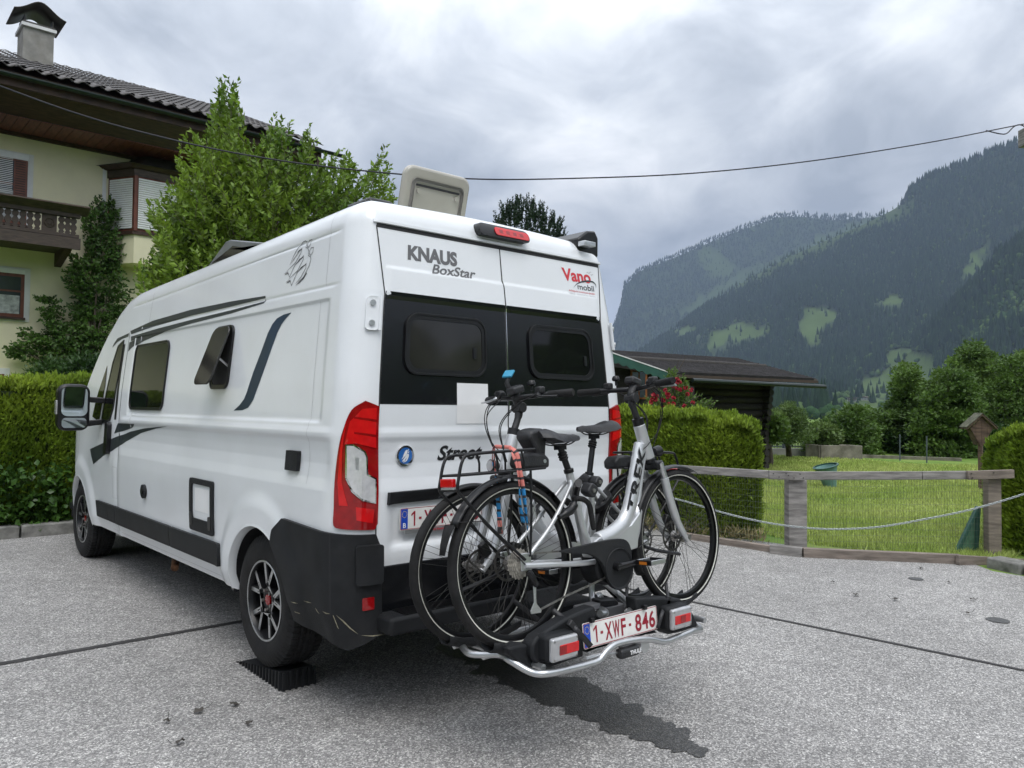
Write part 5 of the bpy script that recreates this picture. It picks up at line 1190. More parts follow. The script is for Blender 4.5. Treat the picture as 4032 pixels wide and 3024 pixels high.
def ribbon(nm, pts, tw, par, wd=.020):
    P = bez(pts, 6); c = MB(); rows = []; al = []; d = 0
    for i, p in enumerate(P):
        if i: d += np.linalg.norm(P[i]-P[i-1])
        t_ = P[min(i+1, len(P)-1)]-P[max(i-1, 0)]; t_ /= np.linalg.norm(t_); w0 = np.cross(t_, (0, -1, 0)); w0 /= max(1e-6, np.linalg.norm(w0)); n0 = np.cross(w0, t_); a = tw*d
        ww = w0*math.cos(a)+n0*math.sin(a); rows.append([tuple(p-ww*wd/2), tuple(p), tuple(p+ww*wd/2)]); al += [d]*3
    c.grid(rows); o = c.obj(nm, stp_m, par, sm=50, fix=False); at_ = o.data.attributes.new('along', 'FLOAT', 'POINT'); at_.data.foreach_set('value', al)
    sl_ = o.modifiers.new('solid', 'SOLIDIFY'); sl_.thickness = .003; return o
ribbon('strap_band', [atY(*z14(880, 1000), -.80), atY(*z14(890, 1080), -.83), atY(*z14(930, 1200), -.84), atY(*z14(955, 1400), -.85), atY(*z15(1140, 500), -.86), atY(*z15(1165, 640), -.86)], 5, root, .022)
ribbon('strap_band', [atY(*z14(850, 1000), -.80), atY(*z14(925, 1060), -.83), atY(*z14(955, 1220), -.84), atY(*z14(990, 1420), -.85), atY(*z15(1175, 500), -.86), atY(*z15(1195, 700), -.86)], -6, root, .018)
ribbon('strap_band', [atY(*z14(690, 1000), -.76), atY(*z14(685, 1080), -.70), atY(*z14(690, 1200), -.68), atY(*z15(955, 420), -.68), atY(*z15(965, 560), -.68), atY(*z15(975, 730), -.68)], 6, root, .020)
ribbon('strap_band', [atY(*z14(860, 1000), -.80), atY(*z14(760, 995), -.78), atY(*z14(680, 1000), -.76), atY(*z14(665, 1080), -.70), atY(*z14(670, 1200), -.69)], 4, root, .016)
for q in (atY(*z15(1160, 690), -.86), atY(*z15(970, 700), -.68)):
    b = MB(); b.box((q[0], q[1], q[2]), (.022, .012, .03)); b.obj('strap_hook', M['softblack'], root, bevel=.003)
# dark bag behind the outer saddle
bg0 = [atY(*z14(*p), -.70) for p in ((1060, 900), (1085, 820), (1150, 800), (1230, 790), (1255, 950), (1245, 1140), (1210, 1210), (1120, 1215), (1150, 1050))]
c = MB(); n_ = len(bg0); c.add([tuple(p) for p in bg0]+[(p[0], p[1]+.10, p[2]) for p in bg0], [tuple(range(n_)), tuple(range(2*n_-1, n_-1, -1))]+[(i, (i+1) % n_, n_+(i+1) % n_, n_+i) for i in range(n_)])
bag = c.obj('carrying_case', M['softblack'], None, bevel=.015, seg=3); tag(bag, 'upright black hard case behind the outer bicycle saddle', 'case')
# ================================================================ TERRAIN
from mathutils import noise as NZ_
def azel(x, y): d = ray(x*1.8228, y*1.8228); return math.degrees(math.atan2(d[0], d[1])), math.degrees(math.atan2(d[2], math.hypot(d[0], d[1])))
def ridge_of(pts, pre, post): L = pre+[azel(*p) for p in pts]+post; return [p[0] for p in L], [p[1] for p in L]
M1 = ridge_of([(1341, 655), (1348, 615), (1380, 583), (1450, 555), (1530, 520), (1600, 492), (1680, 464), (1730, 462), (1800, 470), (1900, 462), (2000, 450)], [(-180, 5), (-90, 6), (-20, 5), (20, 4), (40, 2.6), (47.5, 3.5), (48.6, 5.6)], [(80, 13), (95, 9), (130, 5), (180, 5)])
M2 = ridge_of([(1345, 790), (1400, 752), (1440, 727), (1500, 682), (1550, 645), (1600, 612), (1700, 556), (1800, 512), (1870, 482), (1930, 452), (1952, 436), (1968, 408), (2000, 385), (2060, 362), (2120, 338), (2212, 300)], [(-180, 1), (40, .6), (46, 1)], [(80, 17.5), (92, 16), (110, 9), (135, 3), (180, 1)])
M3 = ridge_of([(1900, 838), (1960, 765), (1990, 732), (2040, 682), (2090, 622), (2150, 560), (2212, 512)], [(-180, .2), (60, .2), (63, .8)], [(80, 11), (95, 10), (120, 3), (180, .2)])
RID = [(M1, 4500, 3100, 1.5), (M2, 2900, 950, 2.3), (M3, 1750, 1150, 1.4)]
def terr(x, y):
    dx, dy = x-CAM[0], y-CAM[1]; d = math.hypot(dx, dy); az = math.degrees(math.atan2(dx, dy))
    near = gz(y); k = smst(d, 32, 140)
    z = near*(1-k)+(-6)*k; z += 6*smst(d, 500, 1000)
    if d > 800:
        h = 0
        for (A, E), D, F, ex in RID:
            e_ = float(np.interp(az, A, E)); zr_ = D*math.tan(R_(e_)); t = (d-F)/(D-F)
            if t <= 0: continue
            v = zr_*(min(1, t)**ex) if t <= 1 else zr_*(1-.5*(t-1))
            g = NZ_.fractal(Vector((x*.0022, y*.0022, 0)), 1.0, 2.0, 5)*105*min(1, t*1.5)*max(0, 1-t**3 if t < 1 else 0)
            h = max(h, v+g)
        z += h
    return z
def inpoly(px, py, P):
    c = False; j = len(P)-1
    for i in range(len(P)):
        if (P[i][1] > py) != (P[j][1] > py) and px < (P[j][0]-P[i][0])*(py-P[i][1])/(P[j][1]-P[i][1])+P[i][0]: c = not c
        j = i
    return c
zf = zm(2300, 400, 1.276)
MEAD = [[zf(*p) for p in P] for P in (
    [(580, 1255), (640, 1215), (620, 1160), (700, 1120), (800, 1112), (870, 1128), (950, 1135), (880, 1185), (790, 1195), (700, 1228)],
    [(1070, 1130), (1105, 1065), (1200, 1035), (1290, 1070), (1270, 1108), (1190, 1120), (1180, 1210), (1110, 1190)],
    [(1490, 1365), (1560, 1262), (1640, 1255), (1750, 1290), (1780, 1400), (1600, 1385)], [(1330, 1445), (1440, 1388), (1600, 1376), (1760, 1400), (1720, 1470), (1500, 1478)],
    [(1170, 1515), (1250, 1492), (1340, 1495), (1345, 1512), (1250, 1525)], [(1895, 895), (1940, 800), (1990, 735), (2060, 715), (2000, 800), (1960, 865)], [(1460, 1005), (1550, 975), (1610, 990), (1580, 1015), (1500, 1015)], [(430, 1150), (540, 1130), (600, 1150), (480, 1170)])]+[[(3268, 1596), (3290, 1576), (3340, 1556), (3420, 1552), (3470, 1560), (3465, 1612), (3330, 1622), (3270, 1615)]]
SPARSE = [[zf(*p) for p in P] for P in ([(1180, 690), (1480, 560), (1660, 500), (1640, 580), (1400, 660), (1000, 850), (700, 990), (480, 1090), (470, 1060), (800, 850)], [(560, 760), (660, 740), (760, 850), (650, 900)])]
def mask(p, P, jit=34):
    px, py = proj(p); n_ = NZ_.fractal(Vector((p[0]*.012, p[1]*.012, 3)), 1, 2, 4)*jit
    return any(inpoly(px+n_, py+n_*.5, q) for q in P)
azs = sorted(set(list(np.arange(-180, 40, 3.0))+list(np.arange(40, 47, .5))+list(np.arange(47, 77, .11))+list(np.arange(77, 95, .6))+list(np.arange(95, 181, 3.0))))
ds = [.3, 2, 4, 6, 8, 10, 13, 16, 20, 25, 32, 45, 70, 110, 180, 300, 500, 700, 850]+list(np.arange(950, 3000, 26))+list(np.arange(3000, 5300, 45))+[5600, 6500, 7500]
vs = []; at = []
for a in azs:
    for d in ds:
        x, y = CAM[0]+d*math.sin(R_(a)), CAM[1]+d*math.cos(R_(a)); z = terr(x, y); vs.append((x, y, z))
        v_ = 0.
        if d < 900: v_ = 1.0
        elif 47 < a < 77: v_ = .30 if mask((x, y, z), MEAD) else (.13 if mask((x, y, z), SPARSE, 20) else 0)
        at.append(v_)
nd_ = len(ds); fs = [(i*nd_+j, (i+1)*nd_+j, (i+1)*nd_+j+1, i*nd_+j+1) for i in range(len(azs)-1) for j in range(nd_-1)]
me = bpy.data.meshes.new('ground'); me.from_pydata(vs, [], fs); smooth(me, 180); at_ = me.attributes.new('meadow', 'FLOAT', 'POINT'); at_.data.foreach_set('value', at)
gm = bpy.data.materials.new('terrain'); gm.use_nodes = True; nt = gm.node_tree; b_ = nt.nodes['Principled BSDF']; b_.inputs['Roughness'].default_value = .95; b_.inputs['Specular IOR Level'].default_value = .1
an_ = nd(nt, 'ShaderNodeAttribute'); an_.attribute_name = 'meadow'; tcn = nd(nt, 'ShaderNodeTexCoord')
n1_ = nd(nt, 'ShaderNodeTexNoise'); n1_.inputs['Scale'].default_value = .02; n1_.inputs['Detail'].default_value = 9; n1_.inputs['Roughness'].default_value = .7; nt.links.new(tcn.outputs['Object'], n1_.inputs['Vector'])
n2_ = nd(nt, 'ShaderNodeTexNoise'); n2_.inputs['Scale'].default_value = 1.4; n2_.inputs['Detail'].default_value = 8; nt.links.new(tcn.outputs['Object'], n2_.inputs['Vector'])
r1_ = nd(nt, 'ShaderNodeValToRGB'); r1_.color_ramp.elements[0].position = .35; r1_.color_ramp.elements[0].color = (.10, .19, .035, 1); r1_.color_ramp.elements[1].position = .68; r1_.color_ramp.elements[1].color = (.20, .26, .07, 1); nt.links.new(n2_.outputs[0], r1_.inputs[0])
r2_ = nd(nt, 'ShaderNodeValToRGB'); r2_.color_ramp.elements[0].color = (.015, .03, .014, 1); r2_.color_ramp.elements[1].color = (.05, .075, .03, 1); nt.links.new(n1_.outputs[0], r2_.inputs[0])
mm_ = nd(nt, 'ShaderNodeMix', data_type='RGBA'); nt.links.new(an_.outputs['Fac'], mm_.inputs[0]); nt.links.new(r2_.outputs[0], mm_.inputs[6]); nt.links.new(r1_.outputs[0], mm_.inputs[7]); nt.links.new(mm_.outputs[2], b_.inputs['Base Color'])
tag(link('ground', me, gm), kind='structure')
# ---- forest: one mass of trees, scattered over the slopes
def foliage_inst(name, pts, sc, cones, mat, label):
    me = bpy.data.meshes.new(name); me.from_pydata([tuple(p) for p in pts], [], [])
    a_ = me.attributes.new('sc', 'FLOAT_VECTOR', 'POINT'); a_.data.foreach_set('vector', np.array(sc, dtype=np.float32).reshape(-1))
    o = link(name, me); ng = bpy.data.node_groups.new(name, 'GeometryNodeTree')
    ng.interface.new_socket('Geometry', in_out='INPUT', socket_type='NodeSocketGeometry'); ng.interface.new_socket('Geometry', in_out='OUTPUT', socket_type='NodeSocketGeometry')
    gi = ng.nodes.new('NodeGroupInput'); go = ng.nodes.new('NodeGroupOutput'); jn = ng.nodes.new('GeometryNodeJoinGeometry')
    for (rb, rt_, z0, h_, kind) in cones:
        if kind == 'cone':
            c = ng.nodes.new('GeometryNodeMeshCone'); c.inputs['Vertices'].default_value = 7; c.inputs['Radius Bottom'].default_value = rb; c.inputs['Radius Top'].default_value = rt_; c.inputs['Depth'].default_value = h_; src = c.outputs[0]
        else:
            c = ng.nodes.new('GeometryNodeMeshIcoSphere'); c.inputs['Radius'].default_value = rb; c.inputs['Subdivisions'].default_value = 2
            sp_ = ng.nodes.new('GeometryNodeSetPosition'); nz = ng.nodes.new('ShaderNodeTexNoise'); nz.inputs['Scale'].default_value = 5; vmm = ng.nodes.new('ShaderNodeVectorMath'); vmm.operation = 'MULTIPLY_ADD'
            ng.links.new(nz.outputs['Color'], vmm.inputs[0]); vmm.inputs[1].default_value = (.35, .35, .35); vmm.inputs[2].default_value = (-.17, -.17, -.17); ng.links.new(c.outputs[0], sp_.inputs[0]); ng.links.new(vmm.outputs[0], sp_.inputs['Offset']); src = sp_.outputs[0]
        t = ng.nodes.new('GeometryNodeTransform'); t.inputs['Translation'].default_value = (rt_ if kind != 'cone' else 0, 0, z0); ng.links.new(src, t.inputs[0]); ng.links.new(t.outputs[0], jn.inputs[0])
    smt = ng.nodes.new('GeometryNodeSetMaterial'); smt.inputs['Material'].default_value = mat; ng.links.new(jn.outputs[0], smt.inputs[0])
    ip = ng.nodes.new('GeometryNodeInstanceOnPoints'); na = ng.nodes.new('GeometryNodeInputNamedAttribute'); na.data_type = 'FLOAT_VECTOR'; na.inputs['Name'].default_value = 'sc'
    rv = ng.nodes.new('FunctionNodeRandomValue'); rv.data_type = 'FLOAT_VECTOR'; rv.inputs[0].default_value = (-.06, -.06, 0); rv.inputs[1].default_value = (.06, .06, 6.28)
    ng.links.new(gi.outputs[0], ip.inputs['Points']); ng.links.new(smt.outputs[0], ip.inputs['Instance']); ng.links.new(na.outputs[0], ip.inputs['Scale']); ng.links.new(rv.outputs[0], ip.inputs['Rotation']); ng.links.new(ip.outputs[0], go.inputs[0])
    md = o.modifiers.new('scatter', 'NODES'); md.node_group = ng; tag(o, label, 'forest', kind='stuff'); return o
def instmat(name, c1, c2):
    m_ = bpy.data.materials.new(name); m_.use_nodes = True; nt = m_.node_tree; b = nt.nodes['Principled BSDF']; b.inputs['Roughness'].default_value = .9; b.inputs['Specular IOR Level'].default_value = .1
    oi = nd(nt, 'ShaderNodeObjectInfo'); rr_ = nd(nt, 'ShaderNodeValToRGB'); rr_.color_ramp.elements[0].color = (*c1, 1); rr_.color_ramp.elements[1].color = (*c2, 1); nt.links.new(oi.outputs['Random'], rr_.inputs[0])
    tcn = nd(nt, 'ShaderNodeTexCoord'); n_ = nd(nt, 'ShaderNodeTexNoise'); n_.inputs['Scale'].default_value = 9; nt.links.new(tcn.outputs['Object'], n_.inputs['Vector']); hs = nd(nt, 'ShaderNodeHueSaturation'); mr = nd(nt, 'ShaderNodeMapRange'); mr.inputs[3].default_value = .5; mr.inputs[4].default_value = 1.5
    nt.links.new(n_.outputs[0], mr.inputs[0]); nt.links.new(mr.outputs[0], hs.inputs['Value']); nt.links.new(rr_.outputs[0], hs.inputs['Color']); nt.links.new(hs.outputs[0], b.inputs['Base Color']); return m_
fc = instmat('spruce_forest', (.007, .019, .011), (.024, .048, .021)); fbm = instmat('broadleaf_forest', (.025, .06, .018), (.075, .12, .035))
PC, SCc, PB, SCb = [], [], [], []
def samp(n_, a0, a1, d0, d1, pb):
    for _ in range(n_):
        a = random.uniform(a0, a1); d = math.sqrt(random.uniform(d0*d0, d1*d1)); x, y = CAM[0]+d*math.sin(R_(a)), CAM[1]+d*math.cos(R_(a)); z = terr(x, y)
        if any(mask((x, y, z+h_), MEAD) for h_ in (0, 9, 18, 26)) and random.random() > .02: continue
        if mask((x, y, z), SPARSE, 20) and random.random() > .12: continue
        lf = NZ_.fractal(Vector((x*.006, y*.006, 9)), 1, 2, 3)
        if random.random() < pb*(.6+2.2*max(0, lf+.1)):
            s = random.uniform(5, 9); PB.append((x, y, z+s*.5)); SCb.append((s, s, s*random.uniform(.9, 1.3)))
        else:
            h_ = random.uniform(13, 27); PC.append((x, y, z-1)); SCc.append((h_*random.uniform(.9, 1.2), h_*random.uniform(.9, 1.2), h_))
samp(30000, 46, 79, 930, 2000, .30); samp(34000, 46, 79, 2000, 3000, .10); samp(24000, 47, 72, 3100, 4700, .05); samp(1500, 40, 80, 600, 930, .8); samp(9000, 79, 100, 930, 2900, .2)
foliage_inst('conifer_forest', PC, SCc, [(.15, .02, .40, .62, 'cone'), (.12, .01, .58, .5, 'cone'), (.08, .0, .76, .45, 'cone')], fc, 'dark conifer forest covering the mountain slopes')
foliage_inst('broadleaf_forest', PB, SCb, [(.62, 0, .1, 0, 'ico'), (.45, .35, .35, 0, 'ico')], fbm, 'lighter broadleaf woodland on the lower slopes')
def hit(px, py, d0=700, d1=4500):
    r = ray(px, py); r = r/math.hypot(r[0], r[1]); d = d0
    while d < d1:
        p = CAM+r*d
        if p[2] < terr(p[0], p[1]): return p
        d += 8
    return CAM+r*d1
PS, SS_ = [], []
for _ in range(1500):
    a = R_(random.uniform(120, 345)); d = random.uniform(26, 48); x, y = CAM[0]+d*math.sin(a), CAM[1]+d*math.cos(a); s = random.uniform(2.4, 4.6)*(1 if d < 34 else 1.4); PS.append((x, y, terr(x, y)+s*random.uniform(.2, .9))); SS_.append((s*.8, s*.8, s))
foliage_inst('reflection_woodland', PS, SS_, [(.62, 0, .1, 0, 'ico'), (.45, .35, .35, 0, 'ico')], fbm, 'unseen trees added around the parking area to darken the reflections in the van')  # out of view, added to darken the lower reflections in glass and door panel
# farmhouses on the slope
whm = mk('far_white_wall', (.8, .8, .78), .7); brm = mk('far_roof', (.09, .07, .06), .8); wnd = mk('far_window', (.03, .03, .035), .4); wdm = mk('far_timber', (.12, .07, .045), .8)
for i, (px_, py_, w_, h_, lab) in enumerate(((3360, 1579, 15, 8, 'white farmhouse with dark balconies on the hillside meadow'), (3407, 1575, 14, 6.5, 'farmhouse with timber upper floor on the hillside meadow'))):
    p = hit(px_, py_, 900); z0 = terr(p[0], p[1])-.5; r_ = np.array([math.cos(YAW), -math.sin(YAW)]); t = thing('farmhouse', lab, 'farmhouse', tuple(p))
    k_ = np.linalg.norm(p[:2]-CAM[:2])/1400; w_ *= k_; h_ *= k_; az_ = math.atan2(p[0]-CAM[0], p[1]-CAM[1]); Rm = Euler((0, 0, -az_-.25)).to_matrix()
    def T_(a, b, c): v = Rm @ Vector((a, b, c)); return (p[0]+v.x, p[1]+v.y, z0+v.z)
    def bxx(nm, mt, x0, x1, y0, y1, a, b, par=t):
        m_ = MB(); m_.add([T_(x, y, z) for x in (x0, x1) for y in (y0, y1) for z in (a, b)], [(0, 1, 3, 2), (4, 6, 7, 5), (0, 4, 5, 1), (2, 3, 7, 6), (0, 2, 6, 4), (1, 5, 7, 3)]); return m_.obj(nm, mt, par)
    hw = w_/2; wl = bxx('wall', whm, -hw, hw, -6, 6, 0, h_*.62); 
    if i == 0: bxx('balcony', wdm, -hw*.9, hw*.9, -7.3, -6.02, h_*.33, h_*.42, wl)
    bxx('gable', wdm if i else whm, -hw*.98, hw*.98, -5.9, 5.9, h_*.62, h_*.72)
    m_ = MB(); m_.add([T_(-hw*1.15, -8, h_*.68), T_(-hw*1.15, 8, h_*.68), T_(0, 8, h_), T_(0, -8, h_), T_(hw*1.15, -8, h_*.68), T_(hw*1.15, 8, h_*.68), T_(-hw*1.15, -8, h_*.64), T_(hw*1.15, -8, h_*.64)], [(0, 1, 2, 3), (3, 2, 5, 4), (0, 3, 4, 7, 6)]); m_.obj('roof', brm, t)
    for k in range(5):
        for j in range(2):
            xx = -hw*.75+k*hw*.375; bxx('window', wnd, xx-.6, xx+.6, -6.08, -6.0, h_*(.12+.3*j), h_*(.24+.3*j), wl)
# ---- haze
hz_ = MB(); hz_.box((1500, 2100, 700), (16000, 16000, 1450)); ho = hz_.obj('haze', None); HM = bpy.data.materials.new('haze'); HM.use_nodes = True; nt = HM.node_tree; nt.nodes.clear()
pv = nd(nt, 'ShaderNodeVolumePrincipled'); pv.inputs['Color'].default_value = (.50, .63, .88, 1); pv.inputs['Density'].default_value = .000115; pv.inputs['Anisotropy'].default_value = .1
oo = nd(nt, 'ShaderNodeOutputMaterial'); nt.links.new(pv.outputs[0], oo.inputs['Volume']); ho.data.materials.append(HM); tag(ho, kind='stuff')
# ================================================================ ASPHALT, JOINTS, STAIN
def asphalt(name, dark=1., rough=.85, blotch=1.):
    m_ = bpy.data.materials.new(name); m_.use_nodes = True; nt = m_.node_tree; b = nt.nodes['Principled BSDF']
    tcn = nd(nt, 'ShaderNodeTexCoord'); O = tcn.outputs['Object']
    def nz(s, d, r=.5):
        n_ = nd(nt, 'ShaderNodeTexNoise'); n_.inputs['Scale'].default_value = s; n_.inputs['Detail'].default_value = d; n_.inputs['Roughness'].default_value = r; nt.links.new(O, n_.inputs['Vector']); return n_.outputs[0]
    vo = nd(nt, 'ShaderNodeTexVoronoi'); vo.inputs['Scale'].default_value = 125; nt.links.new(O, vo.inputs['Vector']); sp = nd(nt, 'ShaderNodeSeparateColor'); nt.links.new(vo.outputs['Color'], sp.inputs[0])
    vo2 = nd(nt, 'ShaderNodeTexVoronoi'); vo2.inputs['Scale'].default_value = 260; nt.links.new(O, vo2.inputs['Vector']); sp2 = nd(nt, 'ShaderNodeSeparateColor'); nt.links.new(vo2.outputs['Color'], sp2.inputs[0])
    r1 = nd(nt, 'ShaderNodeValToRGB'); el = r1.color_ramp.elements; el[0].position = 0; el[0].color = (.055, .054, .053, 1); el[1].position = 1; el[1].color = (.60, .585, .565, 1); e2 = el.new(.55); e2.color = (.155, .150, .146, 1); e3 = el.new(.86); e3.color = (.31, .30, .285, 1)
    ad = nd(nt, 'ShaderNodeMath', operation='MULTIPLY_ADD'); nt.links.new(sp.outputs[0], ad.inputs[0]); ad.inputs[1].default_value = .62; m2 = nd(nt, 'ShaderNodeMath', operation='MULTIPLY'); m2.inputs[1].default_value = .38; nt.links.new(sp2.outputs[0], m2.inputs[0]); nt.links.new(m2.outputs[0], ad.inputs[2]); nt.links.new(ad.outputs[0], r1.inputs[0])
    mr = nd(nt, 'ShaderNodeMapRange'); nt.links.new(nz(.55, 6, .6), mr.inputs[0]); mr.inputs[1].default_value = .3; mr.inputs[2].default_value = .7; mr.inputs[3].default_value = 1-.22*blotch; mr.inputs[4].default_value = 1+.16*blotch
    mr2 = nd(nt, 'ShaderNodeMapRange'); nt.links.new(nz(7, 5, .65), mr2.inputs[0]); mr2.inputs[1].default_value = .3; mr2.inputs[2].default_value = .72; mr2.inputs[3].default_value = .84; mr2.inputs[4].default_value = 1.12
    mu = nd(nt, 'ShaderNodeMath', operation='MULTIPLY'); nt.links.new(mr.outputs[0], mu.inputs[0]); nt.links.new(mr2.outputs[0], mu.inputs[1]); mu3 = nd(nt, 'ShaderNodeMath', operation='MULTIPLY'); nt.links.new(mu.outputs[0], mu3.inputs[0]); mu3.inputs[1].default_value = dark
    vs_ = nd(nt, 'ShaderNodeVectorMath', operation='SCALE'); nt.links.new(r1.outputs[0], vs_.inputs[0]); nt.links.new(mu3.outputs[0], vs_.inputs['Scale']); nt.links.new(vs_.outputs[0], b.inputs['Base Color'])
    b.inputs['Roughness'].default_value = rough; b.inputs['Specular IOR Level'].default_value = .3 if rough > .7 else .5
    bp = nd(nt, 'ShaderNodeBump'); bp.inputs['Strength'].default_value = .6; bp.inputs['Distance'].default_value = .004; nt.links.new(vo.outputs['Distance'], bp.inputs['Height']); nt.links.new(bp.outputs[0], b.inputs['Normal']); return m_
ASP = asphalt('asphalt', 1.72, blotch=.8); WET = asphalt('wet_asphalt', .36, .42)
def sheet(name, pts, h_, mat, **k):
    m_ = MB(); m_.add([(x, y, gz(y)+h_) for x, y in pts], [tuple(range(len(pts)))]); o = m_.obj(name, mat, fix=False); me_ = o.data
    if me_.polygons[0].normal.z < 0: me_.flip_normals()
    tag(o, kind='structure'); return o
sheet('asphalt', [(-14, -16), (6.95, -16), (6.85, -.60), (7.05, -.38), (6.65, .45), (6.45, 1.10), (6.2, 2.2), (5.8, 4.2), (5.4, 6.27), (-14, 6.22)], .008, ASP)
TAR = mk('tar_joint', (.035, .033, .033), .8, var=.3, scale=30)
sheet('tar_joint', [(-14, 2.02), (3.15, 2.025), (3.15, 2.075), (-14, 2.095)], .012, TAR)
sheet('tar_joint', [(3.17-.018, 2.02), (3.17+.018, 2.02), (3.417+.018, .44), (3.747+.018, -1.728), (5.9, -16), (5.86, -16), (3.747-.018, -1.728), (3.417-.018, .44)], .013, TAR)
ctr = [(960, 1395), (1040, 1420), (1100, 1445), (1180, 1480), (1250, 1510), (1320, 1545), (1400, 1580), (1470, 1610), (1525, 1638)]; wdt = [.10, .17, .19, .18, .20, .17, .15, .10, .02]
C_ = [atG(x*1.8228, y*1.8228)[:2] for x, y in ctr]; C_ = bez([(c[0], c[1], w_) for c, w_ in zip(C_, wdt)], 14); Lp, Rp = [], []
for i, c in enumerate(C_):
    a, b = C_[max(0, i-1)], C_[min(len(C_)-1, i+1)]; t = (b-a)[:2]; t /= np.linalg.norm(t); n_ = np.array([-t[1], t[0]])
    for lst, sg in ((Lp, 1), (Rp, -1)):
        w_ = c[2]+.085*NZ_.fractal(Vector((c[0]*9, c[1]*9, sg*3)), .8, 2, 4); lst.append(tuple(c[:2]+n_*sg*w_))
sheet('wet_patch', Lp+Rp[::-1], .012, WET)
GLm = mk('drain_cover_metal', (.10, .10, .10), .7, metal=.3, var=.3, scale=40)
gp_ = atG(2155*1.8228, 1343*1.8228); g_ = MB(); g_.lathe([(0, .016), (.075, .016), (.08, .012)], (gp_[0], gp_[1], gz(gp_[1])), (0, 0, 1), 28); tag(g_.obj('drain_cover', GLm), 'small round metal cover set in the asphalt', 'drain cover')
gp_ = atG(1978*1.8228, 1253*1.8228); g_ = MB(); g_.lathe([(0, .016), (.06, .016), (.065, .012)], (gp_[0], gp_[1], gz(gp_[1])), (0, 0, 1), 28); tag(g_.obj('drain_cover', GLm), 'dark round patch cover in the asphalt near the fence', 'drain cover')
# fallen leaves
LFm = mk('dry_leaf', (.060, .052, .044), .8, var=.35, scale=20, col2=(.035, .031, .028))
LPOS = [((360, 1567), .034, 'small withered leaf left of the group near the lower left'), ((428, 1545), .048, 'curled brown leaf with long stem, middle of the lower left group'), ((505, 1530), .045, 'withered leaf with upturned stem nearest the wheel ramp'), ((537, 1571), .034, 'tiny round dry leaf right of the lower left group'), ((388, 1612), .045, 'lowest brown leaf of the group in the foreground')]
def fleaf(px_, py_, s_, lab, grp='fallen leaves on the asphalt'):
    p = atG(px_*1.8228, py_*1.8228); a0 = random.uniform(0, 6.28); m_ = MB(); n_ = 9; vs = [(p[0], p[1], gz(p[1])+.030)]
    for k in range(n_):
        a = 2*math.pi*k/n_; r_ = s_*(.62 if k % 2 else .42)*(1.3 if k in (0, 1) else 1)*random.uniform(.8, 1.2); vs.append((p[0]+r_*math.cos(a+a0), p[1]+r_*.7*math.sin(a+a0), gz(p[1])+.014+random.uniform(0, .02)))
    m_.add(vs, [(0, 1+k, 1+(k+1) % n_) for k in range(n_)]); o = m_.obj('fallen_leaf', LFm, sm=60, fix=False); tag(o, lab, 'leaf', grp)
    st_ = MB(); d_ = np.array([math.cos(a0), math.sin(a0)]); st_.tube([(p[0], p[1], gz(p[1])+.02), (p[0]+d_[0]*s_, p[1]+d_[1]*s_, gz(p[1])+.03), (p[0]+d_[0]*s_*1.5, p[1]+d_[1]*s_*1.5, gz(p[1])+.055)], .0012, 4); st_.obj('stem', LFm, o, world=False)
for (q, s_, lab) in LPOS: fleaf(*q, s_, lab)
QL = sorted(((2050, 1262), (2100, 1300), (1935, 1300), (1990, 1232), (2090, 1330), (1800, 1262), (1850, 1290)))
ORD = ['leftmost', 'second from left', 'third from left', 'middle one', 'third from right', 'second from right', 'rightmost']
for q, od in zip(QL, ORD): fleaf(q[0], q[1], random.uniform(.03, .055), od+' of the dead leaves scattered on the asphalt before the fence', 'scattered dead leaves near the fence')
# ================================================================ LEAF TOOLS
def leaves(P, D, L, W, fold=.25):
    """P base points, D unit directions, L lengths, W widths -> (N,4,3)"""
    n_ = len(P); R3 = rng.normal(size=(n_, 3)); S_ = np.cross(D, R3); S_ /= np.linalg.norm(S_, axis=1)[:, None]+1e-9; N_ = np.cross(S_, D)
    L = L[:, None]; W = W[:, None]; mid = P+D*L*.45
    return np.stack([P, mid+S_*W*.5+N_*W*fold, P+D*L-N_*W*fold*.5, mid-S_*W*.5+N_*W*fold], 1)
def unit(v): return v/(np.linalg.norm(v, axis=1)[:, None]+1e-9)
def inpoly_np(X, Y, P):
    c = np.zeros(len(X), bool); j = len(P)-1
    for i in range(len(P)):
        xi, yi = P[i]; xj, yj = P[j]; k = ((yi > Y) != (yj > Y)) & (X < (xj-xi)*(Y-yi)/((yj-yi) if yj != yi else 1e-9)+xi); c ^= k; j = i
    return c
def samp_poly(poly, n_):
    P = [(x*1.8228, y*1.8228) for x, y in poly]; xs = [p[0] for p in P]; ys = [p[1] for p in P]; X = []; Y = []
    while len(X) < n_:
        a = rng.uniform(min(xs), max(xs), n_*3); b = rng.uniform(min(ys), max(ys), n_*3); k = inpoly_np(a, b, P); X += list(a[k]); Y += list(b[k])
    return np.array(X[:n_]), np.array(Y[:n_])
def rays_at_depth(X, Y, dep):
    d = _F[None]+_R2[None]*((X-2016)/FPX)[:, None]-_U2[None]*((Y-1512)/FPX)[:, None]; return CAM[None]+d*dep[:, None]
BARK = mk('bark', (.10, .08, .06), .9, var=.4, scale=12, bump=.6, bscale=30, aniso=(1, 1, .3))
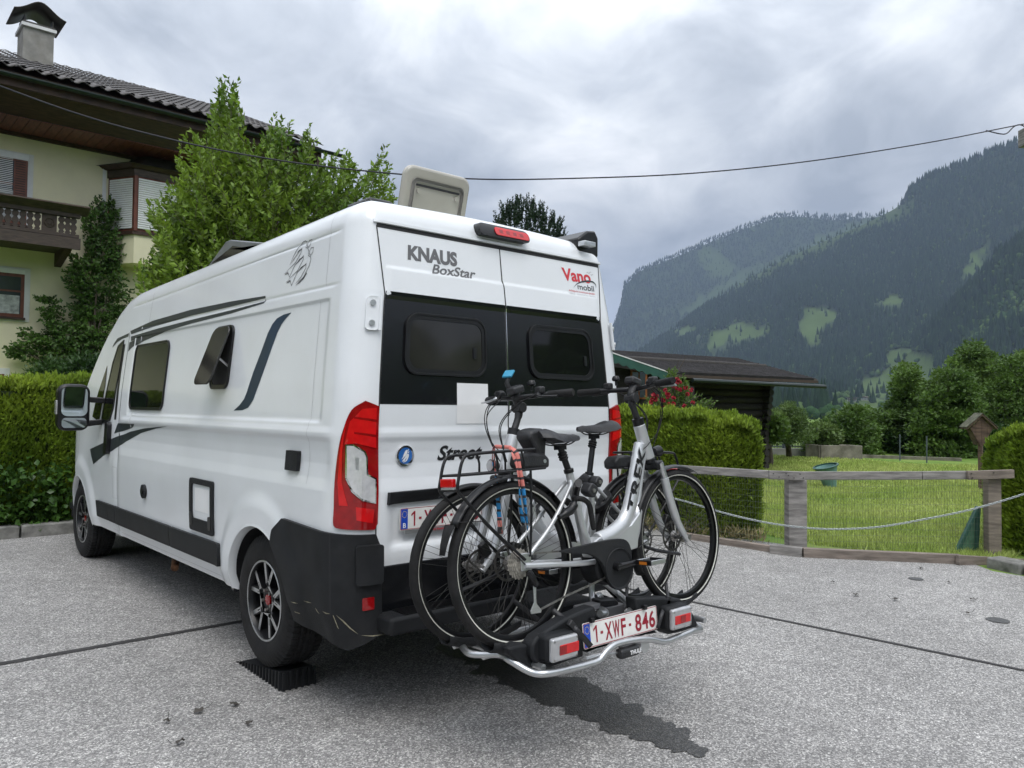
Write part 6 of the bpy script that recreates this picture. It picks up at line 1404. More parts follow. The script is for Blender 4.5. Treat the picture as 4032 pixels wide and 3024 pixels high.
def tree(name, label, poly, depth, thick, n_clump, leaf_n, leaf_l, mat, base=None, group=None, clump_r=.32, flat=.55, up=.3, trunk_r=.12, limbs=6, cat='tree', droop=0, leafw=.5):
    X, Y = samp_poly(poly, n_clump); dep = depth+rng.uniform(-thick, thick, n_clump); Cc = rays_at_depth(X, Y, dep)
    bx0 = base if base is not None else None
    n_ = n_clump*leaf_n; cc = np.repeat(Cc, leaf_n, 0); off = rng.normal(size=(n_, 3)); off = unit(off)*(rng.uniform(0, 1, (n_, 1))**.45)*clump_r*np.array([[1, 1, flat]])
    rs = np.repeat(rng.uniform(.6, 1.25, n_clump), leaf_n)[:, None]; off *= rs
    D = unit(off*np.array([[1, 1, 1.2]])/clump_r+rng.normal(size=(n_, 3))*.45+np.array([[0, 0, up]])); L = leaf_l*rng.uniform(.7, 1.25, n_)
    V_ = leaves(cc+off, D, L, L*leafw); cen = Cc.mean(0)
    b0 = np.array(base) if base is not None else np.array([cen[0], cen[1], gz(cen[1])])
    t = thing(name, label, cat, tuple(b0), 0, group); me_ = npmesh('crown', V_, 4, [(0, 1, 2), (0, 2, 3)]); link('crown', me_, mat, t)
    tr_ = MB(); mid = b0*.45+cen*.55; mid[2] = b0[2]+(cen[2]-b0[2])*.55; tr_.tube(bez([b0-np.array([0, 0, .3]), (b0*2+mid)/3+rng.normal(size=3)*trunk_r*.3, mid], 4), list(np.linspace(trunk_r, trunk_r*.65, 9)), 9); tk = tr_.obj('trunk', BARK, t, sm=50)
    for k in rng.choice(n_clump, min(limbs, n_clump), replace=False):
        q = Cc[k]; s_ = b0+(mid-b0)*rng.uniform(.6, 1.0); lm = MB(); pts = bez([s_, (s_+q)/2+np.array([0, 0, .12*np.linalg.norm(q-s_)]), q], 4); lm.tube(pts, list(np.linspace(trunk_r*.45, trunk_r*.08, len(pts))), 6); lm.obj('branch', BARK, tk, sm=50)
    return t
# ================================================================ HEDGES
THU = leafmat('thuja_green', (.235, .32, .030), (.12, .20, .018), .38, 1.1, .30, .6)
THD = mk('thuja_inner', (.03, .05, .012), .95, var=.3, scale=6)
def hedge(name, label, foot, H, dens, mat=THU, top_bright=None, lean=0., L0=.055, group=None):
    """foot: polygon (x,y) counter-clockwise; H: height function"""
    n_ = len(foot); segs = []; ar_ = 0
    cenx = sum(p[0] for p in foot)/n_; ceny = sum(p[1] for p in foot)/n_
    PP, DD = [], []
    for i in range(n_):
        a = np.array(foot[i]); b = np.array(foot[(i+1) % n_]); l = np.linalg.norm(b-a); t = (b-a)/l; nn = np.array([t[1], -t[0]])
        m_ = int(l*1.5*dens); u = rng.uniform(0, 1, m_); v = rng.uniform(0, 1, m_)**.85; x = a[0]+(b[0]-a[0])*u; y = a[1]+(b[1]-a[1])*u; hh = np.array([H(p, q) for p, q in zip(x, y)])
        rnd = .16*np.clip((v-.78)/.22, 0, 1)**2
        rip = np.array([NZ_.noise(Vector((p*4.2, q*4.2, w_*1.1)))*.055+NZ_.noise(Vector((p*15, q*15, w_*6)))*.02 for p, q, w_ in zip(x, y, v*hh)])
        off = rip-rnd-rng.uniform(0, .06, m_)
        z = gz(y)+v*hh; P = np.stack([x+nn[0]*off, y+nn[1]*off, z], 1); PP.append(P)
        DD.append(unit(np.stack([np.full(m_, nn[0]), np.full(m_, nn[1]), np.full(m_, 0.)], 1)*.75+rng.normal(size=(m_, 3))*.42+np.array([[0, 0, .85]])))
    # top
    xs = [p[0] for p in foot]; ys = [p[1] for p in foot]; A = 0
    for i in range(n_): A += foot[i][0]*foot[(i+1) % n_][1]-foot[(i+1) % n_][0]*foot[i][1]
    A = abs(A)/2; m_ = int(A*dens*1.3); X = []; Y = []
    while len(X) < m_:
        a = rng.uniform(min(xs), max(xs), m_*2); b = rng.uniform(min(ys), max(ys), m_*2); k = inpoly_np(a, b, foot); X += list(a[k]); Y += list(b[k])
    X = np.array(X[:m_]); Y = np.array(Y[:m_]); hh = np.array([H(p, q) for p, q in zip(X, Y)])
    z = gz(Y)+hh+np.array([NZ_.noise(Vector((p*5, q*5, 0)))*.05+max(0, NZ_.noise(Vector((p*11, q*11, 5))))*.10 for p, q in zip(X, Y)])-rng.uniform(0, .08, m_)
    PP.append(np.stack([X, Y, z], 1)); DD.append(unit(rng.normal(size=(m_, 3))*.35+np.array([[0, 0, 1.]])))
    P = np.concatenate(PP); D = np.concatenate(DD); L = L0*rng.uniform(.7, 1.6, len(P)); V_ = leaves(P, D, L, L*.36, .15)
    t = thing(name, label, 'hedge', (cenx, ceny, gz(ceny)), 0, group); me_ = npmesh('foliage', V_, 4, [(0, 1, 2), (0, 2, 3)]); o = link('foliage', me_, mat, t)
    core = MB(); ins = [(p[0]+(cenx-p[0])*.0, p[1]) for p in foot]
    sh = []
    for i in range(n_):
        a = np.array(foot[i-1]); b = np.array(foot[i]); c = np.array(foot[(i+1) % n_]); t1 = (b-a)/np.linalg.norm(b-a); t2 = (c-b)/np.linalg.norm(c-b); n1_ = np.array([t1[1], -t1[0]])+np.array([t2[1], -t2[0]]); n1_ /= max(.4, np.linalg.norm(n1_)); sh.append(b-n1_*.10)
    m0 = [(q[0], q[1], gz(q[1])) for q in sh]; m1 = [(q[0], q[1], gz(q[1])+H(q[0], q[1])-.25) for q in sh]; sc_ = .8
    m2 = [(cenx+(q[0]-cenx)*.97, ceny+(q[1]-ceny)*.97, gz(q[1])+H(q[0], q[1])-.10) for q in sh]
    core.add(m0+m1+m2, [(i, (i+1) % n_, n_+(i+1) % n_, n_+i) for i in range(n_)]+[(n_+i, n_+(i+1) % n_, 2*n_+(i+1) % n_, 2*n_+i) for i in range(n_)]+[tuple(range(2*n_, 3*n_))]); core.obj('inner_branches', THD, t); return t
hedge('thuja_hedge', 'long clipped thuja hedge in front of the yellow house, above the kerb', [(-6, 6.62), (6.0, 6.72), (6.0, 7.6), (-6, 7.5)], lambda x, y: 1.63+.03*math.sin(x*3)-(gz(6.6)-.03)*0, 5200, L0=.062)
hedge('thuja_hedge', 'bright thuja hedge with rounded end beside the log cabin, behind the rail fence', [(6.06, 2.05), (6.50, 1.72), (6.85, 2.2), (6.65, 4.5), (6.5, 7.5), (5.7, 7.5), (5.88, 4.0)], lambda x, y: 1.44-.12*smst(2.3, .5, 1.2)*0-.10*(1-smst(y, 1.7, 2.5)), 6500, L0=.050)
h3 = [atD(2120*1.8228, 1100*1.8228, 9.2), atD(2300*1.8228, 1100*1.8228, 8.4)]
hedge('thuja_hedge', 'thuja hedge cut off by the right picture edge, behind the fence end', [(8.10, -.38), (7.95, -.8), (7.6, -6), (9.6, -6), (9.6, .1), (8.72, .05)], lambda x, y: 1.17+.22*smst(-y, -.1, .55), 5500, L0=.055)
# ================================================================ YELLOW HOUSE
STU = mk('yellow_stucco', (.78, .73, .52), .9, var=.05, scale=1.5, bump=.3, bscale=60, dirt=.12, dirtcol=(.4, .37, .26))
WHT = mk('white_trim', (.72, .72, .72), .8, var=.04, bump=.1, bscale=50)
BRW = mk('dark_stained_timber', (.050, .024, .015), .6, var=.35, scale=5, aniso=(1, 6, 1), bump=.3, bscale=30)
SOF = mk('soffit_boards', (.17, .050, .034), .55, var=.3, scale=3, aniso=(8, 1, 1), bump=.2, bscale=20)
RBR = mk('red_brown_window_timber', (.16, .045, .022), .45, var=.2, scale=6)
GUT = mk('dark_green_gutter', (.012, .022, .020), .4, var=.2, scale=4, metal=.2)
TIL = mk('grey_brown_roof_tile', (.085, .078, .075), .8, var=.35, scale=5, bump=.4, bscale=60, island=.25)
BALM = mk('balcony_timber', (.062, .044, .034), .65, var=.35, scale=6, aniso=(1, 1, 5), bump=.3, bscale=40)
SHW = mk('white_roller_shutter', (.80, .81, .82), .5, var=.05)
GLS = mk('window_glass', (.05, .06, .07), .05, var=.3, scale=2, coat=.5)
CUR = mk('lace_curtain', (.45, .47, .47), .9, var=.3, scale=12)
ZINC = mk('weathered_zinc', (.07, .065, .06), .5, metal=.3, var=.2)
hs_ = thing('yellow_house', 'pale yellow alpine house with carved balcony, brown eaves and chimney', 'house', (0, 17, gz(17)))
def hb_(nm, mat, x0, x1, y0, y1, z0, z1, par=hs_, bevel=0): return MB().box(((x0+x1)/2, (y0+y1)/2, (z0+z1)/2), (x1-x0, y1-y0, z1-z0)).obj(nm, mat, par, bevel=bevel)
YF = 17.0
hb_('wall', STU, -12, 6.9, YF, YF+10, .0, 7.45)
# roof planes, eaves line y=15.09 z=8.15 to the ridge y=22 z=11.05
sl = (11.05-8.15)/(22-15.09); X0, X1 = -13, 7.7
rf_ = MB(); rf_.add([(X0, 15.09, 8.10), (X1, 15.09, 8.10), (X1, 22, 11.0), (X0, 22, 11.0), (X0, 29, 8.1), (X1, 29, 8.1)], [(0, 1, 2, 3), (3, 2, 5, 4)]); rfo = rf_.obj('roof', BRW, hs_)
so3 = rfo.modifiers.new('solid', 'SOLIDIFY'); so3.thickness = .12; so3.offset = -1
TW = .30; cols_ = []; k0_ = int((X1+1.6)/TW)
tm_ = None
for i in range(int((X1-X0)/TW)):
    x = X1-TW*(i+.5)
    if x < -1.2: break
    m_ = MB(); rows = []
    for r_ in range(3):
        yy = -.02+.40*r_/2
        rows.append([(q-.16, yy, .034*math.cos((q-.16)/.30*2*math.pi)*1+.0+yy*sl) for q in np.linspace(0, .32, 9)])
    if tm_ is None:
        m_.grid(rows); o = m_.obj('roof_tile', TIL, rfo, sm=60, world=True); sd2 = o.modifiers.new('solid', 'SOLIDIFY'); sd2.thickness = .018; tm_ = o
        o.location = Vector((x, 15.05, 8.20))
    else:
        c = tm_.copy(); COL.objects.link(c); c.parent = rfo; c.location = Vector((x, 15.05, 8.20))
m_ = MB()
for r_ in range(1, 19):
    yy = 15.05+.38*r_; rows = [[(X0+q, yy+d_, 8.205+(yy-15.05)*sl+d_*sl+.034*math.cos(q/.30*2*math.pi)+(.018 if d_ < .1 else 0)) for q in np.arange(6.0, X1-X0, .06)] for d_ in (0, .39)]
    m_.grid(rows)
tag(m_.obj('roof_tiles', TIL, rfo, sm=60), kind='stuff')
hb_('ridge_cap', ZINC, X0, 1.35, 21.2, 22.3, 11.0, 11.35, rfo)
# eaves
hb_('fascia_board', BRW, X0, X1-.1, 15.12, 15.20, 7.82, 8.08)
m_ = MB(); m_.add([(X0, 15.85, 7.46), (X1-.1, 15.85, 7.46), (X1-.1, 15.16, 7.84), (X0, 15.16, 7.84)], [(0, 1, 2, 3)]); m_.obj('eaves_boarding', BRW, hs_)
hb_('wall_plate', BRW, X0, X1-.3, YF-.10, YF-.003, 7.36, 7.47)
hb_('barge_board', BRW, X1-.12, X1, 15.1, 17.3, 7.6, 8.1)
bw = .21; sb0 = None
for i in range(46):
    x = X1-.4-bw*i
    if x < -1.4: break
    if sb0 is None: sb0 = MB().box((0, 0, 0), (bw-.014, 1.16, .02)).obj('soffit_board', SOF, hs_, bevel=.004, world=False); sb0.location = Vector((x, 16.42, 7.445))-hs_.location
    else: c = sb0.copy(); COL.objects.link(c); c.location = Vector((x, 16.42, 7.445+.002*(i % 2)))-hs_.location
hb_('soffit_backing', M['seam'], -12, X1-.2, 15.84, 16.99, 7.458, 7.47)
g_ = MB(); g_.grid([[(x, 15.02+.075*math.cos(a), 8.03+.075*math.sin(a)) for a in np.linspace(math.pi, 2*math.pi, 9)] for x in (X0, 8.3)]); go_ = g_.obj('gutter', GUT, hs_, sm=60); q = go_.modifiers.new('solid', 'SOLIDIFY'); q.thickness = .008
# chimney
ch_ = hb_('chimney', mk('chimney_render', (.30, .29, .27), .9, var=.25, scale=3, bump=.3, dirt=.5, dirtcol=(.16, .14, .11)), 1.74, 2.42, 19.6, 20.4, 9.6, 10.98, rfo)
hb_('chimney_band', WHT, 1.69, 2.47, 19.54, 20.46, 10.98, 11.06, ch_)
hb_('chimney_top', ZINC, 1.72, 2.44, 19.58, 20.42, 11.06, 11.12, ch_)
for x in (1.76, 2.38): hb_('cowl_leg', ZINC, x, x+.03, 19.62, 20.38, 11.1, 11.30, ch_)
cw_ = MB(); cw_.grid([[(2.08+u_*.58, y, 11.30+.34*math.exp(-(u_*1.6)**2)-.02) for u_ in np.linspace(-1, 1, 17)] for y in (19.4, 20.6)]); co_ = cw_.obj('chimney_cowl', ZINC, ch_, sm=60); q = co_.modifiers.new('solid', 'SOLIDIFY'); q.thickness = .02
# windows
def hwin(x0, x1, z0, z1, surround, shutter=None):
    hb_('window_surround', WHT, x0-surround, x1+surround, YF-.02, YF+.02, z0-surround*.8, z1+surround*1.3)
    w_ = hb_('window', RBR, x0, x1, YF-.028, YF+.01, z0, z1)
    xm = (x0+x1)/2
    for a, b in ((x0+.07, xm-.03), (xm+.03, x1-.07)):
        for c, d in ((z0+.08, z0+(z1-z0)*.58), (z0+(z1-z0)*.62, z1-.07)): p_ = hb_('pane', GLS, a, b, YF-.033, YF-.02, c, d, w_)
        hb_('curtain', CUR, a+.02, b-.02, YF-.035, YF-.033, z0+.08, z0+(z1-z0)*.50, w_)
    hb_('window_sill', BRW, x0-.02, x1+.02, YF-.10, YF-.02, z0-.05, z0)
    return w_
w_ = hwin(.42, 1.49, 3.33, 4.30, .11); hb_('roller_box', SHW, .42, 1.49, YF-.05, YF-.03, 4.30, 4.40)
hwin(-.2, 1.16, .9, 2.07, .10)
u_ = hwin(.20, 1.49, 5.4, 6.87, .11); hb_('roller_box', SHW, .2, 1.50, YF-.05, YF-.03, 6.85, 6.98)
for a, b in ((.20, .46), (1.22, 1.47)):
    s_ = hb_('window_shutter', RBR, a, b, YF-.075, YF-.045, 5.95, 6.84, u_)
    for k in range(16): hb_('slat', BRW, a+.03, b-.03, YF-.082, YF-.07, 5.97+.054*k, 5.97+.054*k+.018, s_)
for k in range(22): hb_('blind_slat', SHW, .5, 1.2, YF-.060, YF-.052, 5.98+.04*k, 5.98+.04*k+.016, u_)
# bay window
ba_ = [(3.12, YF), (3.53, 16.29), (5.05, 16.29), (5.45, YF)]
def bay(nm, mat, z0, z1, g=0, par=hs_, g2=None):
    m_ = MB(); g2 = g if g2 is None else g2; c_ = (4.285, YF)
    P0 = [(c_[0]+(x-c_[0])*(1+g), c_[1]+(y-c_[1])*(1+g)) for x, y in ba_]; P1 = [(c_[0]+(x-c_[0])*(1+g2), c_[1]+(y-c_[1])*(1+g2)) for x, y in ba_]
    m_.add([(x, y, z0) for x, y in P0]+[(x, y, z1) for x, y in P1], [(0, 1, 2, 3), (7, 6, 5, 4), (0, 4, 5, 1), (1, 5, 6, 2), (2, 6, 7, 3)]); return m_.obj(nm, mat, par)
b0_ = bay('bay_base', STU, 4.75, 5.42, -.04); bay('bay_sill', BRW, 5.42, 5.50, .03, b0_); bay('bay_frame', RBR, 5.5, 6.80, -.03, b0_); bay('bay_header', BALM, 6.80, 6.98, .0, b0_); bay('bay_cornice', BRW, 6.98, 7.06, .06, b0_, .16)
m_ = MB(); rows = []
for i in range(7):
    t_ = i/6; g = .22-.72*t_**.7; z = 7.06+.36*(t_**1.8); c_ = (4.285, YF); rows.append([(c_[0]+(x-c_[0])*(1+g), c_[1]+(y-c_[1])*(1+g), z) for x, y in ba_])
m_.grid(rows); m_.add(rows[-1], [(0, 1, 2, 3)]); m_.obj('bay_roof', ZINC, b0_)
def shutter(a, b, z0, z1):
    a = np.array(a); b = np.array(b); n_ = int((z1-z0)/.052); m_ = MB()
    t = (b-a)/np.linalg.norm(b-a); nn = np.array([t[1], -t[0]])*.014
    for k in range(n_):
        z = z0+.052*k; rows = [[(p[0]+nn[0]*f, p[1]+nn[1]*f, z+dz) for dz, f in ((0, .3), (.012, 1), (.036, 1), (.046, .3))] for p in (a, b)]; m_.grid(rows)
    o = m_.obj('roller_shutter', SHW, b0_, fix=False); tag(o, kind='stuff')
shutter((3.17, 16.93), (3.52, 16.33), 5.56, 6.79); shutter((3.62, 16.27), (4.95, 16.27), 5.56, 6.79)
m_ = MB(); m_.box((3.565, 16.27, 6.15), (.075, .05, 1.3)); m_.obj('corner_post', RBR, b0_)
hb_('bay_edge_trim', WHT, 3.02, 3.10, YF-.02, YF, 5.3, 7.1, b0_)
# balcony
bc_ = hb_('balcony', BALM, -6, 2.24, 15.75, YF-.003, 4.86, 4.98)
hb_('balcony_fascia', BALM, -6, 2.30, 15.66, 15.74, 4.78, 5.02, bc_); hb_('lower_rail', BALM, -6, 2.27, 15.67, 15.73, 5.03, 5.10, bc_)
hb_('top_rail', BALM, -6, 2.28, 15.62, 15.76, 5.46, 5.56, bc_)
m_ = MB(); m_.prism([(15.40, 5.66), (15.46, 5.70), (15.80, 5.60), (15.80, 5.54), (15.62, 5.54)], lambda u_, v_, o_: (o_, u_, v_), -6, 2.42); m_.obj('hand_rail', BALM, bc_)
hb_('flower_shelf', RBR, -6, 2.1, 15.84, 16.02, 5.62, 5.68, bc_)
m_ = MB(); m_.prism([(15.75, 4.86), (16.99, 4.86), (16.99, 4.55)], lambda u_, v_, o_: (o_, u_, v_), 2.06, 2.20); m_.obj('bracket', BRW, bc_)
bprof = [(.034, 0), (.052, .03), (.030, .07), (.058, .12), (.060, .17), (.034, .21), (.030, .225), (.056, .26), (.060, .31), (.034, .345), (.05, .362)]
bpoly = [(r, h_) for r, h_ in bprof]+[(-r, h_) for r, h_ in reversed(bprof)]; bp0 = None
xs_b = [1.48-.133*k for k in range(24)]+[1.93, 2.05, 2.16]
for x in xs_b:
    if bp0 is None: bp0 = MB().prism(bpoly, lambda u_, v_, o_: (u_*1.05, o_, v_), -.018, .018).obj('baluster', BALM, bc_, world=False); c = bp0
    else: c = bp0.copy(); COL.objects.link(c)
    c.location = Vector((x, 15.70, 5.10))
cp_ = hb_('carved_panel', BALM, 1.56, 1.84, 15.68, 15.72, 5.10, 5.46, bc_)
m_ = MB(); m_.lathe([(.075, 0), (.09, .015), (.105, 0)], (1.70, 15.675, 5.28), (0, -1, 0), 24, closed=True); m_.lathe([(0, .012), (.03, .010), (.04, 0)], (1.70, 15.675, 5.28), (0, -1, 0), 12); m_.obj('carving', BALM, cp_)
for k in range(6):
    a_ = k*math.pi/3; m_ = MB(); m_.beam((1.70+.03*math.cos(a_), 15.668, 5.28+.03*math.sin(a_)), (1.70+.08*math.cos(a_+.5), 15.668, 5.28+.08*math.sin(a_+.5)), .016, .012); m_.obj('carving', BALM, cp_)
# ================================================================ TREES AND SHRUBS
LG = leafmat('fresh_leaf_green', (.20, .30, .035), (.07, .145, .016), .4, .9, .28, .45)
DG = leafmat('dark_leaf_green', (.045, .095, .022), (.022, .055, .014), .35, 1.2, .2, .45)
MG = leafmat('mid_leaf_green', (.11, .19, .034), (.05, .10, .020), .35, .5, .28, .5)
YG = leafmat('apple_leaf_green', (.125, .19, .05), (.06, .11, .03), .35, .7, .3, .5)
NG = leafmat('needle_green', (.020, .045, .018), (.010, .025, .012), .5, 2.0, .08, .6)
def shoots(name, label, poly, depth, thick, n_tw, tl, nl, ll, mat, base, up=.75, lw=.5, trunk=True, cat='tree', crown='crown', yplane=None):
    X, Y = samp_poly(poly, n_tw)
    if yplane is None: P0 = rays_at_depth(X, Y, depth+rng.uniform(-thick, thick, n_tw))
    else:
        d = _F[None]+_R2[None]*((X-2016)/FPX)[:, None]-_U2[None]*((Y-1512)/FPX)[:, None]; yp = yplane+rng.uniform(-thick, thick, n_tw)*(rng.uniform(0, 1, n_tw)**.5); P0 = CAM[None]+d*((yp-CAM[1])/d[:, 1])[:, None]
    cen = P0.mean(0); out = unit(P0-cen+1e-6)*np.array([[1, 1, .2]])
    D = unit(out*(1-up)+np.array([[0, 0, up]])+rng.normal(size=(n_tw, 3))*.16); TL = tl*rng.uniform(.5, 1.3, n_tw); P0 = P0-D*TL[:, None]*.9
    n_ = n_tw*nl; u = np.tile(np.linspace(.05, 1, nl), n_tw); Pb = np.repeat(P0, nl, 0)+np.repeat(D*TL[:, None], nl, 0)*u[:, None]; Dd = np.repeat(D, nl, 0)
    rad = rng.normal(size=(n_, 3)); rad -= Dd*(rad*Dd).sum(1)[:, None]; rad = unit(rad); LD = unit(Dd*.7+rad*(1.15-.6*u)[:, None]+np.array([[0, 0, -.08]])); L = ll*rng.uniform(.65, 1.2, n_)*(1.05-.3*u)
    V_ = leaves(Pb, LD, L, L*lw, .28); t = thing(name, label, cat, tuple(base)); link(crown, npmesh(crown, V_, 4, [(0, 1, 2), (0, 2, 3)]), mat, t)
    if trunk:
        b0 = np.array(base, float); tr_ = MB(); mid = b0*.5+cen*.5; tr_.tube(bez([b0-np.array([0, 0, .2]), (b0+mid)/2+np.array([.05, 0, 0]), mid], 4), list(np.linspace(.11, .06, 9)), 9); tk = tr_.obj('trunk', BARK, t, sm=50)
        for k in rng.choice(n_tw, 26, replace=False):
            q = P0[k]; s_ = b0+(mid-b0)*rng.uniform(.5, 1.0); pts = bez([s_, (s_+q)/2+np.array([0, 0, .1]), q+D[k]*TL[k]*.5], 4); lm = MB(); lm.tube(pts, list(np.linspace(.03, .005, len(pts))), 5); lm.obj('branch', BARK, tk, sm=50)
    tw = MB()
    for k in range(min(n_tw, 700)): tw.tube([P0[k], P0[k]+D[k]*TL[k]], [.0045, .0015], 3, cap=False)
    tag(tw.obj('twigs', BARK, t, fix=False), kind='stuff'); return t
TP = [(285, 600), (330, 530), (312, 450), (372, 395), (395, 290), (452, 285), (462, 215), (480, 168), (512, 170), (522, 290), (560, 310), (590, 248), (622, 250), (640, 320), (655, 272), (680, 275), (688, 345), (738, 308), (760, 350), (790, 385), (815, 345), (832, 312), (850, 400), (848, 470), (760, 560), (560, 640), (430, 660), (330, 660)]
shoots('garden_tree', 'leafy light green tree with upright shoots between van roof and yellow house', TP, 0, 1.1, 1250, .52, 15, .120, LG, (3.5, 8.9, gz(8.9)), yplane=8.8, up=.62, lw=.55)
for P_, n_ in (([(470, 300), (478, 172), (500, 165), (520, 300)], 46), ([(592, 330), (600, 250), (622, 246), (632, 330)], 22), ([(652, 330), (662, 272), (678, 275), (684, 330)], 14), ([(812, 400), (828, 318), (838, 322), (846, 400)], 18), ([(730, 360), (742, 310), (757, 345), (765, 380)], 12)):
    pass
TP2 = [(300, 600), (345, 520), (390, 400), (470, 380), (560, 380), (660, 400), (760, 420), (830, 430), (840, 470), (700, 540), (500, 620), (330, 660)]
shoots('garden_tree', 'darker foliage added behind the light green tree as its shaded inside', TP2, 0, .6, 900, .40, 14, .12, DG if False else leafmat('shade_leaf_green', (.075, .14, .025), (.04, .085, .015), .35, .9, .3, .5), (4.3, 9.9, gz(9.9)), yplane=9.9, up=.55)  # added tree; its dark leaf colour stands in for shade inside the crown
# espaliered shrub on the house wall
EP = [(195, 425), (245, 420), (262, 480), (275, 600), (290, 640), (290, 700), (240, 760), (215, 790), (150, 785), (130, 800), (20, 775), (5, 745), (45, 735), (35, 700), (60, 720), (95, 720), (75, 640), (100, 640), (130, 700), (150, 690), (135, 600), (150, 540), (185, 560), (175, 470)]
shoots('espalier_tree', 'dark green espaliered fruit tree climbing the yellow house wall', EP, 0, .22, 700, .34, 14, .10, leafmat('pear_leaf_green', (.10, .19, .036), (.04, .09, .018), .45, 1.2, .25, .5), (3.0, 16.7, gz(16.7)), yplane=16.6, up=.15, lw=.7)
tree('rounded_shrub', 'dense rounded dark green shrub between hedge and yellow house', [(75, 850), (85, 805), (120, 788), (170, 782), (230, 780), (235, 860)], 13.5, .5, 110, 90, .085, DG, base=(1.4, 11.3, gz(11.3)), clump_r=.28, flat=.6, trunk_r=.05, limbs=3, cat='shrub')
# conifer behind the van roof
cpoly = [(1068, 520), (1070, 488), (1085, 462), (1102, 448), (1122, 446), (1145, 443), (1165, 455), (1180, 470), (1200, 485), (1212, 490), (1222, 520), (1232, 640), (1238, 850), (1045, 850), (1060, 640)]
X, Y = samp_poly(cpoly, 2000); P0 = rays_at_depth(X, Y, 26+rng.uniform(-1.2, 1.2, 2000)); nl = 34; D = unit(rng.normal(size=(2000, 3))*.25+np.array([[0, 0, 1.]])+unit(P0-P0.mean(0))*.45); u = np.tile(np.linspace(0, 1, nl), 2000)
Pb = np.repeat(P0, nl, 0)+np.repeat(D, nl, 0)*u[:, None]*.42; rad = unit(rng.normal(size=(2000*nl, 3))); LD = unit(rad+np.repeat(D, nl, 0)*1.0); L = .10*rng.uniform(.8, 1.2, 2000*nl)*(1.1-.5*u)
t = thing('pine_tree', 'dark dense conifer top showing above the van roof', 'tree', (15.6, 15.7, gz(15.7))); link('crown', npmesh('crown', leaves(Pb, LD, L, L*.46, .1), 4, [(0, 1, 2), (0, 2, 3)]), NG, t)
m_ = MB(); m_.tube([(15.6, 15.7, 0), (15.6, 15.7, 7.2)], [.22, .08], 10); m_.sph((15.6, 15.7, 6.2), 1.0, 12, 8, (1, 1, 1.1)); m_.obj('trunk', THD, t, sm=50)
# trees beyond the meadow
tree('apple_tree', 'small leaning apple tree in the meadow right of the log cabin', [(1655, 958), (1650, 915), (1668, 892), (1690, 880), (1700, 868), (1712, 884), (1735, 892), (1745, 925), (1752, 945), (1720, 955), (1680, 955), (1662, 950)], 21.5, .7, 120, 60, .085, YG, base=atG(1703*1.8228, 990*1.8228), clump_r=.22, trunk_r=.10, limbs=10, up=.5)
for px_, py_ in ((1706, 862), (1678, 872), (1735, 885)): pass
TL = [('maple_tree', 'bushy bright green tree left of the tree row behind the meadow', [(1765, 985), (1767, 940), (1790, 915), (1805, 900), (1830, 888), (1848, 876), (1866, 890), (1888, 912), (1895, 985)], 25, MG, 150),
      ('maple_tree', 'tall broadleaf tree with a bare top twig in the middle of the row', [(1898, 990), (1895, 918), (1912, 892), (1935, 850), (1943, 805), (1958, 782), (1972, 800), (1985, 850), (2008, 890), (2015, 990)], 27, MG, 210),
      ('maple_tree', 'broad dark tree in front of the tallest one at the right', [(1980, 1000), (1975, 880), (2000, 840), (2040, 800), (2080, 800), (2110, 860), (2120, 1000)], 25.5, DG if False else MG, 230),
      ('maple_tree', 'tallest tree of the row, rising above the wooden shrine', [(2030, 990), (2030, 830), (2055, 785), (2075, 760), (2095, 742), (2120, 738), (2140, 760), (2150, 830), (2150, 990)], 30, MG, 260),
      ('maple_tree', 'tree cut by the right picture edge behind the small hedge', [(2120, 1000), (2125, 860), (2145, 790), (2180, 765), (2230, 760), (2300, 800), (2300, 1000)], 28, MG, 240),
      ('bush', 'low light bush between the apple tree and the tree row', [(1752, 978), (1755, 945), (1765, 925), (1785, 915), (1800, 950), (1800, 982)], 24, YG, 90),
      ('bush', 'dark undergrowth bush beside the apple tree and log cabin', [(1648, 945), (1648, 905), (1662, 900), (1670, 915), (1668, 945)], 19.5, MG, 60)]
for nm, lb, P_, dp, mt, nc in TL: tree(nm, lb, P_, dp, 1.3, int(nc*1.7), 66, .125, mt, clump_r=.33, flat=.42, trunk_r=.14, limbs=12, up=.15, group='trees behind the meadow', leafw=.6)
UG = [(x, random.uniform(930, 955)) for x in range(1780, 2230, 50)]
for i, (x, y) in enumerate(UG):
    if i % 3 == 0: tree('bush', 'shaded understorey bush at the foot of the tree row, %s' % ('by the concrete trough' if i == 0 else 'under the tall middle tree' if i == 3 else 'beneath the tallest tree' if i == 6 else 'at the right edge'), [(x-20, 998), (x-15, 940), (x+70, 925), (x+170, 935), (x+175, 998)], 26.5, .8, 150, 70, .13, DG, clump_r=.45, trunk_r=.05, limbs=2, cat='bush', group='trees behind the meadow')
